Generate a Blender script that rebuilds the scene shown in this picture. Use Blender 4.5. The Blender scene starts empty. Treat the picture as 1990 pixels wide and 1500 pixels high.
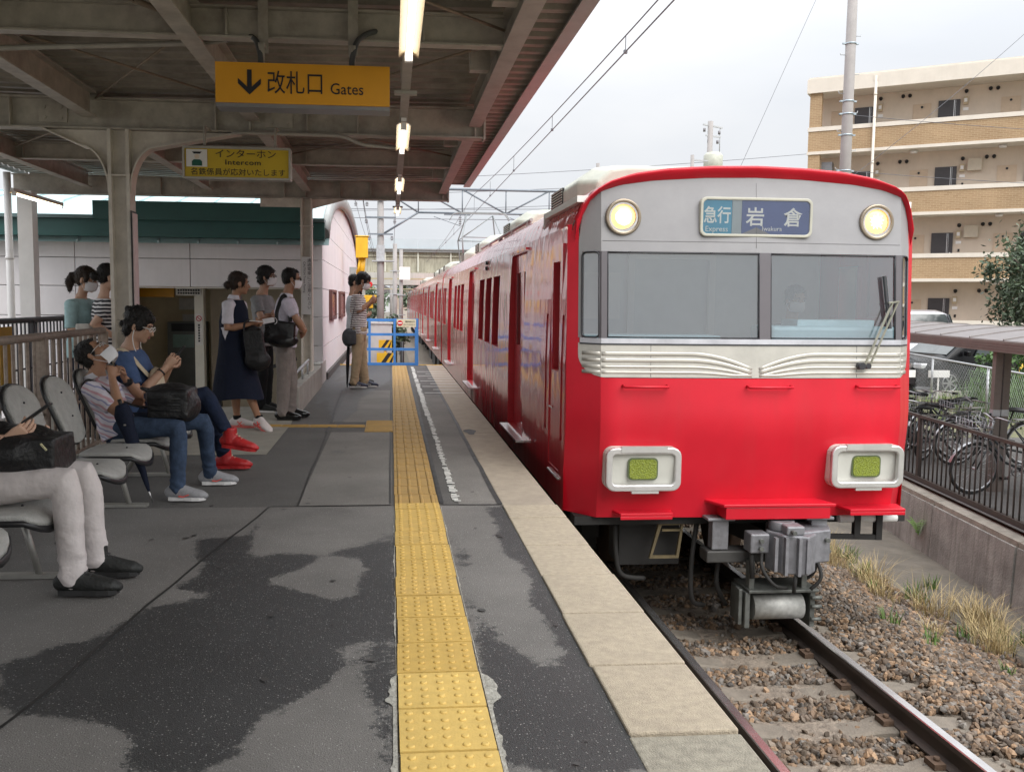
import bpy, bmesh, math, random
import numpy as np
from mathutils import Vector, Matrix, noise as mnoise
random.seed(7); np.random.seed(7)
R = math.radians
S = bpy.context.scene
COL = S.collection

# ------------------------------------------------------------------ camera
cam = bpy.data.cameras.new('camera'); cam_o = bpy.data.objects.new('camera', cam); COL.objects.link(cam_o)
cam.sensor_fit = 'HORIZONTAL'; cam.sensor_width = 36.0
cam.lens = 36.0 * 1800 / 1990
cam.shift_x = (995 - 920) / 1990
cam.clip_start = 0.05; cam.clip_end = 3000
YAW, PITCH, ROLL = R(5.108), R(5.189), R(0.55)
_f = Vector((math.sin(YAW)*math.cos(PITCH), math.cos(YAW)*math.cos(PITCH), -math.sin(PITCH)))
_r0 = Vector((math.cos(YAW), -math.sin(YAW), 0)); _d0 = _f.cross(_r0)
_r = _r0*math.cos(ROLL) - _d0*math.sin(ROLL); _d = _r0*math.sin(ROLL) + _d0*math.cos(ROLL)
mw = Matrix.Identity(4)
for i in range(3):
    mw[i][0] = _r[i]; mw[i][1] = -_d[i]; mw[i][2] = -_f[i]
mw[0][3], mw[1][3], mw[2][3] = 0, 0, 1.37
cam_o.matrix_world = mw
S.camera = cam_o

# ------------------------------------------------------------------ world, sun, exposure
W = bpy.data.worlds.new('World'); S.world = W; W.use_nodes = True
nt = W.node_tree; nt.nodes.clear()
SUN_EL, SUN_ROT = R(45), R(152)
sky = nt.nodes.new('ShaderNodeTexSky'); sky.sky_type = 'NISHITA'; sky.sun_disc = False
sky.sun_elevation = SUN_EL; sky.sun_rotation = SUN_ROT; sky.dust_density = 3.0
hs = nt.nodes.new('ShaderNodeHueSaturation'); hs.inputs['Saturation'].default_value = 0.35
nt.links.new(sky.outputs[0], hs.inputs['Color'])
tc = nt.nodes.new('ShaderNodeTexCoord'); mp = nt.nodes.new('ShaderNodeMapping'); mp.inputs['Scale'].default_value = (1, 1, 3.0)
nz = nt.nodes.new('ShaderNodeTexNoise'); nz.inputs['Scale'].default_value = 2.2; nz.inputs['Detail'].default_value = 5
nt.links.new(tc.outputs['Generated'], mp.inputs[0]); nt.links.new(mp.outputs[0], nz.inputs[0])
cr = nt.nodes.new('ShaderNodeValToRGB')
cr.color_ramp.elements[0].position = 0.35; cr.color_ramp.elements[0].color = (8.6, 8.95, 9.5, 1)
cr.color_ramp.elements[1].position = 0.7; cr.color_ramp.elements[1].color = (10.4, 10.5, 10.7, 1)
nt.links.new(nz.outputs[0], cr.inputs[0])
mx = nt.nodes.new('ShaderNodeMixRGB'); mx.inputs[0].default_value = 0.88
nt.links.new(hs.outputs[0], mx.inputs[1]); nt.links.new(cr.outputs[0], mx.inputs[2])
bg = nt.nodes.new('ShaderNodeBackground'); bg.inputs[1].default_value = 0.1
wo = nt.nodes.new('ShaderNodeOutputWorld')
# an overcast sky is about three times brighter overhead than at the horizon
sz = nt.nodes.new('ShaderNodeSeparateXYZ'); nt.links.new(tc.outputs['Generated'], sz.inputs[0])
gr = nt.nodes.new('ShaderNodeMapRange'); gr.interpolation_type = 'SMOOTHSTEP'; gr.inputs[1].default_value = 0.12; gr.inputs[2].default_value = 0.95; gr.inputs[3].default_value = 0.54; gr.inputs[4].default_value = 1.85
nt.links.new(sz.outputs[2], gr.inputs[0])
mg = nt.nodes.new('ShaderNodeMixRGB'); mg.blend_type = 'MULTIPLY'; mg.inputs[0].default_value = 1.0
nt.links.new(mx.outputs[0], mg.inputs[1]); nt.links.new(gr.outputs[0], mg.inputs[2]); nt.links.new(mg.outputs[0], bg.inputs[0]); nt.links.new(bg.outputs[0], wo.inputs[0])
sun = bpy.data.lights.new('sun', 'SUN'); sun.energy = 1.5; sun.angle = R(50); sun.color = (1, 0.97, 0.92)
sun_o = bpy.data.objects.new('sun', sun); COL.objects.link(sun_o)
_sd = Vector((math.sin(SUN_ROT)*math.cos(SUN_EL), math.cos(SUN_ROT)*math.cos(SUN_EL), math.sin(SUN_EL)))
sun_o.rotation_euler = _sd.to_track_quat('Z', 'Y').to_euler()
S.view_settings.view_transform = 'Standard'; S.view_settings.look = 'None'
S.view_settings.exposure = 0.85; S.view_settings.gamma = 1.0; S.view_settings.use_curve_mapping = False
S.render.engine = 'CYCLES'
S.cycles.use_denoising = True; S.cycles.max_bounces = 6; S.cycles.transparent_max_bounces = 12
S.cycles.sample_clamp_indirect = 4.0

# ------------------------------------------------------------------ materials
_mats = {}
def M(name, col=(.5, .5, .5), rough=.6, metal=0., var=.15, scale=6., bump=0., bscale=60., spec=.5, coat=0., emit=0., streak=0., island=0., alpha=1., detail=4, stain=0., staincol=(.05, .035, .02), space='pos', tones=None):
    if name in _mats: return _mats[name]
    m = bpy.data.materials.new(name); _mats[name] = m
    m.use_nodes = True; n = m.node_tree.nodes; l = m.node_tree.links
    b = n['Principled BSDF']
    b.inputs['Roughness'].default_value = rough; b.inputs['Metallic'].default_value = metal
    b.inputs['Specular IOR Level'].default_value = spec; b.inputs['Coat Weight'].default_value = coat
    b.inputs['Coat Roughness'].default_value = .05
    base = (*col, 1)
    b.inputs['Base Color'].default_value = base
    if emit:
        b.inputs['Emission Color'].default_value = base; b.inputs['Emission Strength'].default_value = emit
    if space == 'pos':
        g = n.new('ShaderNodeNewGeometry'); co = g.outputs['Position']
    else:
        g = n.new('ShaderNodeTexCoord'); co = g.outputs['Object']
    out = None
    if var:
        t = n.new('ShaderNodeTexNoise'); t.inputs['Scale'].default_value = scale; t.inputs['Detail'].default_value = detail; t.inputs['Roughness'].default_value = .65
        l.new(co, t.inputs[0])
        mr = n.new('ShaderNodeMapRange'); mr.inputs[1].default_value = .3; mr.inputs[2].default_value = .7
        mr.inputs[3].default_value = 1 - var; mr.inputs[4].default_value = 1 + var
        l.new(t.outputs[0], mr.inputs[0])
        mm = n.new('ShaderNodeMixRGB'); mm.blend_type = 'MULTIPLY'; mm.inputs[0].default_value = 1; mm.inputs[1].default_value = base
        l.new(mr.outputs[0], mm.inputs[2]); out = mm.outputs[0]
        r2 = n.new('ShaderNodeMapRange'); r2.inputs[1].default_value = .3; r2.inputs[2].default_value = .7
        r2.inputs[3].default_value = max(0.02, rough - .5*var*rough); r2.inputs[4].default_value = min(1, rough + .5*var*rough)
        l.new(t.outputs[0], r2.inputs[0]); l.new(r2.outputs[0], b.inputs['Roughness'])
    if island:
        gi = n.new('ShaderNodeNewGeometry')
        mr = n.new('ShaderNodeMapRange'); mr.inputs[3].default_value = 1 - island; mr.inputs[4].default_value = 1 + island
        l.new(gi.outputs['Random Per Island'], mr.inputs[0])
        if tones:   # each stone has its own kind of rock
            wn = n.new('ShaderNodeTexWhiteNoise'); wn.noise_dimensions = '1D'; l.new(gi.outputs['Random Per Island'], wn.inputs['W'])
            rp = n.new('ShaderNodeValToRGB'); rp.color_ramp.interpolation = 'CONSTANT'
            rp.color_ramp.elements[0].color = (*tones[0], 1); rp.color_ramp.elements[1].position = 1/len(tones); rp.color_ramp.elements[1].color = (*tones[1], 1)
            for q in range(2, len(tones)): e = rp.color_ramp.elements.new(q/len(tones)); e.color = (*tones[q], 1)
            l.new(wn.outputs['Value'], rp.inputs[0])
            if out: l.new(rp.outputs[0], mm.inputs[1]); out = mm.outputs[0]
        mm = n.new('ShaderNodeMixRGB'); mm.blend_type = 'MULTIPLY'; mm.inputs[0].default_value = 1
        if out: l.new(out, mm.inputs[1])
        else: mm.inputs[1].default_value = base
        l.new(mr.outputs[0], mm.inputs[2]); out = mm.outputs[0]
    if streak or stain:
        mp = n.new('ShaderNodeMapping'); mp.inputs['Scale'].default_value = (7, 7, .5) if streak else (2.2, 2.2, 2.2)
        t = n.new('ShaderNodeTexNoise'); t.inputs['Scale'].default_value = 1.5; t.inputs['Detail'].default_value = 6; t.inputs['Roughness'].default_value = .7
        l.new(co, mp.inputs[0]); l.new(mp.outputs[0], t.inputs[0])
        mr = n.new('ShaderNodeMapRange'); mr.inputs[1].default_value = .48; mr.inputs[2].default_value = .72
        mr.inputs[3].default_value = 0; mr.inputs[4].default_value = streak or stain
        l.new(t.outputs[0], mr.inputs[0])
        mm = n.new('ShaderNodeMixRGB'); l.new(mr.outputs[0], mm.inputs[0])
        if out: l.new(out, mm.inputs[1])
        else: mm.inputs[1].default_value = base
        mm.inputs[2].default_value = (*staincol, 1); out = mm.outputs[0]
    if out: l.new(out, b.inputs['Base Color'])
    if bump:
        t = n.new('ShaderNodeTexNoise'); t.inputs['Scale'].default_value = bscale; t.inputs['Detail'].default_value = 3
        l.new(co, t.inputs[0])
        bp = n.new('ShaderNodeBump'); bp.inputs['Strength'].default_value = bump; bp.inputs['Distance'].default_value = .02
        l.new(t.outputs[0], bp.inputs['Height']); l.new(bp.outputs[0], b.inputs['Normal'])
    if alpha < 1:
        b.inputs['Alpha'].default_value = alpha
    return m

def glass_mat(name, tint=(.7, .75, .78), refl=.12, rough=.02, opac=.25, body=(.25, .28, .3)):
    """window glass: tinted see-through, a thin diffuse film, mirror reflection growing with the angle"""
    if name in _mats: return _mats[name]
    m = bpy.data.materials.new(name); _mats[name] = m; m.use_nodes = True
    n = m.node_tree.nodes; l = m.node_tree.links; n.clear()
    o = n.new('ShaderNodeOutputMaterial'); t = n.new('ShaderNodeBsdfTransparent'); t.inputs[0].default_value = (*tint, 1)
    g = n.new('ShaderNodeBsdfGlossy'); g.inputs['Roughness'].default_value = rough
    d = n.new('ShaderNodeBsdfDiffuse'); d.inputs[0].default_value = (*body, 1)
    lw = n.new('ShaderNodeLayerWeight'); lw.inputs[0].default_value = .35
    mr = n.new('ShaderNodeMapRange'); mr.inputs[3].default_value = refl; mr.inputs[4].default_value = .95
    l.new(lw.outputs['Fresnel'], mr.inputs[0])
    a = n.new('ShaderNodeMixShader'); a.inputs[0].default_value = opac; l.new(t.outputs[0], a.inputs[1]); l.new(d.outputs[0], a.inputs[2])
    b = n.new('ShaderNodeMixShader'); l.new(mr.outputs[0], b.inputs[0]); l.new(a.outputs[0], b.inputs[1]); l.new(g.outputs[0], b.inputs[2])
    l.new(b.outputs[0], o.inputs[0])
    return m

def stripe_mat(name, c1, c2, period, duty=.5, direction=(0, 0, 1), rough=.85, c3=None):
    """knitted stripes running round a garment"""
    if name in _mats: return _mats[name]
    m = bpy.data.materials.new(name); _mats[name] = m; m.use_nodes = True
    n = m.node_tree.nodes; l = m.node_tree.links; b = n['Principled BSDF']; b.inputs['Roughness'].default_value = rough
    g = n.new('ShaderNodeNewGeometry'); dt = n.new('ShaderNodeVectorMath'); dt.operation = 'DOT_PRODUCT'
    dv = Vector(direction).normalized()
    dt.inputs[1].default_value = dv; l.new(g.outputs['Position'], dt.inputs[0])
    nz = n.new('ShaderNodeTexNoise'); nz.inputs['Scale'].default_value = 9; l.new(g.outputs['Position'], nz.inputs[0])
    ma = n.new('ShaderNodeMath'); ma.operation = 'MULTIPLY_ADD'; ma.inputs[1].default_value = period*.9; l.new(nz.outputs[0], ma.inputs[0]); l.new(dt.outputs['Value'], ma.inputs[2])
    dv2 = n.new('ShaderNodeMath'); dv2.operation = 'DIVIDE'; dv2.inputs[1].default_value = period; l.new(ma.outputs[0], dv2.inputs[0])
    fr = n.new('ShaderNodeMath'); fr.operation = 'FRACT'; l.new(dv2.outputs[0], fr.inputs[0])
    r = n.new('ShaderNodeValToRGB'); r.color_ramp.interpolation = 'CONSTANT'
    r.color_ramp.elements[0].color = (*c1, 1); r.color_ramp.elements[1].position = duty; r.color_ramp.elements[1].color = (*c2, 1)
    if c3:
        e = r.color_ramp.elements.new(duty*.5); e.color = (*c3, 1); e = r.color_ramp.elements.new(duty*.7); e.color = (*c1, 1)
    l.new(fr.outputs[0], r.inputs[0]); l.new(r.outputs[0], b.inputs['Base Color'])
    t = n.new('ShaderNodeTexNoise'); t.inputs['Scale'].default_value = 22; l.new(g.outputs['Position'], t.inputs[0])
    bp = n.new('ShaderNodeBump'); bp.inputs['Strength'].default_value = .5; bp.inputs['Distance'].default_value = .02
    l.new(t.outputs[0], bp.inputs['Height']); l.new(bp.outputs[0], b.inputs['Normal'])
    return m

# ------------------------------------------------------------------ mesh builder
class MB:
    def __init__(s): s.v = []; s.f = []; s.m = []; s.sm = []
    def add(s, vs, fs, mi=0, sm=False):
        o = len(s.v); s.v.extend([tuple(p) for p in vs])
        for q in fs: s.f.append([o + i for i in q]); s.m.append(mi); s.sm.append(sm)
        return s
    def box(s, c, d, mi=0, rz=0., M3=None):
        x, y, z = d[0]/2, d[1]/2, d[2]/2
        vs = [Vector((a*x, b*y, e*z)) for a in (-1, 1) for b in (-1, 1) for e in (-1, 1)]
        if rz: M3 = Matrix.Rotation(rz, 3, 'Z')
        if M3 is not None: vs = [M3 @ v for v in vs]
        c = Vector(c); vs = [v + c for v in vs]
        return s.add(vs, [(0, 1, 3, 2), (4, 6, 7, 5), (0, 4, 5, 1), (2, 3, 7, 6), (0, 2, 6, 4), (1, 5, 7, 3)], mi)
    def bb(s, x0, x1, y0, y1, z0, z1, mi=0):
        return s.box(((x0+x1)/2, (y0+y1)/2, (z0+z1)/2), (abs(x1-x0), abs(y1-y0), abs(z1-z0)), mi)
    def bar(s, a, b, w, h=None, mi=0, up=(0, 0, 1)):
        """rectangular bar from a to b"""
        h = h or w; a, b = Vector(a), Vector(b); t = (b-a).normalized(); up = Vector(up)
        if abs(t.dot(up)) > .98: up = Vector((1, 0, 0))
        sd = t.cross(up).normalized(); u = sd.cross(t)
        vs = [p + sd*w/2*i + u*h/2*j for p in (a, b) for i, j in ((-1, -1), (1, -1), (1, 1), (-1, 1))]
        return s.add(vs, [(0, 1, 2, 3), (7, 6, 5, 4), (0, 4, 5, 1), (1, 5, 6, 2), (2, 6, 7, 3), (3, 7, 4, 0)], mi)
    def tube(s, pts, r, n=8, mi=0, cap=True, side=None, rnd=False, sm=True):
        """tube through points; r: number, list of numbers or list of (a, b) half axes, a along 'side'"""
        pts = [Vector(p) for p in pts]; k = len(pts)
        if not isinstance(r, (list, tuple)): r = [r]*k
        r = [(q, q) if not isinstance(q, (list, tuple)) else q for q in r]
        T = []
        for i in range(k):
            t = (pts[min(i+1, k-1)] - pts[max(i-1, 0)]); T.append(t.normalized() if t.length > 1e-9 else Vector((0, 0, 1)))
        if rnd:   # rounded ends
            P2, R2, T2 = [], [], []
            ra = max(r[0]); rb = max(r[-1])
            for a in (80, 55, 28): P2.append(pts[0] - T[0]*min(r[0])*math.sin(R(a))); R2.append((r[0][0]*math.cos(R(a)), r[0][1]*math.cos(R(a)))); T2.append(T[0])
            P2 += pts; R2 += list(r); T2 += T
            for a in (28, 55, 80): P2.append(pts[-1] + T[-1]*min(r[-1])*math.sin(R(a))); R2.append((r[-1][0]*math.cos(R(a)), r[-1][1]*math.cos(R(a)))); T2.append(T[-1])
            pts, r, T = P2, R2, T2; k = len(pts)
        if side is None:
            t0 = T[0]; ref = Vector((0, 0, 1)) if abs(t0.z) < .9 else Vector((1, 0, 0)); sd = t0.cross(ref).normalized()
        else: sd = Vector(side)
        vs = []
        for i in range(k):
            sd = sd - T[i]*sd.dot(T[i])
            if sd.length < 1e-6: sd = T[i].orthogonal()
            sd.normalize(); u = T[i].cross(sd)
            for j in range(n):
                a = 2*math.pi*j/n; vs.append(pts[i] + sd*r[i][0]*math.cos(a) + u*r[i][1]*math.sin(a))
        fs = [(i*n+j, i*n+(j+1) % n, (i+1)*n+(j+1) % n, (i+1)*n+j) for i in range(k-1) for j in range(n)]
        s.add(vs, fs, mi, sm)
        if cap:
            o = len(s.v) - len(vs)
            s.f.append([o+j for j in reversed(range(n))]); s.m.append(mi); s.sm.append(False)
            s.f.append([o+(k-1)*n+j for j in range(n)]); s.m.append(mi); s.sm.append(False)
        return s
    def ell(s, c, rad, axes=None, n=12, mi=0):
        """ellipsoid; axes = (side, forward, up)"""
        c = Vector(c); A = [Vector(a) for a in axes] if axes else [Vector((1, 0, 0)), Vector((0, 1, 0)), Vector((0, 0, 1))]
        m = n//2; vs = [c + A[2]*rad[2]]
        for i in range(1, m):
            th = math.pi*i/m
            for j in range(n):
                ph = 2*math.pi*j/n
                vs.append(c + A[0]*rad[0]*math.sin(th)*math.cos(ph) + A[1]*rad[1]*math.sin(th)*math.sin(ph) + A[2]*rad[2]*math.cos(th))
        vs.append(c - A[2]*rad[2]); L = len(vs)-1
        fs = [(0, 1+j, 1+(j+1) % n) for j in range(n)]
        for i in range(m-2):
            for j in range(n): fs.append((1+i*n+j, 1+(i+1)*n+j, 1+(i+1)*n+(j+1) % n, 1+i*n+(j+1) % n))
        fs += [(L, 1+(m-2)*n+(j+1) % n, 1+(m-2)*n+j) for j in range(n)]
        return s.add(vs, fs, mi, True)
    def prism(s, poly, a, b, mi=0, axis='Y', caps=True):
        """polygon (list of 2D points) extruded from a to b along an axis; 2D = the other two axes in order"""
        f = {'Y': lambda p, t: (p[0], t, p[1]), 'X': lambda p, t: (t, p[0], p[1]), 'Z': lambda p, t: (p[0], p[1], t)}[axis]
        n = len(poly); vs = [f(p, a) for p in poly] + [f(p, b) for p in poly]
        fs = [(i, (i+1) % n, n+(i+1) % n, n+i) for i in range(n)]
        if caps: fs += [tuple(range(n))[::-1], tuple(range(n, 2*n))]
        return s.add(vs, fs, mi)
    def ring(s, outer, inner, a, b, mi=0, axis='Y'):
        """frame: outer and inner outlines with equal point counts, extruded from a to b"""
        f = {'Y': lambda p, t: (p[0], t, p[1]), 'X': lambda p, t: (t, p[0], p[1]), 'Z': lambda p, t: (p[0], p[1], t)}[axis]
        n = len(outer); vs = [f(p, a) for p in outer] + [f(p, a) for p in inner] + [f(p, b) for p in outer] + [f(p, b) for p in inner]
        fs = []
        for i in range(n):
            j = (i+1) % n
            fs += [(i, j, n+j, n+i), (2*n+i, 3*n+i, 3*n+j, 2*n+j), (i, 2*n+i, 2*n+j, j), (n+i, n+j, 3*n+j, 3*n+i)]
        return s.add(vs, fs, mi)
    def cyl(s, c, r, a, b, axis='Z', n=16, mi=0, r2=None):
        c = Vector(c); d = {'X': Vector((1, 0, 0)), 'Y': Vector((0, 1, 0)), 'Z': Vector((0, 0, 1))}[axis]
        return s.tube([c + d*a, c + d*b], [r, r if r2 is None else r2], n, mi)
    def build(s, name, mats, parent=None, smooth=None, recalc=True, loc=None):
        me = bpy.data.meshes.new(name); me.from_pydata(s.v, [], s.f)
        if not isinstance(mats, (list, tuple)): mats = [mats]
        for m in mats: me.materials.append(m)
        me.polygons.foreach_set('material_index', s.m)
        me.polygons.foreach_set('use_smooth', s.sm if smooth is None else [smooth]*len(s.f))
        if recalc:
            bm = bmesh.new(); bm.from_mesh(me); bmesh.ops.recalc_face_normals(bm, faces=bm.faces); bm.to_mesh(me); bm.free()
        me.update()
        return link(name, me, parent, loc)

def link(name, me, parent=None, loc=None):
    o = bpy.data.objects.new(name, me); COL.objects.link(o)
    if parent is not None:
        o.parent = parent
        pl = Vector(parent.get('_base', (0, 0, 0)))   # meshes are written in world metres; the base empties sit at their own places
        o.location = -pl
    if loc is not None: o.location = loc
    return o
def tag(o, label=None, cat=None, group=None, kind=None):
    if label: o['label'] = label
    if cat: o['category'] = cat
    if group: o['group'] = group
    if kind: o['kind'] = kind
    return o
def thing(name, label, cat, loc=(0, 0, 0), group=None):
    o = bpy.data.objects.new(name, None); COL.objects.link(o); o.location = loc
    o.empty_display_size = .1; o['_base'] = tuple(float(a) for a in loc)
    return tag(o, label, cat, group)
def kids(o): return [c for c in COL.objects if c.parent == o]
def copy_tree(o, parent=None):
    c = o.copy(); COL.objects.link(c)
    if parent is not None: c.parent = parent
    for ch in list(o.children): copy_tree(ch, c)
    return c
def bevel(o, w, seg=2, ang=40):
    bm = bmesh.new(); bm.from_mesh(o.data)
    es = [e for e in bm.edges if len(e.link_faces) == 2 and e.calc_face_angle(0) > R(ang)]
    bmesh.ops.bevel(bm, geom=es, offset=w, segments=seg, affect='EDGES', profile=.5, clamp_overlap=True)
    bm.to_mesh(o.data); bm.free(); return o
def rrect(cx, cz, w, h, r, n=5):
    p = []
    for (sx, sz, a0) in ((1, 1, 0), (-1, 1, 90), (-1, -1, 180), (1, -1, 270)):
        for i in range(n+1):
            a = R(a0 + 90*i/n); p.append((cx + sx*(w/2-r) + r*math.cos(a), cz + sz*(h/2-r) + r*math.sin(a)))
    return p
def circ(cx, cz, r, n=24): return [(cx + r*math.cos(2*math.pi*i/n), cz + r*math.sin(2*math.pi*i/n)) for i in range(n)]
def text(body, size, mat, loc, parent, name='lettering', rot=(90, 0, 0), sx=1., depth=.002, align='LEFT', spacing=1., bold=0.):
    """flat printed lettering, turned into a mesh"""
    c = bpy.data.curves.new('t', 'FONT'); c.body = body; c.size = size; c.extrude = depth; c.align_x = align; c.resolution_u = 3; c.space_character = spacing; c.offset = bold
    o = bpy.data.objects.new('t', c); COL.objects.link(o)
    me = bpy.data.meshes.new_from_object(o.evaluated_get(bpy.context.evaluated_depsgraph_get()))
    bpy.data.objects.remove(o); bpy.data.curves.remove(c)
    me.materials.clear(); me.materials.append(mat)
    T = Matrix.Translation(loc) @ Matrix.Rotation(R(rot[2]), 4, 'Z') @ Matrix.Rotation(R(rot[1]), 4, 'Y') @ Matrix.Rotation(R(rot[0]), 4, 'X') @ Matrix.Diagonal((sx, 1, 1, 1))
    me.transform(T)
    return link(name, me, parent)
def np_mesh(name, V, F, mats, parent=None, smooth=False, mi=None):
    """fast mesh from arrays: V n x 3, F m x k"""
    me = bpy.data.meshes.new(name); V = np.asarray(V, np.float32); F = np.asarray(F, np.int32)
    me.vertices.add(len(V)); me.vertices.foreach_set('co', V.ravel())
    k = F.shape[1]; me.loops.add(F.size); me.loops.foreach_set('vertex_index', F.ravel())
    me.polygons.add(len(F)); me.polygons.foreach_set('loop_start', np.arange(0, F.size, k, dtype=np.int32))
    me.polygons.foreach_set('loop_total', np.full(len(F), k, np.int32))
    for m in (mats if isinstance(mats, (list, tuple)) else [mats]): me.materials.append(m)
    if mi is not None: me.polygons.foreach_set('material_index', np.asarray(mi, np.int32))
    me.polygons.foreach_set('use_smooth', np.full(len(F), smooth))
    me.update(calc_edges=True); me.validate()
    return link(name, me, parent)
def remesh(mb, voxel, smooth=3, disp=0., dscale=12., seed=0, dvec=None):
    """one continuous skin over overlapping closed shapes"""
    me = bpy.data.meshes.new('tmp'); me.from_pydata(mb.v, [], mb.f); me.update()
    o = bpy.data.objects.new('tmp', me); COL.objects.link(o)
    bm = bmesh.new(); bm.from_mesh(me); bmesh.ops.recalc_face_normals(bm, faces=bm.faces); bm.to_mesh(me); bm.free()
    md = o.modifiers.new('r', 'REMESH'); md.mode = 'VOXEL'; md.voxel_size = voxel; md.use_smooth_shade = True
    if smooth:
        sm = o.modifiers.new('s', 'SMOOTH'); sm.factor = .5; sm.iterations = smooth
    bpy.context.view_layer.update()
    out = bpy.data.meshes.new_from_object(o.evaluated_get(bpy.context.evaluated_depsgraph_get()))
    bpy.data.objects.remove(o); bpy.data.meshes.remove(me)
    if disp:
        n = len(out.vertices); co = np.empty(n*3, np.float32); out.vertices.foreach_get('co', co); co = co.reshape(-1, 3)
        no = np.empty(n*3, np.float32); out.vertex_normals.foreach_get('vector', no); no = no.reshape(-1, 3)
        sv = Vector((seed*3.1, seed*1.7, seed)); st = Vector(dvec) if dvec else Vector((1, 1, 1))
        h = np.array([mnoise.noise(Vector((c[0]*st.x, c[1]*st.y, c[2]*st.z))*dscale + sv) for c in co.tolist()], np.float32)
        co = co + no*(h*disp)[:, None]; out.vertices.foreach_set('co', co.ravel()); out.update()
    return out
# ------------------------------------------------------------------ shared materials
conc = M('concrete', (.33, .31, .28), .85, var=.2, scale=5, bump=.25, bscale=90, stain=.25, staincol=(.16, .15, .13))
conc_old = M('old_concrete', (.30, .285, .255), .9, var=.25, scale=4, bump=.35, bscale=50, streak=.6, staincol=(.10, .09, .08))
coping_m = M('coping', (.40, .34, .255), .85, var=.15, scale=30, bump=.45, bscale=170, stain=.3, staincol=(.27, .23, .18))
coping_far_m = M('coping_far', (.34, .29, .225), .8, var=.15, scale=9, bump=.3, bscale=120, stain=.35, staincol=(.19, .165, .14))
tile_m = M('yellow_tile', (.56, .37, .095), .6, var=.1, scale=14, bump=.12, bscale=120, stain=.25, staincol=(.42, .27, .08))
guide_m = M('worn_guide_tile', (.40, .25, .075), .7, var=.12, scale=12, bump=.12, bscale=90, stain=.4, staincol=(.22, .15, .07))
mortar_m = M('mortar', (.36, .35, .31), .9, var=.3, scale=30, bump=.5)
paint_m = M('road_paint', (.62, .62, .58), .7, var=.35, scale=40)
steel_m = M('canopy_paint', (.44, .41, .36), .55, var=.2, scale=7, stain=.45, staincol=(.15, .10, .075))
flange_m = M('edge_flange_paint', (.44, .40, .37), .5, var=.15, scale=6, stain=.35, staincol=(.2, .13, .10))  # nearly the canopy paint; the train's red bounce gives the pink
soffit_m = M('roof_sheet', (.31, .28, .235), .6, var=.25, scale=4, stain=.4, staincol=(.07, .05, .04))
fascia_m = M('fascia_paint', (.40, .39, .38), .5, var=.12, scale=5)
white_m = M('white_paint', (.78, .76, .74), .45, var=.05, scale=5)
panel_m = M('wall_panel', (.74, .71, .72), .55, var=.05, scale=3, streak=.14, staincol=(.5, .47, .44))
teal_m = M('teal_metal', (.02, .088, .08), .4, var=.15, scale=3)
vault_m = M('vault_roof', (.36, .50, .50), .4, var=.08, scale=3)
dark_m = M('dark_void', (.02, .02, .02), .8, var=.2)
black_m = M('black_plastic', (.012, .012, .013), .45, var=.2)
print_m = M('black_print', (.015, .014, .018), .6, var=0)
chrome_m = M('bright_metal', (.62, .61, .60), .3, metal=.9, var=.15, scale=20)
galv_m = M('galvanised', (.42, .43, .44), .5, metal=.5, var=.15, scale=12)
rust_m = M('rusty_steel', (.09, .055, .035), .8, var=.35, scale=15, bump=.3)
tube_em = M('lit_tube', (1.0, .97, .90), .4, var=0, emit=2.6)
white_print = M('white_print', (.85, .87, .88), .5, var=0)

# ------------------------------------------------------------------ ground, track bed
ZR = -1.15; XC = 2.80; XR = 2.70   # rail top, middle of the cars, middle of the track
def wallx(y): return 6.42 + .15*(y - 8.5)
soil_m = M('soil', (.14, .125, .10), .95, var=.3, scale=3, bump=.6, bscale=25, stain=.5, staincol=(.09, .08, .06))
gravel_far_m = M('gravel_bed', (.20, .165, .13), .95, var=.35, scale=14, bump=.9, bscale=40)
ys = [-60, -20, -6] + [i*.5 for i in range(-10, 60)] + [32, 36, 42, 50, 70, 110, 200, 600]
prof = [(-400, -1.75), (-30, -1.75), (-4.6, -1.75), (-1, -1.7), (.9, -1.60), (1.3, -1.40), (1.9, -1.34), (2.8, -1.34), (3.7, -1.34), (4.2, -1.37), (4.7, -1.52), (5.2, -1.67), (5.7, -1.74)]
V, F = [], []
nx = len(prof) + 1
for y in ys:
    for (x, z) in prof: V.append((x, y, z + (.012*mnoise.noise(Vector((x*1.7, y*1.7, 0))) if -10 < x < 8 else 0)))
    V.append((max(6.0, wallx(min(max(y, -5), 60))) + .2, y, -1.78))
for i in range(len(ys)-1):
    for j in range(nx-1): F.append((i*nx+j, i*nx+j+1, (i+1)*nx+j+1, (i+1)*nx+j))
tag(np_mesh('track_bed', V, F, [gravel_far_m, soil_m], mi=[1 if (j < 4 or j > 9) else 0 for i in range(len(ys)-1) for j in range(nx-1)]), kind='structure')
V, F = [], []
for y in ys: V += [(wallx(min(max(y, -5), 60)) + .19, y, -1.07), (400, y, -1.07)]
for i in range(len(ys)-1): F.append((2*i, 2*i+1, 2*i+3, 2*i+2))
lot_m = M('dry_grass_ground', (.16, .155, .085), .95, var=.35, scale=2.5, bump=.6, bscale=20, stain=.5, staincol=(.10, .13, .045))
tag(np_mesh('ground', V, F, lot_m), kind='structure')
asph_lot = M('lot_asphalt', (.16, .155, .15), .9, var=.15, scale=5, bump=.3)
mb = MB(); mb.add([(9.5, 34, -1.066), (60, 34, -1.066), (60, 24.2, -1.066), (14.9, 24.2, -1.066), (9.5, 25.2, -1.066)], [(0, 1, 2, 3, 4)])
tag(mb.build('car_park_surface', asph_lot), kind='structure')
mb = MB(); mb.add([(wallx(3)+.16, 3, -1.0), (9.8, 3, -1.0), (11.8, 15.8, -1.0), (wallx(15.8)+.16, 15.8, -1.0)], [(0, 1, 2, 3)])
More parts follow.
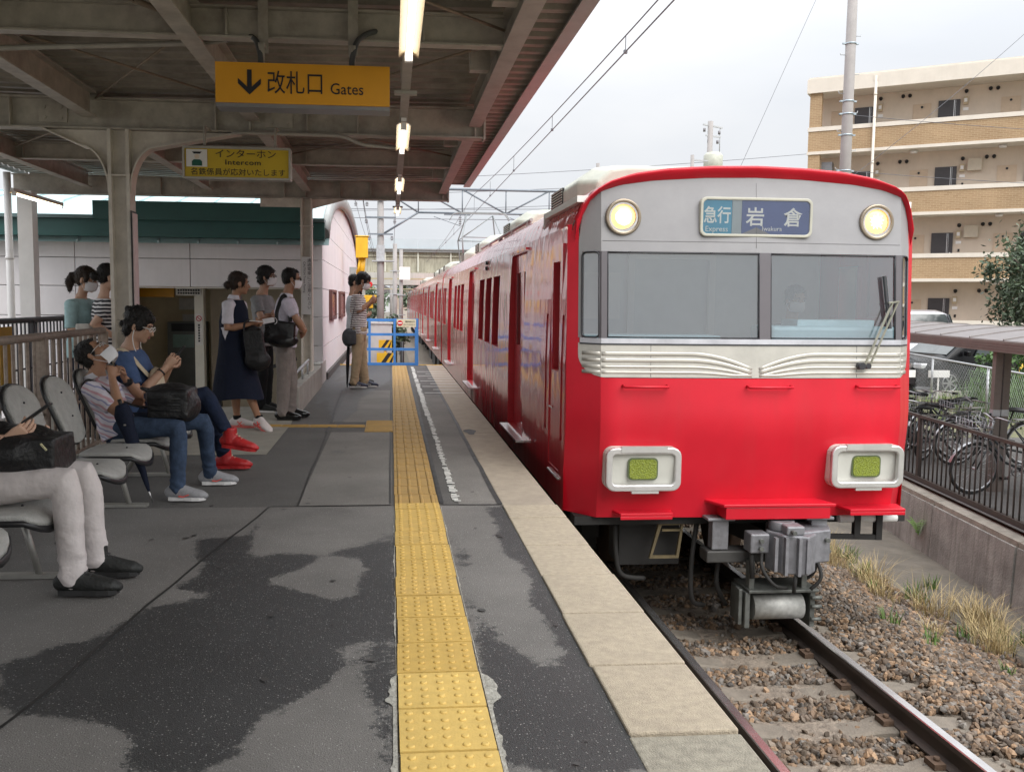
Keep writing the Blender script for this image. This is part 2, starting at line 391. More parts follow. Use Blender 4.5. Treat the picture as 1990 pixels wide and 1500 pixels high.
mb.add([(wallx(3)+.16, 3, -1.1), (9.8, 3, -1.1), (11.8, 15.8, -1.1), (wallx(15.8)+.16, 15.8, -1.1)], [(3, 2, 1, 0)])
mb.add([(9.8, 3, -1.0), (11.8, 15.8, -1.0), (11.8, 15.8, -1.1), (9.8, 3, -1.1)], [(0, 1, 2, 3)])
tag(mb.build('bicycle_park_floor', M('dark_paving', (.10, .095, .09), .9, var=.25, scale=5, bump=.3)), kind='structure')
mb = MB(); mb.bar((14.3, 24.0, -1.0), (30, 22.2, -1.0), .15, .16)
tag(mb.build('kerb', conc), kind='structure')

# ------------------------------------------------------------------ platform
mb = MB(); mb.bb(-4.4, 1.06, -6, 12.0, -1.8, -.012); mb.bb(-1.2, 1.06, 12.0, 20.0, -1.8, -.012)
platform = tag(mb.build('platform', conc_old), kind='structure')
mb = MB(); mb.add([(-4.4, 12, -.008), (-1.2, 12, -.008), (-1.2, 15.5, -.55), (-4.4, 15.5, -.55), (-4.4, 12, -1.8), (-1.2, 12, -1.8), (-1.2, 15.5, -1.8), (-4.4, 15.5, -1.8)],
                  [(0, 1, 2, 3), (0, 4, 5, 1), (1, 5, 6, 2), (2, 6, 7, 3), (3, 7, 4, 0)])
tag(mb.build('ramp', conc), kind='structure')

def asphalt(name, dry, wet, spark=.5, attr=True):
    m = bpy.data.materials.new(name); m.use_nodes = True; n = m.node_tree.nodes; l = m.node_tree.links; b = n['Principled BSDF']
    g = n.new('ShaderNodeNewGeometry'); P = g.outputs['Position']
    def noise(sc, det=3, ro=.6):
        t = n.new('ShaderNodeTexNoise'); t.inputs['Scale'].default_value = sc; t.inputs['Detail'].default_value = det; t.inputs['Roughness'].default_value = ro; l.new(P, t.inputs[0]); return t.outputs[0]
    def rng(s, a, b_, c, d):
        t = n.new('ShaderNodeMapRange'); t.inputs[1].default_value = a; t.inputs[2].default_value = b_; t.inputs[3].default_value = c; t.inputs[4].default_value = d; l.new(s, t.inputs[0]); return t.outputs[0]
    def mix(f, a, c, mode='MIX'):
        t = n.new('ShaderNodeMixRGB'); t.blend_type = mode
        for i, q in enumerate((f, a, c)):
            if hasattr(q, 'node'): l.new(q, t.inputs[i])
            else: t.inputs[i].default_value = q if i == 0 else (*q, 1)
        return t.outputs[0]
    def math_(op, a, c):
        t = n.new('ShaderNodeMath'); t.operation = op
        for i, q in enumerate((a, c)):
            if hasattr(q, 'node'): l.new(q, t.inputs[i])
            else: t.inputs[i].default_value = q
        return t.outputs[0]
    a = n.new('ShaderNodeAttribute'); a.attribute_name = 'wet'
    wv = math_('ADD', a.outputs['Fac'], math_('ADD', rng(noise(6.5, 9, .82), .2, .8, -.55, .55), rng(noise(60, 4), .2, .8, -.16, .16)))
    wm = rng(wv, .41, .555, 0, 1)
    grain = noise(210, 2)
    vo = n.new('ShaderNodeTexVoronoi'); vo.inputs['Scale'].default_value = 85; l.new(P, vo.inputs[0])
    stone = rng(vo.outputs['Distance'], .12, .3, 1, 0)
    vc = n.new('ShaderNodeSeparateColor'); l.new(vo.outputs['Color'], vc.inputs[0])
    pick = rng(vc.outputs[0], .35, .95, 0, 1)
    sp = math_('MULTIPLY', math_('MULTIPLY', stone, pick), spark)
    big = rng(noise(1.3, 5), .3, .7, .8, 1.2)
    c = mix(wm, dry, wet)
    c = mix(1.0, c, mix(0.0, (1, 1, 1), (1, 1, 1)), 'MULTIPLY')
    mm = n.new('ShaderNodeMixRGB'); mm.blend_type = 'MULTIPLY'; mm.inputs[0].default_value = 1; l.new(c, mm.inputs[1])
    l.new(math_('MULTIPLY', big, rng(grain, .25, .75, .6, 1.4)), mm.inputs[2]); c = mm.outputs[0]
    c = mix(sp, c, (.48, .47, .44))
    l.new(c, b.inputs['Base Color'])
    l.new(rng(wm, 0, 1, .82, .5), b.inputs['Roughness'])
    bp = n.new('ShaderNodeBump'); bp.inputs['Strength'].default_value = .55; bp.inputs['Distance'].default_value = .012
    l.new(math_('ADD', grain, math_('MULTIPLY', stone, .5)), bp.inputs['Height']); l.new(bp.outputs[0], b.inputs['Normal'])
    return m
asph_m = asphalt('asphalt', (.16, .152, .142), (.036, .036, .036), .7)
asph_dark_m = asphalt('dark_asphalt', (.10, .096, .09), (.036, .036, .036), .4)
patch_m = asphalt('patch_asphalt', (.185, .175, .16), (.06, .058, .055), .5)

def inpoly(px, py, poly):
    c = np.zeros(px.shape, bool); n = len(poly)
    for i in range(n):
        x1, y1 = poly[i]; x2, y2 = poly[(i+1) % n]
        m = ((y1 > py) != (y2 > py)); c ^= m & (px < (x2-x1)*(py-y1)/((y2-y1) if y2 != y1 else 1e-9) + x1)
    return c
WETPOLY = [[(-1.12, 5.38), (-0.83, 5.37), (-0.84, 5.93), (-0.78, 6.15), (0.03, 6.16), (0.03, 5.36), (0.03, 2.6), (-1.13, 2.68), (-1.46, 3.51), (-1.32, 3.66), (-1.2, 3.76), (-1.09, 4.03), (-1.06, 4.17), (-0.81, 4.23), (-0.84, 4.33), (-0.96, 4.35), (-1.05, 4.43), (-0.95, 4.51), (-0.97, 4.87), (-1.03, 4.92)], [(0.35, 6.1), (0.78, 6.08), (0.77, 2.74), (0.76, 2.55), (0.34, 2.58)], [(-1.02, 15.46), (0.0, 18.37), (0.04, 16.52), (-0.43, 13.01), (-0.44, 11.49), (-0.58, 10.07), (-0.76, 11.49)], [(0.0, 6.04), (0.03, 6.04), (0.02, 4.72), (-0.03, 4.92)], [(-1.25, 16.48), (-1.09, 21.51), (-0.64, 19.5), (-0.96, 15.96), (-0.9, 12.06), (-0.95, 11.49)], [(-0.75, 19.5), (0.07, 19.85), (0.06, 18.1), (-0.38, 17.08)], [(-0.68, 7.7), (-0.48, 8.65), (-0.44, 8.35), (-0.54, 8.21)]]
DRYPOLY = [[(-0.79, 6.22), (0.0, 6.18), (-0.0, 5.63), (-0.06, 5.23), (-0.2, 5.11), (-0.27, 5.03), (-0.33, 5.0), (-0.36, 4.92), (-0.41, 4.98), (-0.54, 4.98), (-0.65, 4.99), (-0.69, 4.88), (-0.76, 4.83), (-0.79, 5.46)], [(-0.43, 4.87), (-0.34, 4.92), (-0.15, 4.93), (-0.13, 4.62), (-0.16, 4.43), (-0.15, 4.26), (-0.2, 4.16), (-0.29, 4.18), (-0.36, 4.27), (-0.44, 4.36), (-0.58, 4.46), (-0.62, 4.53), (-0.56, 4.62), (-0.44, 4.66)], [(-0.11, 3.71), (-0.08, 3.61), (-0.08, 3.49), (-0.07, 3.2), (-0.07, 3.0), (-0.06, 2.78), (-0.06, 2.61), (-0.49, 2.64), (-0.47, 2.74), (-0.44, 2.84), (-0.43, 3.02), (-0.37, 3.06), (-0.29, 3.12), (-0.26, 3.22), (-0.22, 3.29), (-0.17, 3.34), (-0.19, 3.44), (-0.24, 3.48), (-0.18, 3.51), (-0.18, 3.65)], [(0.38, 6.08), (0.64, 6.07), (0.66, 5.74), (0.63, 5.32), (0.62, 4.95), (0.69, 4.68), (0.69, 4.38), (0.65, 4.09), (0.66, 3.86), (0.66, 3.69), (0.7, 3.49), (0.7, 3.43), (0.63, 3.36), (0.57, 3.33), (0.53, 3.4), (0.51, 3.51), (0.45, 3.58), (0.45, 3.74), (0.42, 3.88), (0.4, 4.1), (0.4, 4.54), (0.42, 4.96), (0.4, 5.33), (0.37, 5.68)], [(-1.28, 3.06), (-1.15, 3.07), (-0.84, 2.96), (-0.79, 2.72), (-0.79, 2.66), (-1.13, 2.68)]]
def sheet(name, mat, x0, x1, y0, y1, z, st, holes=(), parent=None, kind='structure'):
    xs = np.linspace(x0, x1, max(2, int((x1-x0)/st)+1)); yy = np.linspace(y0, y1, max(2, int((y1-y0)/st)+1))
    X, Y = np.meshgrid(xs, yy); n, k = X.shape
    w = np.zeros(X.shape, np.float32)
    for p in WETPOLY: w[inpoly(X, Y, p)] = 1
    for p in DRYPOLY: w[inpoly(X, Y, p)] = 0
    for _ in range(16 if st < .04 else 4):
        p = np.pad(w, 1, 'edge'); w = (p[:-2, 1:-1]+p[2:, 1:-1]+p[1:-1, :-2]+p[1:-1, 2:]+2*w)/6
    Z = z + .003*np.sin(X*2.3+1)*np.sin(Y*1.1)*0
    V = np.stack([X, Y, np.full(X.shape, z)], -1).reshape(-1, 3)
    i = np.arange(n*k).reshape(n, k); F = np.stack([i[:-1, :-1], i[:-1, 1:], i[1:, 1:], i[1:, :-1]], -1).reshape(-1, 4)
    if holes:
        c = V[F].mean(1); keep = np.ones(len(F), bool)
        for (a, b, c0, d) in holes: keep &= ~((c[:, 0] > a) & (c[:, 0] < b) & (c[:, 1] > c0) & (c[:, 1] < d))
        F = F[keep]; used = np.unique(F); re = np.full(len(V), -1); re[used] = np.arange(len(used)); F = re[F]; V = V[used]; w = w.reshape(-1)[used]
    o = np_mesh(name, V, F, mat)
    at = o.data.attributes.new('wet', 'FLOAT', 'POINT'); at.data.foreach_set('value', w.reshape(-1).astype(np.float32))
    return tag(o, kind=kind)
sheet('asphalt_pavement', asph_m, -2.6, .76, 1.2, 6.15, 0, .025)
sheet('asphalt_pavement', asph_m, -4.4, .76, -6, 1.2, 0, .2)
sheet('asphalt_pavement', asph_m, -4.4, -2.6, 1.2, 6.15, 0, .2)
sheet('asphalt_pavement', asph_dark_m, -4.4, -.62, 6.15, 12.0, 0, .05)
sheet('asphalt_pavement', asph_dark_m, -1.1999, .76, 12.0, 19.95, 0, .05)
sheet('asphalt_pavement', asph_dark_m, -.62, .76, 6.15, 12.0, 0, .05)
sheet('asphalt_patch', patch_m, -.62, .005, 6.16, 9.66, .004, .05)
sheet('asphalt_patch', patch_m, .46, .725, 6.16, 13.6, .004, .05)
sheet('asphalt_patch', patch_m, -.66, .005, 10.46, 14.2, .004, .05)
mb = MB(); mb.add([(-1.2, 8.25, .004), (-1.1, 8.25, .004), (-1.1, 10.06, .004), (-1.1, 10.3, .004), (-1.2, 11.98, .004), (-3.9, 11.98, .004), (-3.9, 8.25, .004)], [(0, 1, 2, 3, 4, 5, 6)])
tag(mb.build('concrete_landing', M('landing_concrete', (.27, .255, .215), .8, var=.15, scale=5, bump=.2, stain=.3, staincol=(.15, .14, .12))), kind='structure')
# seams and tar joints cut in the asphalt
mb = MB(); tar = M('tar_joint', (.025, .024, .023), .6, var=.3)
def seam(pts, w=.012, z=.006):
    for (a, b) in zip(pts[:-1], pts[1:]):
        a, b = Vector((*a, z)), Vector((*b, z)); d = (b-a).normalized(); s = Vector((-d.y, d.x, 0))*w/2
        mb.add([a-s, a+s, b+s, b-s], [(0, 1, 2, 3)])
def wob(p, q, n=14, amp=.012):
    return [(p[0]+(q[0]-p[0])*i/n + random.uniform(-amp, amp), p[1]+(q[1]-p[1])*i/n + random.uniform(-amp, amp)) for i in range(n+1)]
seam(wob((-.8, 6.15), (-1.35, 2.2)), .014); seam(wob((-.8, 6.15), (.0, 6.16), 8, .004), .010); seam(wob((-.62, 6.16), (-.66, 9.66), 10, .005), .012)
seam(wob((-.66, 9.66), (-.74, 14.2), 10, .008), .03); seam(wob((.735, 6.15), (.735, 19.9), 30, .006), .035); seam(wob((.345, 6.2), (.345, 19.8), 20, .003), .03)
seam(wob((-.006, 6.2), (-.006, 19.8), 20, .002), .014); seam(wob((.34, 6.16), (.75, 6.13), 6, .004), .016)
seam(wob((-2.5, 2.62), (-1.35, 2.72), 10, .02), .012)
tag(mb.build('pavement_seams', tar), kind='stuff')
mb = MB(); rg = random.Random(5)
for i in range(90):   # trodden chewing gum and drips
    x, y, r = rg.uniform(-2.3, .72), rg.uniform(1.8, 11), rg.uniform(.007, .02)
    if .0 < x < .36: continue
    mb.add([(x + r*rg.uniform(.7, 1.2)*math.cos(R(45*k)), y + r*rg.uniform(.7, 1.2)*math.sin(R(45*k)), .0056) for k in range(8)], [tuple(range(8))])
tag(mb.build('gum_spots', M('trodden_gum', (.055, .052, .05), .6, var=.3)), kind='stuff')
# coping slabs
cs = [6.10, 5.736, 5.071, 4.497, 3.914, 3.329, 2.77]
while cs[-1] > -4: cs.append(cs[-1] - .58)
for i, (a, b) in enumerate(zip(cs[:-1], cs[1:])):
    mb = MB(); dz = random.uniform(-.004, .004)
    mb.bb(.752 + random.uniform(-.006, .006), 1.12 + random.uniform(-.004, .004), b+.010, a-.005, -.12, .008+dz)
    bevel(mb.build('coping_slab', coping_m if i != 6 else M('coping_grey', (.30, .275, .22), .9, var=.25, scale=25, bump=.5, bscale=170, stain=.5, staincol=(.22, .2, .15)), platform), .007)
y = 6.105
while y < 19.9:
    y2 = min(y + 3.45, 19.95)
    mb = MB(); mb.bb(.752, 1.115, y, y2-.006, -.12, .006); bevel(mb.build('coping_slab', coping_far_m, platform), .008); y = y2
mb = MB(); mb.bb(.9, 1.05, -6, 19.9, -.4, -.125); mb.build('edge_beam', conc_old, platform)
# tactile tiles: near ones with blunt domes, far ones with guiding bars
def tile_mesh(kind):
    mb = MB(); w, h, t = .297, .2885, .009
    if kind == 'half': h = .172
    mb.bb(-w/2, w/2, -h/2, h/2, -.01, t)
    if kind in ('dome', 'half'):
        for i in range(5):
            for j in range(5 if kind == 'dome' else 3):
                x = -.115 + .0575*i; y = (-.115 + .0575*j) if kind == 'dome' else (-.0575 + .0575*j)
                mb.tube([(x, y, t-.001), (x, y, t+.0035), (x, y, t+.005)], [.0145, .0115, .008], 10)
    elif kind == 'bar':
        for i in range(4): mb.tube([(-.1125+.075*i, -.135, t), (-.1125+.075*i, .135, t)], [(.014, .005)]*2, 6, rnd=True)
    elif kind == 'barx':
        for i in range(4): mb.tube([(-.135, -.1125+.075*i, t), (.135, -.1125+.075*i, t)], [(.014, .005)]*2, 6, rnd=True)
    o = mb.build('tactile_tile', tile_m if kind in ('dome', 'half') else guide_m, platform)
    return o
yy = 6.012; first = tile_mesh('dome'); o = first; k = 0
tones = [M('yellow_tile_bright', (.65, .45, .13), .6, var=.1, scale=14, bump=.12, bscale=120, stain=.2, staincol=(.48, .32, .10)), tile_m,
         M('yellow_tile_dull', (.56, .37, .10), .65, var=.12, scale=14, bump=.12, bscale=120, stain=.35, staincol=(.36, .24, .08))]
tvar = []
for m in tones:
    me = first.data.copy(); me.materials[0] = m; tvar.append(me)
while yy > -2.5:
    if k: o = first.copy(); COL.objects.link(o)
    o.data = tvar[0] if (yy-.15 < 3.4) else random.choice(tvar[1:])
    o.location = (.176 + random.uniform(-.003, .003), yy - .15, .001 + random.uniform(-.0015, .0015)); o.rotation_euler = (random.uniform(-.006, .006), random.uniform(-.006, .006), random.uniform(-.006, .006))
    yy -= .301; k += 1
h = tile_mesh('half'); h.location = (.176, 6.10, .001)
b0 = tile_mesh('bar'); yy = 6.19; k = 0; o = b0
while yy < 19.5:
    if k: o = b0.copy(); COL.objects.link(o)
    o.location = (.174 + random.uniform(-.002, .002), yy + .15, -.003); yy += .301; k += 1
bx = tile_mesh('barx'); k = 0; o = bx
for (x, y) in [(-.127, 9.82), (-.127, 10.12), (-.127, 10.41)] + [(-.43-.301*i, 10.12 + .012*i) for i in range(7)]:
    if k: o = bx.copy(); COL.objects.link(o)
    o.location = (x, y, .001); o.scale = (1, .5 if x < -.3 else 1, 1); k += 1
# ragged cement along the near tiles
mb = MB()
for sgn, x0 in ((-1, .022), (1, .331)):
    y = 1.4; prev = None
    while y < 6.1:
        w = (.008 + .032*max(0, mnoise.noise(Vector((y*3, sgn*5, 0))) + .5*mnoise.noise(Vector((y*17, sgn*5, 0))))) * (1.7 if y < 3.3 else .35)
        p = (x0, y, .0035), (x0 + sgn*w, y, .0035)
        if prev: mb.add([prev[0], prev[1], p[1], p[0]], [(0, 1, 2, 3)])
        prev = p; y += .02
tag(mb.build('mortar_edge', mortar_m), kind='stuff')
# worn white line and end-of-platform stripes
mb = MB(); y = 6.25
while y < 19.3:
    L = random.uniform(.02, .06) * (1 if y < 12 else 2); a = .425 + random.uniform(-.006, .012) - (.02 if y > 11 else 0); b = .475 + random.uniform(-.02, .008)
    if random.random() < .93: mb.add([(a, y, .0075), (b, y - .006, .0075), (b, y + L - .006, .0075), (a, y + L, .0075)], [(0, 1, 2, 3)])
    y += L + random.uniform(.004, .02)
tag(mb.build('white_line', paint_m), kind='structure')
mb = MB()
for i in range(9):
    y = 13.75 + i*.52; mb.add([(.50 + .15*(i % 2), y, .0105), (1.1, y, .0105), (1.1, y+.05, .0105), (.50 + .15*(i % 2), y+.06, .0105)], [(0, 1, 2, 3)])
tag(mb.build('edge_stripes', paint_m), kind='structure')
# oil spot on the coping, pavement litter
mb = MB(); mb.add([(.83 + (.06+.02*math.sin(3*a))*math.cos(a), 9.62 + .2*math.sin(a), .0095) for a in [R(20*i) for i in range(18)]], [tuple(range(18))])
tag(mb.build('oil_stain', tar), kind='structure')
mb = MB(); mb.add([(-1.70 + .018*math.cos(R(40*i))*random.uniform(.7, 1.2), 4.63 + .05*math.sin(R(40*i))*random.uniform(.6, 1.1), .006+.004*(i % 2)) for i in range(9)], [tuple(range(9))])
tag(mb.build('paper_scrap', white_m), 'small torn white paper scrap lying on the dark asphalt', 'litter')

# ------------------------------------------------------------------ track
mb = MB(); mb.bb(1.7, 1.72, 0, .1, -1.9, -1.85)
track = tag(mb.build('railway_track', conc_old), kind='structure')
rail_side = M('rail_side', (.055, .042, .035), .7, var=.3, scale=10); rail_top = M('rail_top', (.6, .58, .57), .25, metal=.9, var=.1)
for x in (XR-.566, XR+.566):
    mb = MB(); z = ZR
    pr = [(-.0635, -.153), (.0635, -.153), (.0635, -.142), (.012, -.125), (.008, -.05), (.0325, -.035), (.0325, -.006), (.026, 0), (-.026, 0), (-.0325, -.006), (-.0325, -.035), (-.008, -.05), (-.012, -.125), (-.0635, -.142)]
    mb.prism([(x+a, z+b) for a, b in pr], -8, 95, 0, 'Y')
    o = mb.build('rail', [rail_side, rail_top], track)
    for p in o.data.polygons:
        if p.normal.z > .7 and p.center.z > z-.01: p.material_index = 1
sl_m = M('sleeper_concrete', (.18, .155, .125), .9, var=.2, scale=9, bump=.35, stain=.4, staincol=(.13, .105, .08))
mb = MB(); nseg = 24; V = []
for i in range(nseg+1):
    x = -1.05 + 2.1*i/nseg; a = abs(x); zt = -.152 if .42 < a < .72 else (-.152 - .06*(1 - a/.42)**.8 if a <= .42 else -.152 - .03*(a-.72)/.33)
    w = .12 if a > .4 else .10
    V += [(x, -w, zt-.012), (x, -w+.02, zt), (x, w-.02, zt), (x, w, zt-.012), (x, w+.02, -.34), (x, -w-.02, -.34)]
F = [(i*6+j, i*6+(j+1) % 6, (i+1)*6+(j+1) % 6, (i+1)*6+j) for i in range(nseg) for j in range(6)] + [tuple(range(6)), tuple(range(nseg*6, nseg*6+6))[::-1]]
mb.add(V, F); sl = mb.build('sleeper', sl_m, track); o = sl
mb = MB()
for sx in (-.566, .566):
    for d in (-1, 1): mb.box((sx + d*.1, 0, -.133), (.07, .11, .035)); mb.cyl((sx+d*.09, 0, 0), .018, -.12, -.095, 'Z', 8)
fast = mb.build('rail_clip', rust_m, sl)
for k in range(46):
    y = -2.5 + .57*k + .015*random.uniform(-1, 1)
    if k:
        o = sl.copy(); COL.objects.link(o); f = fast.copy(); COL.objects.link(f); f.parent = o
    o.location = (XR, y, ZR)
# ballast: thousands of broken stones lying loose
ico_v = []; ph = (1+5**.5)/2
for a, b in ((-1, ph), (1, ph), (-1, -ph), (1, -ph)): ico_v.append((a, b, 0))
for a, b in ((-1, ph), (1, ph), (-1, -ph), (1, -ph)): ico_v.append((0, a, b))
for a, b in ((-1, ph), (1, ph), (-1, -ph), (1, -ph)): ico_v.append((b, 0, a))
from mathutils import geometry as _g
bmi = bmesh.new(); bmesh.ops.create_icosphere(bmi, subdivisions=1, radius=1); bmi.verts.ensure_lookup_table()
IV = np.array([v.co[:] for v in bmi.verts]); IF = np.array([[v.index for v in f.verts] for f in bmi.faces]); bmi.free()
def bed_z(x): return np.interp(x, [1.3, 1.9, 2.8, 3.7, 4.2, 4.7, 5.2, 5.7, 7.5], [-1.40, -1.34, -1.345, -1.31, -1.33, -1.50, -1.66, -1.735, -1.76])
def stones(n, x0, x1, y0, y1, lo, hi, dens=None):
    x = np.random.uniform(x0, x1, n); y = np.random.uniform(y0, y1, n)
    if dens is not None: k = np.random.rand(n) < dens(x, y); x, y = x[k], y[k]
    n = len(x); s = np.random.uniform(lo, hi, n)**1
    ax = np.random.uniform(.55, 1.25, (n, 3)); jit = np.random.uniform(.62, 1.35, (n, 12, 1))
    v = IV[None]*jit*ax[:, None, :]*s[:, None, None]
    q = np.random.normal(size=(n, 4)); q /= np.linalg.norm(q, axis=1)[:, None]; a, b, c, d = q.T
    Rm = np.stack([np.stack([1-2*(c*c+d*d), 2*(b*c-a*d), 2*(b*d+a*c)], -1), np.stack([2*(b*c+a*d), 1-2*(b*b+d*d), 2*(c*d-a*b)], -1), np.stack([2*(b*d-a*c), 2*(c*d+a*b), 1-2*(b*b+c*c)], -1)], 1)
    v = np.einsum('nij,nkj->nki', Rm, v)
    c0 = np.stack([x, y, bed_z(x) + np.random.uniform(-.012, .022, n)], -1)
    return (v + c0[:, None]).reshape(-1, 3), (IF[None] + (np.arange(n)*12)[:, None, None]).reshape(-1, 3)
def sleeper_gap(x, y):
    ph = ((y + 2.5 + .285) % .57) - .285
    ins = (np.abs(x-XR) < 1.1) & (np.abs(ph) < .14)
    return np.where(ins, np.where(np.abs(x-XR) > .95, .25, 0.03), 1.) * np.where(np.abs(np.abs(x-XR)-.566) < .09, .15, 1.)
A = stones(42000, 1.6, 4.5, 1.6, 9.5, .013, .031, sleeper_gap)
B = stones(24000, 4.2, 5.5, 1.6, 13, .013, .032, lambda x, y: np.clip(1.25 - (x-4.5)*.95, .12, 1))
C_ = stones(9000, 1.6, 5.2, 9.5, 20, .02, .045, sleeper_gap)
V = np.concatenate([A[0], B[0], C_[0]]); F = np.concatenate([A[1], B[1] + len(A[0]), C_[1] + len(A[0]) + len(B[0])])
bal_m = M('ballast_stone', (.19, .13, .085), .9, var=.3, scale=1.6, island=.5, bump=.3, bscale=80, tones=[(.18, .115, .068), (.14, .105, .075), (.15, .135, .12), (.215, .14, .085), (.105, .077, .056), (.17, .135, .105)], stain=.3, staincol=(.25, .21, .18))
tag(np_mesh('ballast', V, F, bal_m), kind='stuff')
# grasses on the trackside
def blades(spots, name, mat, hmin, hmax, lean=.5, w=.004, n=90, rad=.14):
    V, F = [], []
    for (cx, cy, sc) in spots:
        for _ in range(int(n*sc)):
            a = random.uniform(0, 6.28); r = rad*sc*math.sqrt(random.random()); x, y = cx + r*math.cos(a), cy + r*math.sin(a)
            z = float(bed_z(np.array([x]))[0]) - .01 if x < 7 else -1.06
            hgt = random.uniform(hmin, hmax)*sc; a2 = random.gauss(a, .9); ln = random.uniform(.1, lean)*hgt
            dx, dy = math.cos(a2), math.sin(a2); px, py = -dy*w, dx*w; base = len(V)
            for t, ww in ((0, 1), (.4, .85), (.75, .6), (1, .05)):
                off = ln*t*t; zz = z + hgt*(t - .25*(ln/hgt)*t*t)
                V += [(x+dx*off-px*ww, y+dy*off-py*ww, zz), (x+dx*off+px*ww, y+dy*off+py*ww, zz)]
            F += [(base+2*i, base+2*i+1, base+2*i+3, base+2*i+2) for i in range(3)]
    return tag(np_mesh(name, V, F, mat), kind='stuff')
dry_m = M('dry_grass', (.42, .33, .17), .8, var=.25, scale=9, island=.3); grn_m = M('green_grass', (.10, .17, .04), .8, var=.3, scale=9, island=.35)
rnd = random.Random(3)
dspots = [(5.0, 9.9, 1.0), (5.15, 9.3, 1.1), (4.95, 8.7, .8), (5.35, 8.5, 1.1), (5.5, 7.9, 1.0), (5.3, 7.5, .9), (5.75, 8.3, 1.0), (5.6, 7.1, 1.2), (5.9, 7.3, 1.25), (5.45, 6.6, 1.0), (5.75, 6.4, 1.1), (5.35, 6.0, .9), (5.6, 5.5, 1.0), (5.2, 10.6, 1), (5.3, 11.4, 1), (4.8, 7.6, .5), (4.9, 10.6, .8), (5.9, 6.0, 1)]
blades(dspots + [(rnd.uniform(5.0, 6.0), rnd.uniform(4, 14), rnd.uniform(.4, .8)) for _ in range(24)], 'dry_grass', dry_m, .14, .42, 1.0, .0032, 140, .19)
gspots = [(4.25, 7.35, .6), (4.45, 7.1, .5), (5.2, 9.6, .8), (5.0, 9.0, .5), (5.45, 9.0, .8), (5.5, 7.6, .6), (5.8, 6.9, .7), (4.35, 6.9, .35), (5.0, 5.0, .35), (5.5, 10.5, .8)]
blades(gspots + [(rnd.uniform(4.9, 6.0), rnd.uniform(5, 14), rnd.uniform(.3, .6)) for _ in range(14)], 'green_grass', grn_m, .15, .34, .6, .005, 60, .13)
lotg = [(rnd.uniform(11.5, 30), rnd.uniform(13, 23.5), rnd.uniform(1.0, 2.2)) for _ in range(130)]
blades([s for s in lotg if s[0] > 11.5 + .0*s[1]], 'lot_grass', M('lot_grass', (.11, .155, .05), .8, var=.3, scale=3, island=.4), .10, .24, .6, .009, 45, .5)
tall = [(rnd.uniform(13.2, 16.5), rnd.uniform(18.2, 21.5), rnd.uniform(1.3, 2.1)) for _ in range(26)]
blades(tall, 'tall_weeds', M('tall_weeds', (.085, .16, .04), .8, var=.3, scale=3, island=.4), .3, .62, .5, .012, 70, .3)
# ------------------------------------------------------------------ platform canopy
canopy = thing('platform_canopy', 'long dark platform roof of corrugated sheet on painted steel frames over the waiting people', 'canopy', (-2.38, 8.6, 0))
def ibeam(mb, a, b, h, w, tf=.014, mi=0, mi2=None):
    a, b = Vector(a), Vector(b); t = (b-a).normalized(); s = t.cross(Vector((0, 0, 1))).normalized(); up = Vector((0, 0, 1))
    mb.bar(a+up*(h-tf/2), b+up*(h-tf/2), w, tf, mi); mb.bar(a+up*tf/2, b+up*tf/2, w, tf, mi if mi2 is None else mi2); mb.bar(a+up*h/2, b+up*h/2, .012, h-2*tf-.002, mi)
def stiff(mb, x, y, z0, h, w):
    mb.bb(x-.006, x+.006, y-w/2+.004, y+w/2-.004, z0+.016, z0+h-.016)
for y in (-1.9, 3.3, 8.6, 13.9):
    mb = MB(); ibeam(mb, (-5.35, y, 2.845), (.83, y, 2.845), .27, .15)
    for x in (-3.3, -1.55, -1.25, -.75, -.3, .76): stiff(mb, x, y, 2.845, .27, .15)
    mb.bb(.832, .85, y-.085, y+.085, 2.835, 3.10)
    for x in (-1.0, -2.95):   # bolted splice plates
        mb.bb(x-.12, x+.12, y-.022, y-.008, 2.90, 3.07)
        for i in (-.07, .07):
            for k in (2.94, 3.03): mb.cyl((x+i, y-.022, k), .016, -.012, .002, 'Y', 6)
    mb.build('main_beam', steel_m, canopy)
for y in (.7, 5.95, 11.25):
    mb = MB(); ibeam(mb, (-5.3, y, 2.955), (.70, y, 2.955), .19, .10, .012)
    for x in (-4.2, -1.0, .2): stiff(mb, x, y, 2.955, .19, .10)
    mb.build('cross_beam', steel_m, canopy)
for x, w in ((.75, .115), (-1.22, .12), (-2.62, .12), (-4.3, .12)):
    for (a, b) in ((-5, -1.98), (-1.82, 3.22), (3.38, 8.52), (8.68, 13.82)):
        mb = MB(); ibeam(mb, (x, a, 2.94), (x, b, 2.94), .22, w, .014, 0, 1)
        mb.build('purlin', [steel_m, flange_m if x > 0 else steel_m], canopy)
# knee plates from the edge purlin to the roof
for y in (5.2, 6.7, 9.9, 12.5):
    mb = MB(); mb.bb(.55, .69, y-.05, y+.05, 2.99, 3.14); mb.build('cleat', steel_m, canopy)
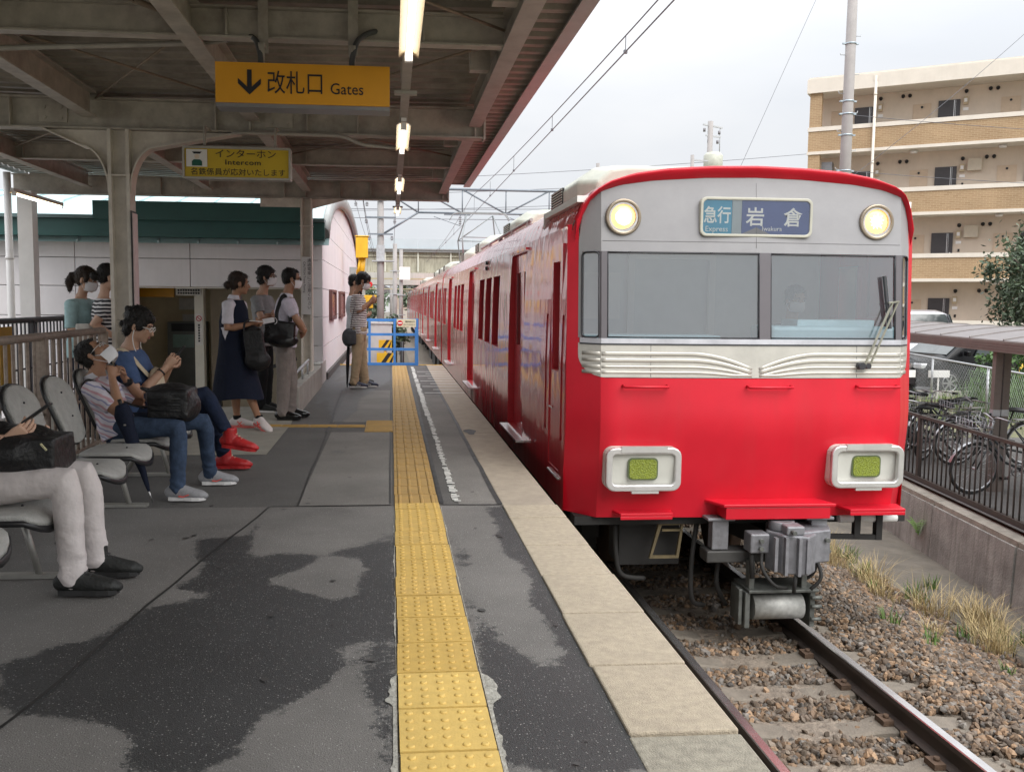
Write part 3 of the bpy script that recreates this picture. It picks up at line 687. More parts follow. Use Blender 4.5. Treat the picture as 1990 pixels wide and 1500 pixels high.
# corrugated roof
mb = MB(); P = []; y = -5.0
while y < 14.75:
    P += [(y, 3.19), (y+.07, 3.19), (y+.10, 3.26), (y+.17, 3.26)]; y += .2
P.append((14.75, 3.19)); vs = []
for (a, b) in P: vs += [(-5.45, a, b+.05), (-2.4, a, b-.01), (1.19, a, b+.03)]
mb.add(vs, [(3*i+j, 3*i+j+1, 3*i+4+j, 3*i+3+j) for i in range(len(P)-1) for j in (0, 1)])
mb.build('roof_sheet', soffit_m, canopy, recalc=False)
mb = MB(); mb.bb(1.20, 1.235, -5, 14.75, 3.16, 3.33); mb.bb(1.13, 1.20, -5, 14.75, 3.16, 3.175); mb.build('roof_fascia', fascia_m, canopy)
mb = MB(); mb.bb(-5.5, -5.46, -5, 14.75, 3.18, 3.36); mb.build('roof_fascia', fascia_m, canopy)
mb = MB(); mb.bb(-5.44, 1.19, 14.76, 14.79, 3.20, 3.36); mb.build('roof_fascia', fascia_m, canopy)
# columns: H sections with curved knees
def column(x, y, w, mat, knees=True, top=2.845):
    mb = MB()
    mb.bb(x-w/2, x-w/2+.03, y-.09, y+.09, -.1, top); mb.bb(x+w/2-.03, x+w/2, y-.09, y+.09, -.1, top); mb.bb(x-w/2+.03, x+w/2-.03, y-.008, y+.008, -.1, top)
    mb.bb(x-w/2-.006, x+w/2+.006, y-.095, y+.095, 2.44, 2.455)
    c = mb.build('column', mat, canopy)
    if knees:
        for s, R1, L in ((-1, .42, .55), (1, .42, .95)):
            mb = MB(); x0 = x + s*w/2; pts = []
            for i in range(9):
                a = R(90*i/8); pts.append((x0 + s*(R1*.55 - R1*.55*math.cos(a)), 2.30 + .40*math.sin(a)))
            pts.append((x0 + s*L, 2.842))
            poly = pts + [(x0, 2.842)]
            mb.prism(poly, y-.006, y+.006, 0, 'Y')
            for (p, q) in zip(pts[:-1], pts[1:]): mb.bar((p[0], y, p[1]), (q[0], y, q[1]), .15, .014, up=(0, 0, 1) if abs(q[0]-p[0]) > .03 else (1, 0, 0))
            mb.build('knee_bracket', mat, canopy)
column(-2.385, 8.6, .185, M('column_paint', (.66, .61, .54), .5, var=.12, scale=8, stain=.3, staincol=(.25, .17, .12)))
column(-1.235, 13.9, .165, M('column_paint', None), knees=False)
column(-2.385, 3.3, .185, M('column_paint', None)); column(-2.385, -1.9, .185, M('column_paint', None))
mb = MB(); mb.bb(-1.9, -1.32, 13.89, 13.91, 2.72, 2.843); mb.prism([(-1.15, 2.843), (-.65, 2.843), (-1.15, 2.70)], 13.892, 13.908, 0, 'Y'); mb.build('knee_bracket', M('column_paint', None), canopy)
mb = MB(); mb.bb(-5.18, -4.98, 13.55, 13.75, -1.8, 2.845); mb.build('column', white_m, canopy)
mb = MB(); mb.tube([(-5.32, 13.6, -1.8), (-5.32, 13.6, 3.1)], .05, 12)
for z in (.2, 1.9): mb.tube([(-5.32, 13.6, z), (-5.32, 13.6, z+.04)], .058, 12)
mb.build('drain_pipe', white_m, canopy)
rod_m = M('rusty_rod', (.25, .2, .15), .7, var=.3)
for a, b in (((-1.2, 4.0, 3.05), (.7, 5.9, 3.05)), ((.7, 6.05, 3.03), (-.9, 8.3, 3.03)), ((-1.25, 6.1, 3.06), (-2.5, 8.3, 3.06)), ((-2.5, 6.1, 3.05), (-1.2, 8.35, 3.05)),
             ((-1.2, 8.9, 3.06), (.7, 11.0, 3.06)), ((.7, 8.9, 3.05), (-1.2, 11.1, 3.05)), ((-2.6, 8.9, 3.06), (-4.2, 11.0, 3.06)), ((-1.3, 5.8, 3.05), (-2.5, 4.0, 3.05))):
    mb = MB(); mb.tube([a, b], .009, 6); d = (Vector(b)-Vector(a)).normalized(); mb.tube([Vector(a)+d*.1, Vector(a)+d*.28], .018, 6); mb.build('tie_rod', rod_m, canopy)
mb = MB(); mb.bb(-4.55, -1.33, 14.80, 14.84, 2.58, 2.86); tag(mb.build('teal_board', teal_m), 'dark teal fascia board hung across the far end of the canopy', 'board')
# conduits on the steelwork
hose_m = M('hose_grey', (.10, .105, .11), .5, var=.2); pipe_m = M('conduit_paint', (.40, .38, .34), .5, var=.15)
mb = MB(); mb.tube([(-2.95, 6.35, 2.93), (-2.75, 6.35, 2.945), (-1.2, 6.3, 3.02), (-1.05, 6.25, 3.03)], .018, 8); tag(mb.build('conduit', pipe_m), 'pale conduit pipe crossing under the roof to the gates sign', 'pipe')
def smooth_path(pts, n=5):
    pts = [Vector(p) for p in pts]; out = []
    for i in range(len(pts)-1):
        p0, p1, p2, p3 = pts[max(i-1, 0)], pts[i], pts[i+1], pts[min(i+2, len(pts)-1)]
        for k in range(n):
            t = k/n; out.append(.5*((2*p1) + (p2-p0)*t + (2*p0-5*p1+4*p2-p3)*t*t + (3*p1-p0-3*p2+p3)*t**3))
    out.append(pts[-1]); return out
mb = MB(); mb.tube(smooth_path([(-1.05, 6.25, 3.03), (-.95, 6.1, 3.02), (-.83, 5.9, 2.95), (-.78, 5.78, 2.82), (-.78, 5.76, 2.75)]), .017, 8); tag(mb.build('cable_hose', hose_m), 'dark hose looping into the gates sign at its arrow end', 'cable')
mb = MB(); mb.tube(smooth_path([(.0, 6.1, 3.06), (-.10, 5.95, 3.03), (-.20, 5.85, 2.95), (-.235, 5.78, 2.82), (-.235, 5.76, 2.75)]), .017, 8); tag(mb.build('cable_hose', hose_m), 'dark hose looping into the gates sign above its English word', 'cable')
mb = MB(); mb.tube(smooth_path([(-1.4, 8.48, 2.83), (-.6, 8.48, 2.83), (-.42, 8.49, 2.82), (-.25, 8.5, 2.76), (.0, 8.5, 2.74), (.06, 8.5, 2.74)]), .016, 8); tag(mb.build('conduit', pipe_m), 'thin bent conduit along the beam foot above the intercom sign', 'pipe')
# fluorescent lamps on a duct
mb = MB(); mb.bb(.065, .125, 3.2, 14.7, 2.765, 2.82)
for y in (3.3, 6.35, 8.6, 11.25, 13.9): mb.bb(.02, .17, y-.03, y+.03, 2.74, 2.762); mb.bb(.06, .13, y-.02, y+.02, 2.822, 2.95)
tag(mb.build('lamp_duct', pipe_m), 'straight grey cable duct carrying the row of strip lights', 'duct')
def lamp(name, c, L, axis, label, group):
    t = thing(name, label, 'strip light', c, group); x, y, z = c
    dx, dy = (0, 1) if axis == 'Y' else (1, 0)
    def b(mb, u0, u1, v0, v1, z0, z1):
        if axis == 'Y': mb.bb(x+v0, x+v1, y+u0, y+u1, z+z0, z+z1)
        else: mb.bb(x+u0, x+u1, y+v0, y+v1, z+z0, z+z1)
    mb = MB(); b(mb, -L/2-.03, L/2+.03, -.02, .02, -.012, .02); o = mb.build('lamp_housing', white_m, t)
    mb = MB()
    V_ = [Vector((x, y, z)) + Vector((dy*s, dx*s, 0))*w + Vector((0, 0, h)) + Vector((dx, dy, 0))*u for u in (-L/2, L/2) for (s, w, h) in ((-1, .055, -.035), (-1, .02, -.013), (1, .02, -.013), (1, .055, -.035))]
    mb.add(V_, [(0, 1, 5, 4), (1, 2, 6, 5), (2, 3, 7, 6)]); mb.build('reflector', M('lamp_reflector', (.6, .48, .30), .5, var=.1), t)
    mb = MB(); p0 = Vector((x, y, z-.045)); d = Vector((dx, dy, 0)); mb.tube([p0-d*(L/2-.05), p0+d*(L/2-.05)], .0165, 10, rnd=True); mb.build('tube', tube_em, t)
    for s in (-1, 1):
        mb = MB(); b(mb, s*(L/2-.035)-.02, s*(L/2-.035)+.02, -.022, .022, -.065, -.013); mb.build('lamp_socket', white_m, t)
    return t
for i, y in enumerate((1.4, 4.68, 7.93, 11.1, 14.2)):
    lamp('strip_light', (.095, y, 2.752), 1.28 if i < 4 else 1.0, 'Y', ['lit strip light on the duct, overhead behind the camera', 'lit strip light on the duct, the largest, cut by the picture top', 'lit strip light on the duct just past the gates sign', 'lit strip light on the duct between the second and last lamps', 'lit strip light at the far end of the duct over the gate'][i], 'strip lights on the duct')
lamp('strip_light', (-4.54, 12.6, 2.66), 1.65, 'Y', 'lit strip light above the white post and drain pipe', 'strip lights on the canopy edge')

# ------------------------------------------------------------------ hanging signs
amber = M('sign_amber', (.72, .33, .012), .45, var=.04, scale=6); signyel = M('sign_yellow', (.58, .40, .02), .45, var=.05, scale=5); grey_case = M('sign_case', (.24, .24, .25), .4, metal=.4, var=.1)
t = thing('gates_sign', 'hanging amber sign with a down arrow pointing to the gates', 'sign', (-.52, 5.72, 2.52))
mb = MB(); mb.bb(-1.03, -.01, 5.70, 5.86, 2.503, 2.75); mb.build('sign_case', grey_case, t)
mb = MB(); mb.bb(-1.03, -.01, 5.688, 5.698, 2.525, 2.757); mb.build('sign_face', amber, t)
mb = MB(); y0, y1 = 5.683, 5.687; cx = -.832
mb.bb(cx-.013, cx+.013, y0, y1, 2.60, 2.715)
mb.prism([(cx, 2.572), (cx-.066, 2.634), (cx-.066, 2.665), (cx, 2.604), (cx+.066, 2.665), (cx+.066, 2.634)], y0-.0008, y1-.0008, 0, 'Y'); mb.build('arrow_mark', print_m, t)
text('改札口', .142, print_m, (-.735, 5.686, 2.594), t, sx=.80)
text('Gates', .092, print_m, (-.363, 5.686, 2.588), t, sx=.92)
for x in (-.775, -.235):
    mb = MB(); mb.bb(x-.03, x+.03, 5.875, 5.885, 2.86, 3.19); mb.tube([(x, 5.80, 2.75), (x, 5.80, 2.90)], .018, 8); mb.bb(x-.02, x+.02, 5.79, 5.88, 2.88, 2.90); mb.build('hanger', steel_m, t)
t = thing('intercom_sign', 'hanging yellow intercom sign with a station attendant picture', 'sign', (-1.32, 8.3, 2.4))
mb = MB(); mb.ring(rrect(-1.322, 2.534, .915, .275, .012, 2), rrect(-1.322, 2.534, .88, .24, .006, 2), 8.24, 8.36); mb.build('sign_case', M('sign_frame', (.42, .40, .36), .4, metal=.3, var=.1), t)
mb = MB(); mb.bb(-1.765, -.880, 8.26, 8.35, 2.412, 2.656); mb.build('sign_face', signyel, t)
mb = MB(); mb.bb(-1.748, -1.573, 8.253, 8.258, 2.50, 2.646); mb.build('picture_panel', white_m, t)
mb = MB(); mb.prism([(-1.70, 2.508), (-1.615, 2.508), (-1.615, 2.545), (-1.632, 2.560), (-1.683, 2.560), (-1.70, 2.545)], 8.249, 8.252, 0, 'Y'); mb.build('uniform_mark', M('print_green', (.01, .10, .07), .6, var=0), t)
mb = MB(); mb.prism([(-1.698, 2.625), (-1.617, 2.625), (-1.632, 2.608), (-1.683, 2.608)], 8.249, 8.252, 0, 'Y'); mb.build('cap_mark', [print_m, white_m], t)
mb = MB(); mb.prism(circ(-1.6575, 2.585, .021, 16), 8.2505, 8.2525, 0, 'Y'); mb.build('face_mark', M('print_skin', (.75, .62, .5), .6, var=0), t)
text('インターホン', .078, print_m, (-1.510, 8.257, 2.587), t, sx=1.12, depth=.001)
text('Intercom', .062, print_m, (-1.425, 8.257, 2.522), t, sx=1.22, depth=.003, spacing=1.1)
text('名鉄係員が応対いたします', .064, print_m, (-1.715, 8.257, 2.437), t, sx=1.05, depth=.001)
for x in (-1.6, -1.0):
    mb = MB(); mb.tube([(x, 8.3, 2.67), (x, 8.3, 2.85)], .012, 8); mb.bb(x-.012, x+.012, 8.3, 8.53, 2.846, 2.856); mb.build('hanger', steel_m, t)
t = thing('passing_trains_sign', 'narrow white vertical caution sign on the column beside the man in white', 'sign', (-1.235, 13.79, 1.17))
mb = MB(); mb.bb(-1.305, -1.165, 13.79, 13.805, 1.16, 2.0); mb.build('sign_board', M('sign_white', (.62, .61, .60), .5, var=.05), t)
for i, ch in enumerate('通過電車にご注意ください'): text(ch, .06, print_m, (-1.222, 13.789, 1.925 - .062*i), t, depth=.0008)
text('CAUTION Trains Passing', .043, print_m, (-1.275, 13.789, 1.93), t, rot=(90, 90, 0), depth=.0008)
mb = MB(); mb.bb(-2.275, -2.265, 8.50, 8.64, 1.15, 2.12); mb.bb(-2.285, -2.277, 8.49, 8.65, 1.13, 2.14, 1)
tag(mb.build('column_sign', [M('sign_pink', (.70, .56, .56), .5, var=.08, scale=14), black_m]), 'narrow pink sign board seen edge-on on the Y-shaped column', 'sign')

# ------------------------------------------------------------------ railings behind the chairs
rail_paint = M('railing_paint', (.34, .27, .22), .55, var=.3, scale=18, stain=.6, staincol=(.13, .075, .05)); dark_rail = M('dark_railing', (.055, .05, .055), .5, var=.2)
def railing(name, label, p0, p1, top, step, r, mat, rtop, posts, mid=.52):
    t = thing(name, label, 'railing', p0); p0, p1 = Vector(p0), Vector(p1); d = p1-p0; L = d.length; d.normalize()
    mb = MB(); mb.tube([p0+Vector((0, 0, top)), p1+Vector((0, 0, top))], rtop, 10); mb.build('top_rail', mat, t)
    mb = MB(); mb.tube([p0+Vector((0, 0, .12)), p1+Vector((0, 0, .12))], .016, 8); mb.build('bottom_rail', mat, t)
    mb = MB(); mb.tube([p0+Vector((0, 0, mid)), p1+Vector((0, 0, mid))], .012, 8); mb.build('middle_rail', mat, t)
    me = None; u = .04
    while u < L:
        p = p0 + d*u
        if me is None:
            mb = MB(); mb.tube([p+Vector((0, 0, .1)), p+Vector((0, 0, top-rtop*.5))], r, 8); me = mb.build('baluster', mat, t); b0 = Vector(p); bl = me.location.copy()
        else:
            o = me.copy(); COL.objects.link(o); o.location = bl + (p - b0)
        u += step
    n = max(2, int(posts))
    for i in range(n):
        p = p0 + d*(L*i/(n-1)); mb = MB(); mb.bar(p+Vector((0, 0, -.05)), p+Vector((0, 0, top-.01)), .075, .045, up=tuple(d)); mb.build('post', mat, t)
    return t
railing('railing', 'rusty cream railing of upright bars right behind the chairs', (-2.55, 2.6, 0), (-2.55, 8.5, 0), 1.085, .125, .0135, rail_paint, .03, 5)
railing('railing', 'darker railing beyond the rusty one, before the white station wall', (-4.36, 8.6, 0), (-4.36, 13.3, 0), 1.10, .12, .012, dark_rail, .035, 4)
mb = MB(); mb.bb(-4.30, -4.285, 10.62, 10.95, .2, 1.04); tag(mb.build('notice_board', M('ochre_board', (.42, .24, .03), .6, var=.2)), 'ochre notice board tied to the darker railing', 'sign')
mb = MB(); mb.bb(-1.23, -1.10, 11.2, 14.95, -.02, .33); bevel(mb.build('low_wall', conc), .012)
tag(bpy.data.objects['low_wall'], 'low concrete wall beside the landing, behind the man in white', 'wall')
mb = MB(); mb.bb(-1.24, -1.12, 15.0, 16.2, -.02, .36); bevel(mb.build('wall_plinth', M('plinth_concrete', (.45, .44, .41), .85, var=.12, scale=6, bump=.2)), .015)
tag(bpy.data.objects['wall_plinth'], 'pale concrete plinth at the corner of the station wall', 'wall')
t = thing('handrail', 'short low steel handrail on the low concrete wall', 'handrail', (-1.17, 12.4, .33))
mb = MB(); mb.tube([(-1.17, 11.4, .47), (-1.17, 13.3, .52)], .02, 8); mb.build('rail', galv_m, t)
for y, z in ((11.6, .475), (12.4, .495), (13.2, .517)):
    mb = MB(); mb.tube([(-1.17, y, .32), (-1.17, y, z)], .015, 8); mb.build('post', galv_m, t)

# ------------------------------------------------------------------ station building
st = thing('station_building', 'white panelled station building with a vaulted teal roof beside the platform', 'building', (-5, 20, -1.8))
joint = M('panel_joint', (.36, .345, .34), .8, var=.1)
def arch(y):
    u = max(0., 1 - ((y-23.5)/8.3)**2); return 2.18 + 1.40*math.sqrt(u)
def xpanel(x0, x1, z0, z1):
    mb = MB(); g = .005; mb.bb(x0+g, x1-g, 15.5, 15.56, z0+g, z1-g); o = mb.build('wall_panel', panel_m, st); bevel(o, .006, 1)
xs = [-12.3, -10.49, -8.68, -6.87, -5.06, -3.25, -1.44, -1.12]
zs = [-1.8, -1.27, -.8, -.33, .14, .62, 1.09, 1.565, 2.02, 2.40]
for i in range(len(xs)-1):
    for k in range(len(zs)-1):
        lo, hi = xs[i], xs[i+1]
        if zs[k+1] <= 1.6 and lo >= -5.1 and hi <= -1.4:
            if lo < -4.2: hi = -4.14
            else: continue
        xpanel(lo, hi, zs[k], zs[k+1])
mb = MB(); mb.bb(-12.3, -4.16, 15.57, 15.6, -1.8, 2.45); mb.bb(-4.14, -1.13, 15.57, 15.6, 1.575, 2.45); mb.bb(-1.43, -1.14, 15.57, 15.6, -1.8, 1.575); mb.build('wall_backing', joint, st)
mb = MB(); mb.bb(-4.14, -1.44, 15.5, 15.62, 1.545, 1.563); mb.build('lintel_trim', M('lintel_metal', (.5, .47, .42), .4, metal=.4), st)
# gable wall along the track: panels cut by the arch
ysm = [15.5, 19.1, 22.7, 26.3, 29.9, 31.75]; zsm = [-1.8, .12, .60, 1.08, 1.56, 2.04, 2.52, 3.0, 3.7]
for i in range(len(ysm)-1):
    for k in range(len(zsm)-1):
        a, b, z0, z1 = ysm[i]+.007, ysm[i+1]-.007, zsm[k]+.005, zsm[k+1]-.005
        top = [(a + (b-a)*j/12) for j in range(13)]; topz = [min(z1, arch(y)-.02) for y in top]
        pts = [(y, z) for y, z in zip(top, topz) if z > z0+.02]
        if len(pts) < 2: continue
        poly = [(pts[0][0], z0)] + [(pts[-1][0], z0)] + [(y, z) for y, z in reversed(pts)]
        mb = MB(); mb.prism(poly, -1.2, -1.13, 0, 'X'); mb.build('wall_panel', panel_m, st)
poly = [(15.62, -1.8), (31.7, -1.8)] + [(31.7 - (31.7-15.62)*j/30, arch(31.7 - (31.7-15.62)*j/30) - .03) for j in range(31)]
mb = MB(); mb.prism(poly, -1.24, -1.205, 0, 'X'); mb.build('wall_backing', joint, st)
mb = MB(); mb.bb(-1.13, -1.085, 16.21, 31.7, -.05, .12); mb.build('wall_base', M('base_dark', (.07, .065, .06), .8, var=.3), st)
mb = MB(); mb.tube([(-1.06, y, arch(y)) for y in np.linspace(15.3, 31.8, 40)], [(.07, .16)]*40, 8, side=(1, 0, 0)); mb.build('arch_trim', M('arch_trim', (.30, .31, .30), .5, var=.1), st)
n = 40; yv = np.linspace(15.2, 31.8, n); vs = []
for y in yv: vs += [(-14, y, arch(y)+.07), (-1.0, y, arch(y)+.07)]
mb = MB(); mb.add(vs, [(2*i, 2*i+1, 2*i+3, 2*i+2) for i in range(n-1)]); mb.build('roof', vault_m, st, smooth=True)
mb = MB()
for x in np.arange(-13.6, -1.2, .62):
    q = [(x, y, arch(y)+.085) for y in yv[::3]]
    for a, b in zip(q[:-1], q[1:]): mb.bar(a, b, .03, .05)
tag(mb.build('roof_seam', M('vault_seam', (.38, .50, .52), .4), st), kind='stuff')
mb = MB(); mb.bb(-14, -1.06, 15.1, 15.46, 2.34, 2.60); mb.build('eave', teal_m, st)
mb = MB(); mb.bb(-14, -1.06, 15.0, 15.44, 2.605, 2.66); mb.build('gutter', M('gutter', (.09, .14, .14), .4), st)
# inside, beyond the opening: ticket hall
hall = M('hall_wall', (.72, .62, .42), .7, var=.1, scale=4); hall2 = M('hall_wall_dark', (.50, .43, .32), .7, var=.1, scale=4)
mb = MB(); mb.bb(-4.9, -1.25, 15.63, 21, -.60, -.551); mb.build('hall_floor', M('hall_floor', (.3, .28, .24), .5, var=.15), st)
mb = MB(); mb.bb(-4.9, -1.25, 15.63, 21, 1.9, 1.95); mb.build('hall_ceiling', M('hall_ceiling', (.45, .42, .36), .7), st)
mb = MB(); mb.bb(-5.0, -4.9, 15.63, 21, -.6, 1.95); mb.build('hall_wall', hall, st)
mb = MB(); mb.bb(-4.9, -3.3, 18.0, 18.1, -.55, 1.9); mb.build('hall_wall', hall, st)
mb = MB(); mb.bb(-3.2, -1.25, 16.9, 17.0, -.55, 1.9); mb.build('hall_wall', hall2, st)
mb = MB(); mb.bb(-3.36, -3.21, 16.3, 16.5, -.55, 1.9); mb.build('hall_pillar', M('hall_pillar', (.80, .77, .66), .5, var=.06), st)
t = thing('hall_sign', 'amber overhead sign just inside the ticket hall opening', 'sign', (-4.0, 16.4, 1.5))
mb = MB(); mb.bb(-4.4, -3.72, 16.40, 16.46, 1.40, 1.68); mb.build('sign_board', amber, t)
mb = MB(); mb.tube([(-4.06, 16.43, 1.66), (-4.06, 16.43, 1.9)], .015, 6); mb.build('hanger', steel_m, t)
t = thing('hall_notice', 'white overhead notice beside the amber sign inside the ticket hall', 'sign', (-3.4, 16.4, 1.5))
mb = MB(); mb.bb(-3.66, -3.24, 16.28, 16.298, 1.43, 1.56); mb.build('sign_board', M('notice_white', (.8, .78, .72), .6), t)
for k in range(2):
    mb = MB()
    for i in range(9): mb.bb(-3.63+.042*i, -3.60+.042*i, 16.276, 16.279, 1.455+.05*k, 1.485+.05*k)
    tag(mb.build('print_line', print_m, t), kind='stuff')
t = thing('no_smoking_poster', 'white no smoking poster on the pale pillar of the ticket hall', 'poster', (-3.285, 16.29, .8))
mb = MB(); mb.bb(-3.345, -3.225, 16.288, 16.297, .58, 1.12); mb.build('poster_sheet', M('notice_white', None), t)
redp = M('print_red', (.55, .02, .03), .6, var=0)
mb = MB(); mb.ring(circ(-3.285, 1.04, .048), circ(-3.285, 1.04, .036), 16.283, 16.287); mb.bar((-3.315, 16.285, 1.065), (-3.255, 16.285, 1.015), .004, .012); mb.build('no_smoking_mark', redp, t)
mb = MB()
for i in range(7): mb.bb(-3.30, -3.27, 16.284, 16.287, .91-.045*i, .94-.045*i)
tag(mb.build('print_line', print_m, t), kind='stuff')
t = thing('fare_machine', 'grey fare adjustment machine against the ticket hall wall', 'machine', (-3.75, 17.6, -.55))
mb = MB(); mb.bb(-4.1, -3.45, 17.5, 17.98, -.55, .95); mb.build('machine_body', M('machine_grey', (.17, .18, .16), .4, var=.1), t)
mb = MB(); mb.bb(-4.0, -3.62, 17.485, 17.498, .48, .72); mb.build('machine_screen', M('machine_screen', (.25, .38, .33), .3), t)
mb = MB(); mb.bb(-4.02, -3.55, 17.47, 17.498, .78, .92); mb.build('machine_panel', black_m, t)
for i, (x, z, w, h) in enumerate(((-3.84, 1.28, .30, .22), (-3.82, 1.02, .22, .13), (-2.75, 1.03, .2, .26))):
    mb = MB(); y = 17.99 if x < -3.2 else 16.89; mb.bb(x-w/2, x+w/2, y-.006, y, z-h/2, z+h/2); tag(mb.build('wall_notice', M('notice_white', None)), ['larger pale notice above the fare machine', 'smaller pale notice right above the fare machine', 'faded notice on the dark hall wall beside the pillar'][i], 'notice')
mb = MB(); mb.bar((-2.95, 16.2, -.1), (-1.6, 15.9, .38), .06, .06); mb.bb(-2.98, -2.90, 16.15, 16.25, -.55, -.1); tag(mb.build('gate_barrier', black_m), 'black sloping barrier rail inside the ticket hall opening', 'barrier')
# windows of the gable wall
for i, (y0, y1, z0, z1) in enumerate(((17.15, 18.6, 1.01, 1.57), (20.2, 22.0, 1.0, 1.57))):
    mb = MB(); oy, oz = (y0+y1)/2, (z0+z1)/2; mb.ring(rrect(oy, oz, y1-y0, z1-z0, .02, 1), rrect(oy, oz, y1-y0-.16, z1-z0-.10, .02, 1), -1.13, -1.07, 0, 'X'); w = mb.build('window', M('brown_frame', (.11, .045, .04), .4, var=.1), st)
    mb = MB(); mb.bb(-1.125, -1.10, y0+.09, y1-.09, z0+.06, z1-.06); mb.build('pane', M('train_reflection_pane', (.30, .15, .14), .15, var=.1), w)  # red-brown base colour holds the reflection of the red train
mb = MB(); mb.bb(-1.13, -.95, 25.6, 26.2, 1.75, 2.28); mb.bb(-.949, -.94, 25.66, 26.14, 1.81, 2.22, 1); tag(mb.build('wall_box', [M('arch_trim', None), amber]), 'amber fronted box sign high on the gable wall', 'sign')

# ------------------------------------------------------------------ blue fence at the platform end
blue = M('blue_paint', (.05, .20, .52), .45, var=.12, scale=8)
t = thing('blue_fence', 'blue steel barrier closing the platform end', 'fence', (.05, 19.85, 0))
for z in (.03, .345, .66, .965):
    mb = MB(); mb.bb(-.62, .515, 19.83, 19.87, z-.028, z+.028); mb.build('rail', blue, t)
for x, w in ((-.455, .05), (.075, .05), (.545, .075), (-.62, .05)):
    mb = MB(); mb.bb(x-w/2, x+w/2, 19.815, 19.885, -.02, 1.0); mb.build('post', blue, t)
t = thing('no_entry_plate', 'cream plate with a red no-entry disc on the blue barrier', 'sign', (.33, 19.80, .8))
mb = MB(); mb.bb(.12, .53, 19.80, 19.812, .82, .99); mb.build('plate', M('cream_plate', (.62, .58, .42), .5, var=.05), t)
mb = MB(); mb.prism(circ(.19, .905, .058), 19.793, 19.798, 0, 'Y'); mb.build('disc_mark', redp, t)
mb = MB(); mb.bb(.15, .23, 19.788, 19.792, .893, .917); mb.build('bar_mark', white_print, t)
text('関係者以外', .042, print_m, (.30, 19.798, .92), t, depth=.0008); text('立入できません', .036, print_m, (.26, 19.798, .86), t, depth=.0008)
# ------------------------------------------------------------------ train
def paint_red(name, wav):
    m = bpy.data.materials.new(name); m.use_nodes = True; n = m.node_tree.nodes; l = m.node_tree.links; b = n['Principled BSDF']
    g = n.new('ShaderNodeNewGeometry')
    t = n.new('ShaderNodeTexNoise'); t.inputs['Scale'].default_value = 1.7; t.inputs['Detail'].default_value = 5; l.new(g.outputs['Position'], t.inputs[0])
    r = n.new('ShaderNodeValToRGB'); r.color_ramp.elements[0].position = .35; r.color_ramp.elements[0].color = (.50, .009, .022, 1); r.color_ramp.elements[1].position = .7; r.color_ramp.elements[1].color = (.60, .011, .028, 1)
    l.new(t.outputs[0], r.inputs[0])
    mp = n.new('ShaderNodeMapping'); mp.inputs['Scale'].default_value = (6, 6, .6); l.new(g.outputs['Position'], mp.inputs[0])
    t2 = n.new('ShaderNodeTexNoise'); t2.inputs['Scale'].default_value = 2; t2.inputs['Detail'].default_value = 6; l.new(mp.outputs[0], t2.inputs[0])
    mr = n.new('ShaderNodeMapRange'); mr.inputs[1].default_value = .5; mr.inputs[2].default_value = .8; mr.inputs[4].default_value = .25; l.new(t2.outputs[0], mr.inputs[0])
    mm = n.new('ShaderNodeMixRGB'); mm.inputs[2].default_value = (.40, .02, .025, 1); l.new(mr.outputs[0], mm.inputs[0]); l.new(r.outputs[0], mm.inputs[1]); l.new(mm.outputs[0], b.inputs['Base Color'])
    b.inputs['Roughness'].default_value = .32; b.inputs['Coat Weight'].default_value = .95 if wav else .12; b.inputs['Specular IOR Level'].default_value = .5 if wav else .28; b.inputs['Coat IOR'].default_value = 1.55 if wav else 1.5; b.inputs['Coat Roughness'].default_value = .07 if wav else .2
    mr2 = n.new('ShaderNodeMapRange'); mr2.inputs[3].default_value = .28; mr2.inputs[4].default_value = .5; l.new(t2.outputs[0], mr2.inputs[0]); l.new(mr2.outputs[0], b.inputs['Roughness'])
    if wav:
        mp2 = n.new('ShaderNodeMapping'); mp2.inputs['Scale'].default_value = (1, 1.0, .35); l.new(g.outputs['Position'], mp2.inputs[0])
        t3 = n.new('ShaderNodeTexNoise'); t3.inputs['Scale'].default_value = 2.6; t3.inputs['Detail'].default_value = 2; l.new(mp2.outputs[0], t3.inputs[0])
        bp = n.new('ShaderNodeBump'); bp.inputs['Strength'].default_value = .22; bp.inputs['Distance'].default_value = .05; l.new(t3.outputs[0], bp.inputs['Height'])
        l.new(bp.outputs[0], b.inputs['Normal']); l.new(bp.outputs[0], b.inputs['Coat Normal'])
    return m
red_side = paint_red('red_body_paint', True); red_front = paint_red('red_front_paint', False)
silver_m = M('silver_trim', (.52, .50, .45), .34, metal=.45, var=.1, scale=5); silver2_m = M('silver_ridge', (.60, .575, .52), .3, metal=.45, var=.06)
greyface_m = M('grey_front_paint', (.28, .275, .283), .42, var=.06, scale=5, stain=.15, staincol=(.3, .29, .28)); greydark_m = M('grey_window_post', (.115, .105, .115), .45, var=.05)
under_m = M('underframe_black', (.016, .015, .014), .75, var=.3, scale=10); coup_m = M('coupler_grey', (.22, .22, .235), .5, metal=.4, var=.2, scale=15, stain=.4, staincol=(.05, .045, .04))
glass_front = glass_mat('windscreen_glass', (.92, .95, .97), .20, .012, .13, (.44, .52, .57)); glass_dark = M('dark_window', (.025, .03, .028), .06, var=0, spec=.6)  # pale diffuse film brightens the windscreen in place of stronger sky reflection
rubber_m = M('window_rubber', (.03, .03, .035), .5, var=0); roofgrey_m = M('train_roof', (.33, .33, .32), .7, var=.2, scale=4); unit_m = M('cooler_paint', (.44, .45, .38), .5, var=.12, scale=6, stain=.2, staincol=(.25, .24, .2))
reveal_m = M('red_reveal', (.48, .02, .03), .45, var=.1)
HW = 1.42
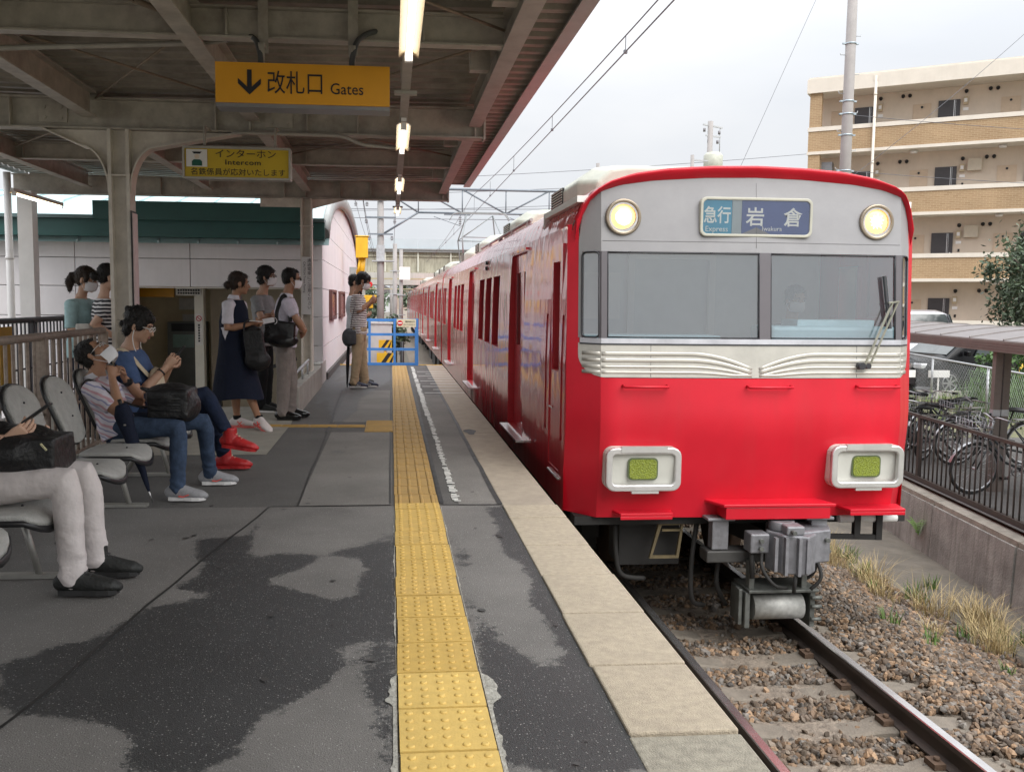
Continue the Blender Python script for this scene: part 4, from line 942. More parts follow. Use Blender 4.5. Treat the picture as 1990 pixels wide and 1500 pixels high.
RP = [(1.42, -.30), (1.425, .2), (1.425, .9), (1.415, 1.4), (1.40, 1.76), (1.385, 1.98), (1.335, 2.12), (1.25, 2.225), (1.13, 2.305), (.95, 2.365), (.68, 2.408), (.35, 2.428), (0, 2.435)]
def halfw(z): return float(np.interp(z, [p[1] for p in RP[:6]], [p[0] for p in RP[:6]]))
def car_shell(t, y0, y1, opens, cab=False):
    """two sides with real openings and reveals, a curved roof, ends"""
    zb = [-.30, .2, .9, 1.4, 1.76, 1.98]
    for sgn in (-1, 1):
        if cab and sgn > 0: opens = [(o[0]+.42, o[1]+.42, *o[2:]) if o[5] in ('cabdoor', 'grab') else o for o in opens]
        mb = MB(); Ys = sorted({y0, y1} | {a for o in opens for a in o[:2]}); Zs = sorted(set(zb) | {a for o in opens for a in o[2:4]})
        def P(y, z, off=0.): return (XC + sgn*(halfw(z) - off), y, z)
        for a, b in zip(Ys[:-1], Ys[1:]):
            for c, d in zip(Zs[:-1], Zs[1:]):
                ym, zm = (a+b)/2, (c+d)/2; q = [o for o in opens if o[0] < ym < o[1] and o[2] < zm < o[3]]
                if not q: mb.add([P(a, c), P(b, c), P(b, d), P(a, d)], [(0, 1, 2, 3)])
        for (a, b, c, d, dep, kind) in opens:
            zz = [c] + [z for z in Zs if c < z < d] + [d]
            for z1, z2 in zip(zz[:-1], zz[1:]):
                for y in (a, b): mb.add([P(y, z1), P(y, z2), P(y, z2, dep), P(y, z1, dep)], [(0, 1, 2, 3)], 1)
            for z in (c, d): mb.add([P(a, z), P(b, z), P(b, z, dep), P(a, z, dep)], [(0, 1, 2, 3)], 1)
        mb.build('side_wall', [red_side, reveal_m], t)
        for (a, b, c, d, dep, kind) in opens:
            x = XC + sgn*(halfw((c+d)/2) - dep)
            if kind == 'window':
                mb = MB(); X0, X1 = x - .004, x + .004
                mb.bb(X0, X1, a+.025, b-.025, c+.025, d-.025); w = mb.build('window', glass_dark, t)
                mb = MB(); mb.ring([(a, c), (b, c), (b, d), (a, d)], [(a+.03, c+.03), (b-.03, c+.03), (b-.03, d-.03), (a+.03, d-.03)], x-.008, x+.008, 0, 'X'); mb.build('window_frame', chrome_m if d-c < 1.0 else rubber_m, w)
            elif kind == 'door':
                for k in (0, 1):
                    l0, l1 = (a, (a+b)/2-.004) if k == 0 else ((a+b)/2+.004, b)
                    mb = MB(); mb.ring([(l0, c), (l1, c), (l1, d), (l0, d)], [(l0+.12, .89), (l1-.12, .89), (l1-.12, 1.70), (l0+.12, 1.70)], x-.012, x+.012, 0, 'X'); dr = mb.build('door_leaf', red_side, t)
                    mb = MB(); mb.bb(x-.005, x+.005, l0+.115, l1-.115, .885, 1.705); mb.build('door_pane', glass_dark, dr)
                mb = MB(); xs_ = XC + sgn*(HW+.035); mb.bb(xs_-.05, xs_+.05, a-.12, b+.12, -.085, -.065); mb.build('door_step', chrome_m, t)
                mb = MB(); xs_ = XC + sgn*(halfw(1.92)+.01); mb.bb(xs_-.02, xs_+.012, a-.06, b+.06, 1.91, 1.935); mb.build('rain_gutter', red_side, t)
            elif kind == 'cabdoor':
                mb = MB(); mb.ring([(a, c), (b, c), (b, d), (a, d)], [(a+.10, .80), (b-.08, .80), (b-.08, 1.71), (a+.10, 1.71)], x-.01, x+.01, 0, 'X'); dr = mb.build('cab_door', red_side, t)
                mb = MB(); mb.bb(x+sgn*.0-.06*sgn-.004, x-.06*sgn+.004, a+.09, b-.07, .79, 1.72); mb.build('cab_door_pane', glass_mat('cab_glass', (.85, .88, .86), .1, .03, .06, (.3, .3, .3)), dr)
                mb = MB(); mb.ring([(a+.10, .80), (b-.08, .80), (b-.08, 1.71), (a+.10, 1.71)], [(a+.105, .805), (b-.085, .805), (b-.085, 1.705), (a+.105, 1.705)], x-.06*sgn, x, 0, 'X'); mb.build('pane_reveal', reveal_m, dr)
                mb = MB(); mb.tube([(x+sgn*.012, b-.10, .47), (x+sgn*.03, b-.10, .48), (x+sgn*.03, b-.2, .48)], .008, 6); mb.build('door_handle', chrome_m, dr)
            elif kind == 'grab':
                mb = MB(); mb.bb(x-.004, x+.004, a, b, c, d); mb.build('grab_recess', reveal_m, t)
                mb = MB(); xx = XC + sgn*(HW-.01); ym = (a+b)/2; mb.tube([(xx-sgn*.03, ym, c+.03), (xx, ym, c+.05), (xx, ym, d-.05), (xx-sgn*.03, ym, d-.03)], .011, 8); mb.build('grab_rail', red_side, t)
    vs = []; prof = [(-x, z) for x, z in RP[5:]] + [(x, z) for x, z in reversed(RP[5:-1])]
    yy = [y0, (y0*3+y1)/4, (y0+y1)/2, y1]
    for y in yy: vs += [(XC+x, y, z) for x, z in prof]
    n = len(prof); mb = MB(); mb.add(vs, [(i*n+j, i*n+j+1, (i+1)*n+j+1, (i+1)*n+j) for i in range(len(yy)-1) for j in range(n-1)], 0, True)
    o = mb.build('roof_shell', [red_side, roofgrey_m], t)
    mb = MB(); full = [(-x, z) for x, z in RP] + [(x, z) for x, z in reversed(RP[:-1])]
    for y in ((y1,) if cab else (y0, y1)): mb.add([(XC+x*.995, y-.002 if y == y1 else y+.002, z) for x, z in full], [tuple(range(len(full)))])
    mb.build('end_wall', red_side, t)
    mb = MB(); mb.bb(XC-1.36, XC+1.36, y0+.3, y1-.1, -.36, -.28); mb.build('floor_frame', under_m, t)
    if not cab:
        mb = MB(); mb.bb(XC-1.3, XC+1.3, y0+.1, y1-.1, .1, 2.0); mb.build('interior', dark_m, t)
def underframe(t, y0, y1):
    for yc in (y0+2.6, y1-2.6):
        mb = MB()
        for s in (-1, 1):
            mb.bb(XC+s*.95-.08, XC+s*.95+.08, yc-1.5, yc+1.5, -.80, -.58)
            for d in (-1.05, 1.05): mb.bb(XC+s*.95-.12, XC+s*.95+.12, yc+d-.16, yc+d+.16, -.98, -.62)
            mb.tube([(XC+s*.95, yc-.35, -.84), (XC+s*.95, yc-.35, -.42)], .11, 10); mb.tube([(XC+s*.95, yc+.35, -.84), (XC+s*.95, yc+.35, -.42)], .11, 10)
        mb.bb(XC-1.0, XC+1.0, yc-.2, yc+.2, -.62, -.44); mb.build('bogie_frame', under_m, t)
        for d in (-1.05, 1.05):
            mb = MB()
            for s in (-1, 1): mb.tube([(XR+s*.50, yc+d, ZR+.43), (XR+s*.535, yc+d, ZR+.43), (XR+s*.536, yc+d, ZR+.43), (XR+s*.62, yc+d, ZR+.43)], [.455, .455, .43, .425], 28)
            mb.tube([(XR-.5, yc+d, ZR+.43), (XR+.5, yc+d, ZR+.43)], .08, 10); mb.build('wheelset', rust_m, t)
    k = y0 + 5.2
    for L, w in ((1.6, 1.2), (2.2, 1.25), (1.2, 1.15), (1.7, 1.22)):
        if k + L > y1 - 4.8: break
        for s in (-1, 1): mb = MB(); mb.bb(XC+s*.65, XC+s*w, k, k+L, -.92, -.38); bevel(mb.build('equipment_box', under_m, t), .02)
        k += L + .35
def roof_unit(t, y0, y1, w=1.0, h=.37):
    zr = 2.40; mb = MB(); c = .22
    pl = [(-w, 0), (-w, h*.55), (-w+.16, h*.92), (-w+.4, h), (w-.4, h), (w-.16, h*.92), (w, h*.55), (w, 0)]
    rows = [(y0, .86), (y0+.30, 1), (y1-.30, 1), (y1, .80)]; vs = []
    for y, k in rows: vs += [(XC + x*(1 if k == 1 else .86), y, zr - .06 + (z*k if z else 0)) for x, z in pl]
    n = len(pl); mb.add(vs, [(i*n+j, i*n+(j+1) % n, (i+1)*n+(j+1) % n, (i+1)*n+j) for i in range(3) for j in range(n)] + [tuple(range(n)), tuple(range(3*n, 4*n))])
    u = bevel(mb.build('roof_cooler', unit_m, t), .03, 3, 20)
    for s in (-1, 1):
        mb = MB(); mb.bb(XC+s*(w-.012), XC+s*(w+.012), y1-1.0, y1-.34, zr+.0, zr+.17, 0)
        for i in range(6): mb.bb(XC+s*(w+.012), XC+s*(w+.02), y1-1.0, y1-.34, zr+.01+.028*i, zr+.02+.028*i, 1)
        mb.build('cooler_grille', [dark_m, unit_m], u)
W_ = lambda a, b: (a, b, .79, 1.71, .10, 'window')
D_ = lambda a: (a, a+1.22, -.045, 1.90, .085, 'door')
op1 = [(7.47, 7.98, -.02, 1.85, .02, 'cabdoor'), (8.09, 8.19, .25, 1.27, .05, 'grab'), (7.33, 7.42, .25, 1.27, .05, 'grab'), D_(9.6), W_(11.9, 12.66), W_(12.9, 13.63), W_(13.89, 14.64), D_(15.5), W_(17.83, 18.57), W_(18.8, 19.5), W_(19.75, 20.46), D_(21.4), W_(23.5, 24.15), W_(24.3, 24.85)]
front = thing('train_car', 'red front train car with lit round headlights and an express destination window', 'train', (XC, 16, ZR), 'red cars of the train at the platform')
YF = 7.235; YE = 25.15
car_shell(front, YF, YE, op1, True); underframe(front, YF, YE)
roof_unit(front, 8.75, 10.75); roof_unit(front, 13.2, 15.2); roof_unit(front, 18.2, 20.2); roof_unit(front, 22.2, 24.2)
# --- the nose: a surface y(x, z), folded along the middle, chamfered at both sides
FW = 1.20
def fy(x, z):
    a = abs(x); d = sum(float(np.interp(z + o, [-.32, .0, .45, .80, 1.06, 1.76, 2.25, 2.45], [.07, .01, -.035, .0, .02, .08, .13, .15])) for o in (-.10, -.06, -.02, .02, .06, .10))/6 if z < .72 else float(np.interp(z, [.72, .80, 1.06, 1.76, 2.25, 2.45], [-.008, .0, .02, .08, .13, .15]))
    y = 6.955 + d - .055*(1 - min(a, FW)/FW)
    if a > FW: y += .28*((a-FW)/(HW-FW))*(1 - .30*min(1, max(0, (z-.0)/2.4)))
    return y
def surf(name, mat, xs, zlo, zhi, nz=8, off=0., parent=front, thick=0., smooth=False):
    """strip of the nose between two heights; off = how proud it sits"""
    mb = MB(); vs = []; nx_ = len(xs)
    for x in xs:
        a, b = zlo(x), zhi(x)
        for k in range(nz+1):
            z = a + (b-a)*k/nz; vs.append((XC + x, fy(x, z) - off, z))
    fs = [(i*(nz+1)+k, (i+1)*(nz+1)+k, (i+1)*(nz+1)+k+1, i*(nz+1)+k+1) for i in range(nx_-1) for k in range(nz)]
    mb.add(vs, fs, 0, smooth)
    if thick:
        o2 = len(vs); vs2 = [(v[0], v[1]+thick, v[2]) for v in vs]
        edge = [i*(nz+1) for i in range(nx_)] + [(nx_-1)*(nz+1)+k for k in range(1, nz+1)] + [i*(nz+1)+nz for i in range(nx_-2, -1, -1)] + [k for k in range(nz-1, 0, -1)]
        mb.v += vs2; n0 = len(edge)
        for i in range(n0):
            a, b = edge[i], edge[(i+1) % n0]; mb.f.append([a, b, o2+b, o2+a]); mb.m.append(0); mb.sm.append(False)
    return mb.build(name, mat, parent)
def lin(a, b, n): return [a + (b-a)*i/n for i in range(n+1)]
def zroof(x):
    a = abs(x); return float(np.interp(a, [0, .35, .68, .95, 1.13, 1.25, 1.335, 1.385, 1.40], [2.435, 2.428, 2.408, 2.365, 2.305, 2.225, 2.12, 1.98, 1.9]))
def zgrey(x):  # top of the grey face
    a = abs(x); return float(np.interp(a, [0, .4, .8, 1.05, 1.2, 1.27, 1.325, 1.345], [2.345, 2.338, 2.312, 2.275, 2.225, 2.16, 2.035, 1.85]))
XB = 1.345
full_x = [-HW, -1.40, -XB, -1.30, -1.25, -FW-.001, -FW] + lin(-FW, FW, 16)[1:-1] + [FW, FW+.001, 1.25, 1.30, XB, 1.40, HW]
rc = .17
def zlow(x):   # bottom edge of the silver and grey field, with rounded corners
    a = abs(x); u = a - (XB - rc)
    return .805 if u <= 0 else .805 + rc - math.sqrt(max(0, rc*rc - min(u, rc)**2))
fine = [-XB, -1.343, -1.335, -1.32, -1.30, -1.275, -1.24, -FW-.001, -FW, -1.175] ; fine = fine + lin(-1.17, 1.17, 20) + [-x for x in reversed(fine)]
surf('nose_panel', red_front, full_x, lambda x: -.30, lambda x: .80, 30, smooth=True)
outer = [-HW, -1.40, -1.37, -1.345, -1.335, -1.32, -1.30, -1.275, -1.24, -FW, -1.17]
for s in (-1, 1):
    xs = [s*abs(x) for x in outer]; xs = xs if s < 0 else xs[::-1]
    surf('corner_panel', red_front, xs, lambda x: .80, lambda x: zlow(x) + .004 if abs(x) < XB else zroof(x)-.02, 16)
silver = surf('silver_panel', silver_m, fine, zlow, lambda x: max(1.062, zlow(x)+.001), 6, .004, thick=.01)
# the pressed ridges sweep down into a V at the middle
for k, z0 in enumerate((.985, .935, .885, .843)):
    mb = MB()
    for s in (-1, 1):
        pts = []
        for x in lin(1.195, .03, 30):
            dip = max(0, (.50 - x)/.50)**1.8*(.13 - .028*k); z = max(z0 - dip, .812 + .004*k)
            pts.append((XC + s*x, fy(s*x, z) - .006, z))
        mb.tube(pts, [(.017 if k < 2 else .011, .0022)]*len(pts), 6, side=(0, 0, 1))
    tag(mb.build('silver_ridge', silver2_m, silver), kind='stuff')
mb = MB()
for s in (-1, 1):
    for z0 in (.985, .935, .885, .843):
        pts = [(XC+s*x, fy(s*x, z0)-.005, z0) for x in (1.205, 1.26, 1.32)]; mb.tube(pts, [(.014, .0022)]*3, 6, side=(0, 0, 1))
tag(mb.build('corner_ridge', silver2_m, silver), kind='stuff')
surf('sill_strip', M('sill_grey', (.47, .47, .50), .35, metal=.3), [x for x in fine if abs(x) < 1.34], lambda x: 1.064, lambda x: 1.102, 2, .012, thick=.02)
surf('sill_line', rubber_m, [x for x in fine if abs(x) < 1.34], lambda x: 1.052, lambda x: 1.063, 1, .010, thick=.01)
surf('grey_face', greyface_m, fine, lambda x: 1.765, zgrey, 10, .004, thick=.01)
for s in (-1, 1):
    a = [s*v for v in (FW-.006, FW-.035)]; surf('window_post', greydark_m, sorted([s*1.2, s*1.155]), lambda x: 1.102, lambda x: 1.765, 6, .010, thick=.03)
    surf('window_post', greydark_m, sorted([s*1.202, s*1.214]), lambda x: 1.102, lambda x: 1.765, 6, .008, thick=.03)
    surf('window_post', greyface_m, sorted([s*1.322, s*XB]), lambda x: 1.102, lambda x: 1.765, 6, .004, thick=.01)
surf('window_post', greydark_m, [.03-.002, .114+.002], lambda x: 1.102, lambda x: 1.765, 6, .010, thick=.03)
for (x0, x1) in ((-1.155, .03), (.114, 1.155)):
    w = surf('windscreen', glass_front, lin(x0, x1, 6), lambda x: 1.105, lambda x: 1.762, 4, -.004)
    mb = MB()
    for (a, b) in (((x0, 1.112), (x1, 1.112)), ((x0, 1.756), (x1, 1.756)), ((x0+.006, 1.11), (x0+.006, 1.76)), ((x1-.006, 1.11), (x1-.006, 1.76))):
        m_ = [(a[0]+(b[0]-a[0])*k/6, a[1]+(b[1]-a[1])*k/6) for k in range(7)]; mb.tube([(XC+x, fy(x, z)-.004, z) for x, z in m_], .006, 6)
    tag(mb.build('rubber_seal', rubber_m, w), kind='stuff')
for s in (-1, 1):
    xs = sorted([s*1.214, s*1.322])
    w = surf('corner_pane', glass_front, xs, lambda x: 1.12, lambda x: 1.75, 4, -.003)
    mb = MB(); pr = rrect((xs[0]+xs[1])/2, 1.434, .109, .655, .03, 4); mb.tube([(XC+x, fy(x, z)-.006, z) for x, z in pr + pr[:1]], .007, 6); mb.build('rubber_seal', rubber_m, w)
# roof rim, rolled forward over the face
mb = MB(); vs = []; xs = lin(-1.37, 1.37, 56); K = 7
for x in xs:
    z0, z1 = zgrey(x) - .004, zroof(x)
    if abs(x) > 1.33: z0 = min(z0, 1.9)
    for k in range(K+1):
        u = k/K; z = z0 + (z1-z0)*(1 - (1-u)**1.3); bul = .055*math.sin(math.pi*min(u*1.35, 1)*.5)*(1 if u < .75 else 1 - (u-.75)*2.6)
        vs.append((XC + x, fy(x, z) - .006 - bul + (.10 if k == K else 0), z))
n = K+1; mb.add(vs, [(i*n+k, (i+1)*n+k, (i+1)*n+k+1, i*n+k+1) for i in range(len(xs)-1) for k in range(K)], 0, True); mb.build('roof_rim', red_front, front)
mb = MB(); vs = []
for x in xs:
    z = zroof(x); vs += [(XC+x, fy(x, z)+.085, z), (XC+x, YF+.02, z+.0)]
mb.add(vs, [(2*i, 2*i+1, 2*i+3, 2*i+2) for i in range(len(xs)-1)], 0, True); mb.build('roof_lip', red_front, front)
for s in (-1, 1):   # join nose and side
    mb = MB(); vs = []
    for z in lin(-.30, 1.98, 14): vs += [(XC+s*HW, fy(HW, z), z), (XC+s*halfw(z), YF+.004, z)]
    mb.add(vs, [(2*i, 2*i+1, 2*i+3, 2*i+2) for i in range(14)]); mb.build('corner_panel', red_front, front)
def on_face(mb, outline, y_in, y_out, mi=0, taper=1.):
    """plate following the fold of the nose"""
    n = len(outline); vs = [(XC+x, fy(x, z)-y_in, z) for x, z in outline]; cx = sum(p[0] for p in outline)/n; cz = sum(p[1] for p in outline)/n
    vs += [(XC+cx+(x-cx)*taper, fy(x, z)-y_out, cz+(z-cz)*taper) for x, z in outline]
    mb.add(vs, [(i, (i+1) % n, n+(i+1) % n, n+i) for i in range(n)] + [tuple(range(n, 2*n))], mi)
# headlights
seam_m = M('panel_seam', (.16, .02, .02), .7, var=0); seam_g = M('panel_seam_grey', (.16, .155, .16), .7, var=0)
for x, za, zb in ((-.815, .80, 1.055), (.83, .80, 1.055)):
    mb = MB(); mb.tube([(XC+x, fy(x, z)-.0045, z) for z in lin(za+.01, zb, 4)], .0022, 4); tag(mb.build('panel_seam', seam_g, front), kind='stuff')
mb = MB(); mb.tube([(XC+x, fy(x, 1.84)-.0045, 1.845) for x in lin(-1.19, 1.19, 12)], .0018, 4); tag(mb.build('panel_seam', seam_g, front), kind='stuff')
mb = MB(); mb.tube([(XC+.002, fy(0, z)-.0045, z) for z in lin(1.80, 2.30, 6)], .0016, 4); tag(mb.build('panel_seam', seam_g, front), kind='stuff')
lamp_warm = M('headlight_glow', (1.0, .60, .22), .3, var=0, emit=.7); lamp_core = M('headlight_filament', (1.0, .84, .55), .3, var=0, emit=2.3)
for s in (-1, 1):
    hx, hz = (-1.033, 2.025) if s < 0 else (.985, 2.02)
    mb = MB(); y = fy(hx, hz); 
    mb.ring(circ(XC+hx, hz, .138, 32), circ(XC+hx, hz, .112, 32), y-.035, y+.05); h = bevel(mb.build('headlight', M('headlight_ring', (.30, .25, .19), .35, metal=.7), front), .008)
    mb = MB(); mb.ring(circ(XC+hx, hz, .113, 32), circ(XC+hx, hz, .098, 32), y-.026, y+.05); mb.build('bezel', chrome_m, h)
    mb = MB(); mb.ell((XC+hx, y-.005, hz), (.098, .022, .098), None, 20); mb.build('lens', lamp_warm, h)
    mb = MB(); r = random.Random(4+s); pts = []
    for i in range(22):
        a = 2*math.pi*i/22; q = (.060 if i % 2 else .032)*r.uniform(.8, 1.1) if s > 0 else .062*r.uniform(.93, 1.05); pts.append((XC+hx+(-.004 if s > 0 else 0)+q*math.cos(a), hz+q*math.sin(a)))
    mb.prism(pts, y-.033, y-.027, 0, 'Y'); mb.build('filament', lamp_core, h)
# destination window
dx0, dx1, dz0, dz1 = -.437, .437, 1.89, 2.182
mb = MB(); cx, cz = 0., 2.036; o_ = [(XC+a, b) for a, b in rrect(cx, cz, .89, .30, .05)]; i_ = [(XC+a, b) for a, b in rrect(cx, cz, .845, .255, .035)]
y = fy(0, 2.03); mb.ring(o_, i_, y-.022, y+.03); dw = bevel(mb.build('destination_window', M('beige_frame', (.44, .43, .36), .45, var=.06), front), .006)
mb = MB(); mb.bb(XC-.425, XC-.195, y-.011, y-.006, 1.905, 2.17); mb.build('roller_blind', M('blind_cyan', (.10, .40, .58), .5, var=.05), dw)
mb = MB(); mb.bb(XC-.193, XC-.118, y-.011, y-.006, 1.905, 2.17); mb.build('roller_blind', M('blind_grey', (.46, .52, .54), .5, var=.05), dw)
mb = MB(); mb.bb(XC-.116, XC+.425, y-.011, y-.006, 1.905, 2.17); mb.build('roller_blind', M('blind_blue', (.13, .18, .38), .5, var=.05), dw)
wp = M('blind_print', (.95, .95, .90), .5, var=0)
text('急行', .135, wp, (XC-.418, y-.0125, 2.000), dw, sx=.80, depth=.001, bold=.0022); text('Express', .058, wp, (XC-.405, y-.0125, 1.925), dw, sx=1.0, depth=.001)
text('岩', .150, wp, (XC-.085, y-.0125, 1.985), dw, depth=.001, bold=.0022); text('倉', .150, wp, (XC+.215, y-.0125, 1.985), dw, depth=.001, bold=.0022); text('Iwakura', .050, wp, (XC+.045, y-.0125, 1.935), dw, depth=.001)
mb = MB(); mb.add([(XC+a, y-.018, b) for a, b in rrect(cx, cz, .85, .26, .035)], [tuple(range(24))]); mb.build('pane', glass_mat('blind_glass', (.95, .96, .97), .03, .02, .02, (.5, .52, .55)), dw)
# marker lights
lens_g = M('marker_lens', (.19, .23, .02), .3, var=.35, scale=90, bump=.5, bscale=120); mk_white = M('marker_paint', (.55, .55, .50), .4, var=.05); mk_frame = M('marker_frame', (.62, .61, .60), .3, metal=.6, var=.1)
for s in (-1, 1):
    cx, cz = (-.88, .11) if s < 0 else (.90, .12); w, h = .585, .335
    mb = MB(); on_face(mb, rrect(cx, cz, w, h, .07), 0, .075); mk = mb.build('marker_light', mk_white, front)
    y = fy(cx, cz) - .075
    mb = MB(); mb.ring([(XC+a, b) for a, b in rrect(cx, cz, w, h, .07)], [(XC+a, b) for a, b in rrect(cx, cz, w-.10, h-.10, .035)], y-.045, y+.0); bevel(mb.build('marker_frame', mk_frame, mk), .010)
    mb = MB(); mb.bb(XC+cx-.18, XC+cx+.18, y-.052, y-.02, cz+h/2-.034, cz+h/2+.012); mb.build('hinge_plate', mk_frame, mk)
    mb = MB(); mb.bb(XC+cx-.09, XC+cx+.12, y-.04, y-.01, cz-h/2-.018, cz-h/2+.004); mb.build('latch', mk_frame, mk)
    mb = MB(); mb.prism([(XC+a, b) for a, b in rrect(cx+.0, cz, .235, .172, .035)], y-.012, y+.0, 0, 'Y'); mb.build('lens_surround', M('lens_surround', (.10, .13, .06), .5), mk)
    mb = MB(); mb.prism([(XC+a, b) for a, b in rrect(cx+.0, cz, .212, .150, .03)], y-.018, y-.010, 0, 'Y'); mb.build('lens', lens_g, mk)
# handrails, steps, wiper
for (x0, x1) in ((-1.03, -.69), (-.065, .285), (.83, 1.165)):
    mb = MB(); z = .742; mb.tube([(XC+x0, fy(x0, z), z-.0), (XC+x0, fy(x0, z)-.055, z-.006), (XC+x1, fy(x1, z)-.055, z-.006), (XC+x1, fy(x1, z), z)], .0105, 8); mb.build('handrail', red_front, front)
for (x0, x1, w, zt) in ((-1.06, -.60, .13, -.25), (.75, 1.25, .17, -.222)):
    mb = MB(); y = fy(x0, zt); mb.prism([(XC+x0-.02, y+.02), (XC+x0+.02, y-w), (XC+x1-.03, y-w), (XC+x1, y+.02)], zt-.012, zt+.010, 0, 'Z'); mb.bb(XC+x0+.02, XC+x1-.03, y-w+.0, y-w+.008, zt-.04, zt-.013); bevel(mb.build('step_plate', red_front, front), .004)
mb = MB(); y = fy(0, -.2); mb.prism([(XC-.36, y+.03), (XC-.27, y-.20), (XC+.62, y-.20), (XC+.55, y+.03)], -.175, -.150, 0, 'Z'); mb.bb(XC-.25, XC+.58, y-.19, y+.03, -.27, -.176); bevel(mb.build('step_plate', red_front, front), .006)
mb = MB(); mb.bb(XC-1.36, XC+1.36, 7.06, 7.25, -.37, -.301); mb.build('nose_beam', under_m, front)
t = mb = MB(); b0 = (XC+.87, fy(.87, .9)-.05, .90); el = (XC+1.10, fy(1.1, 1.40)-.06, 1.40)
mb.tube([(b0[0]-.02, b0[1]+.05, b0[2]), (b0[0]-.02, b0[1]-.015, b0[2])], .028, 10); mb.tube([(b0[0]+.03, b0[1]+.05, b0[2]), (b0[0]+.03, b0[1]-.015, b0[2])], .022, 10); wb = mb.build('wiper', rubber_m, front)
mb = MB(); mb.bar(b0, el, .017, .010); mb.bar((b0[0]+.045, b0[1], b0[2]+.005), (el[0]+.04, el[1], el[2]-.005), .013, .010); mb.bar((el[0]-.035, el[1], el[2]-.008), (el[0]+.05, el[1], el[2]+.004), .02, .012); mb.build('wiper_arm', M('wiper_metal', (.33, .32, .26), .4, metal=.6), wb)
mb = MB(); mb.bar((XC+1.045, fy(1.05, 1.6)-.03, 1.60), (XC+1.09, fy(1.09, 1.18)-.03, 1.19), .028, .02); mb.build('wiper_blade', rubber_m, wb)
# coupler, posts, lower gear
mb = MB(); cz = -.50
pl = [(XC+.17, 6.78), (XC+.24, 6.62), (XC+.42, 6.56), (XC+.52, 6.66), (XC+.50, 6.95), (XC+.30, 7.1)]
mb.prism(pl, -.66, -.36, 0, 'Z'); mb.prism([(XC+.40, 6.64), (XC+.66, 6.72), (XC+.72, 6.88), (XC+.62, 7.0), (XC+.45, 6.98)], -.60, -.345, 0, 'Z')
mb.bb(XC+.02, XC+.17, 6.70, 6.85, -.52, -.37); mb.cyl((XC+.30, 6.80, 0), .10, -.36, -.285, 'Z', 14); mb.bb(XC+.26, XC+.40, 6.60, 6.74, -.36, -.29)
cp = bevel(mb.build('coupler', coup_m, front), .012)
lg = M('gear_grey', (.12, .125, .115), .55, metal=.4, var=.3, scale=14)
mb = MB(); mb.bar((XC+.35, 7.0, -.5), (XC+.2, 7.9, -.5), .16, .16); mb.tube([(XC+.05, 6.78, -.40), (XC+.05, 6.72, -.72)], .02, 8); mb.tube([(XC+.33, 6.58, -.66), (XC+.33, 6.60, -.80)], .014, 6); mb.build('coupler_shank', under_m, cp)
for x, z0, z1, y in ((.19, -.64, -.38, 6.625), (.255, -.66, -.37, 6.585), (.345, -.66, -.37, 6.555), (.41, -.64, -.38, 6.56)):
    mb = MB(); mb.bb(XC+x-.012, XC+x+.012, y-.012, y+.03, z0, z1); mb.build('coupler_rib', coup_m, cp)
for x, z, y in ((.10, -.42, 6.70), (.10, -.48, 6.70), (.62, -.42, 6.70), (.66, -.52, 6.76), (.30, -.33, 6.58)):
    mb = MB(); mb.tube([(XC+x, y+.03, z), (XC+x, y-.03, z)], .017, 8); mb.build('bolt', lg, cp)
for pts in ([(XC+.12, 6.72, -.50), (XC+.10, 6.66, -.62), (XC+.18, 6.62, -.74), (XC+.30, 6.66, -.78)], [(XC+.55, 6.72, -.56), (XC+.57, 6.66, -.70), (XC+.50, 6.68, -.80)], [(XC+.48, 6.9, -.35), (XC+.60, 6.84, -.50), (XC+.62, 6.88, -.72), (XC+.54, 6.95, -.82)]):
    mb = MB(); mb.tube(smooth_path(pts), .014, 8); mb.build('jumper_hose', under_m, cp)
for x in (-.25, .545):
    mb = MB(); mb.bb(XC+x-.11, XC+x+.11, 6.84, 6.98, -.30, -.277); mb.bb(XC+x-.065, XC+x+.065, 6.86, 6.96, -.53, -.30); bevel(mb.build('buffer_post', coup_m, front), .006)
mb = MB(); mb.bb(XC-.36, XC+.14, 6.84, 7.02, -.63, -.535); bevel(mb.build('drag_beam', M('drag_beam', (.06, .058, .055), .6, metal=.3, var=.3), front), .012)
lg = M('gear_grey', (.12, .125, .115), .55, metal=.4, var=.3, scale=14)
mb = MB(); y0, y1 = 6.74, 7.05
for x in (.035, .455): mb.bb(XC+x-.022, XC+x+.022, y0+.02, y0+.10, -.82, -.60)
mb.bb(XC+.0, XC+.56, y0-.02, y1, -.84, -.815); mb.bb(XC-.02, XC+.02, y0, y1, -1.12, -.841); mb.bb(XC+.50, XC+.54, y0, y1, -1.12, -.841); mb.bb(XC+.021, XC+.499, y1-.05, y1-.01, -1.12, -.86); mb.bb(XC-.06, XC-.03, y0+.03, y0+.12, -1.10, -.82)
ag = bevel(mb.build('adapter_frame', lg, front), .006)
mb = MB(); mb.tube([(XC+.06, y0+.09, -.975), (XC+.46, y0+.09, -.975)], .10, 20); mb.build('adapter_roller', M('roller_metal', (.36, .36, .34), .55, metal=.35, var=.2, scale=25), ag)
for z in (-1.05, -.95, -.88): mb = MB(); mb.tube([(XC+.5, y0-.02, z), (XC+.58, y0-.02, z)], .016, 8); mb.build('bolt', lg, ag)
mb = MB(); mb.ring([(XC-.74, -.66), (XC-.50, -.66), (XC-.46, -.34), (XC-.66, -.34)], [(XC-.715, -.64), (XC-.52, -.64), (XC-.485, -.39), (XC-.645, -.39)], 7.10, 7.13); mb.bb(XC-.64, XC-.485, 7.10, 7.13, -.44, -.425); mb.build('ladder_frame', M('ladder_ochre', (.13, .10, .05), .7, var=.3), front)
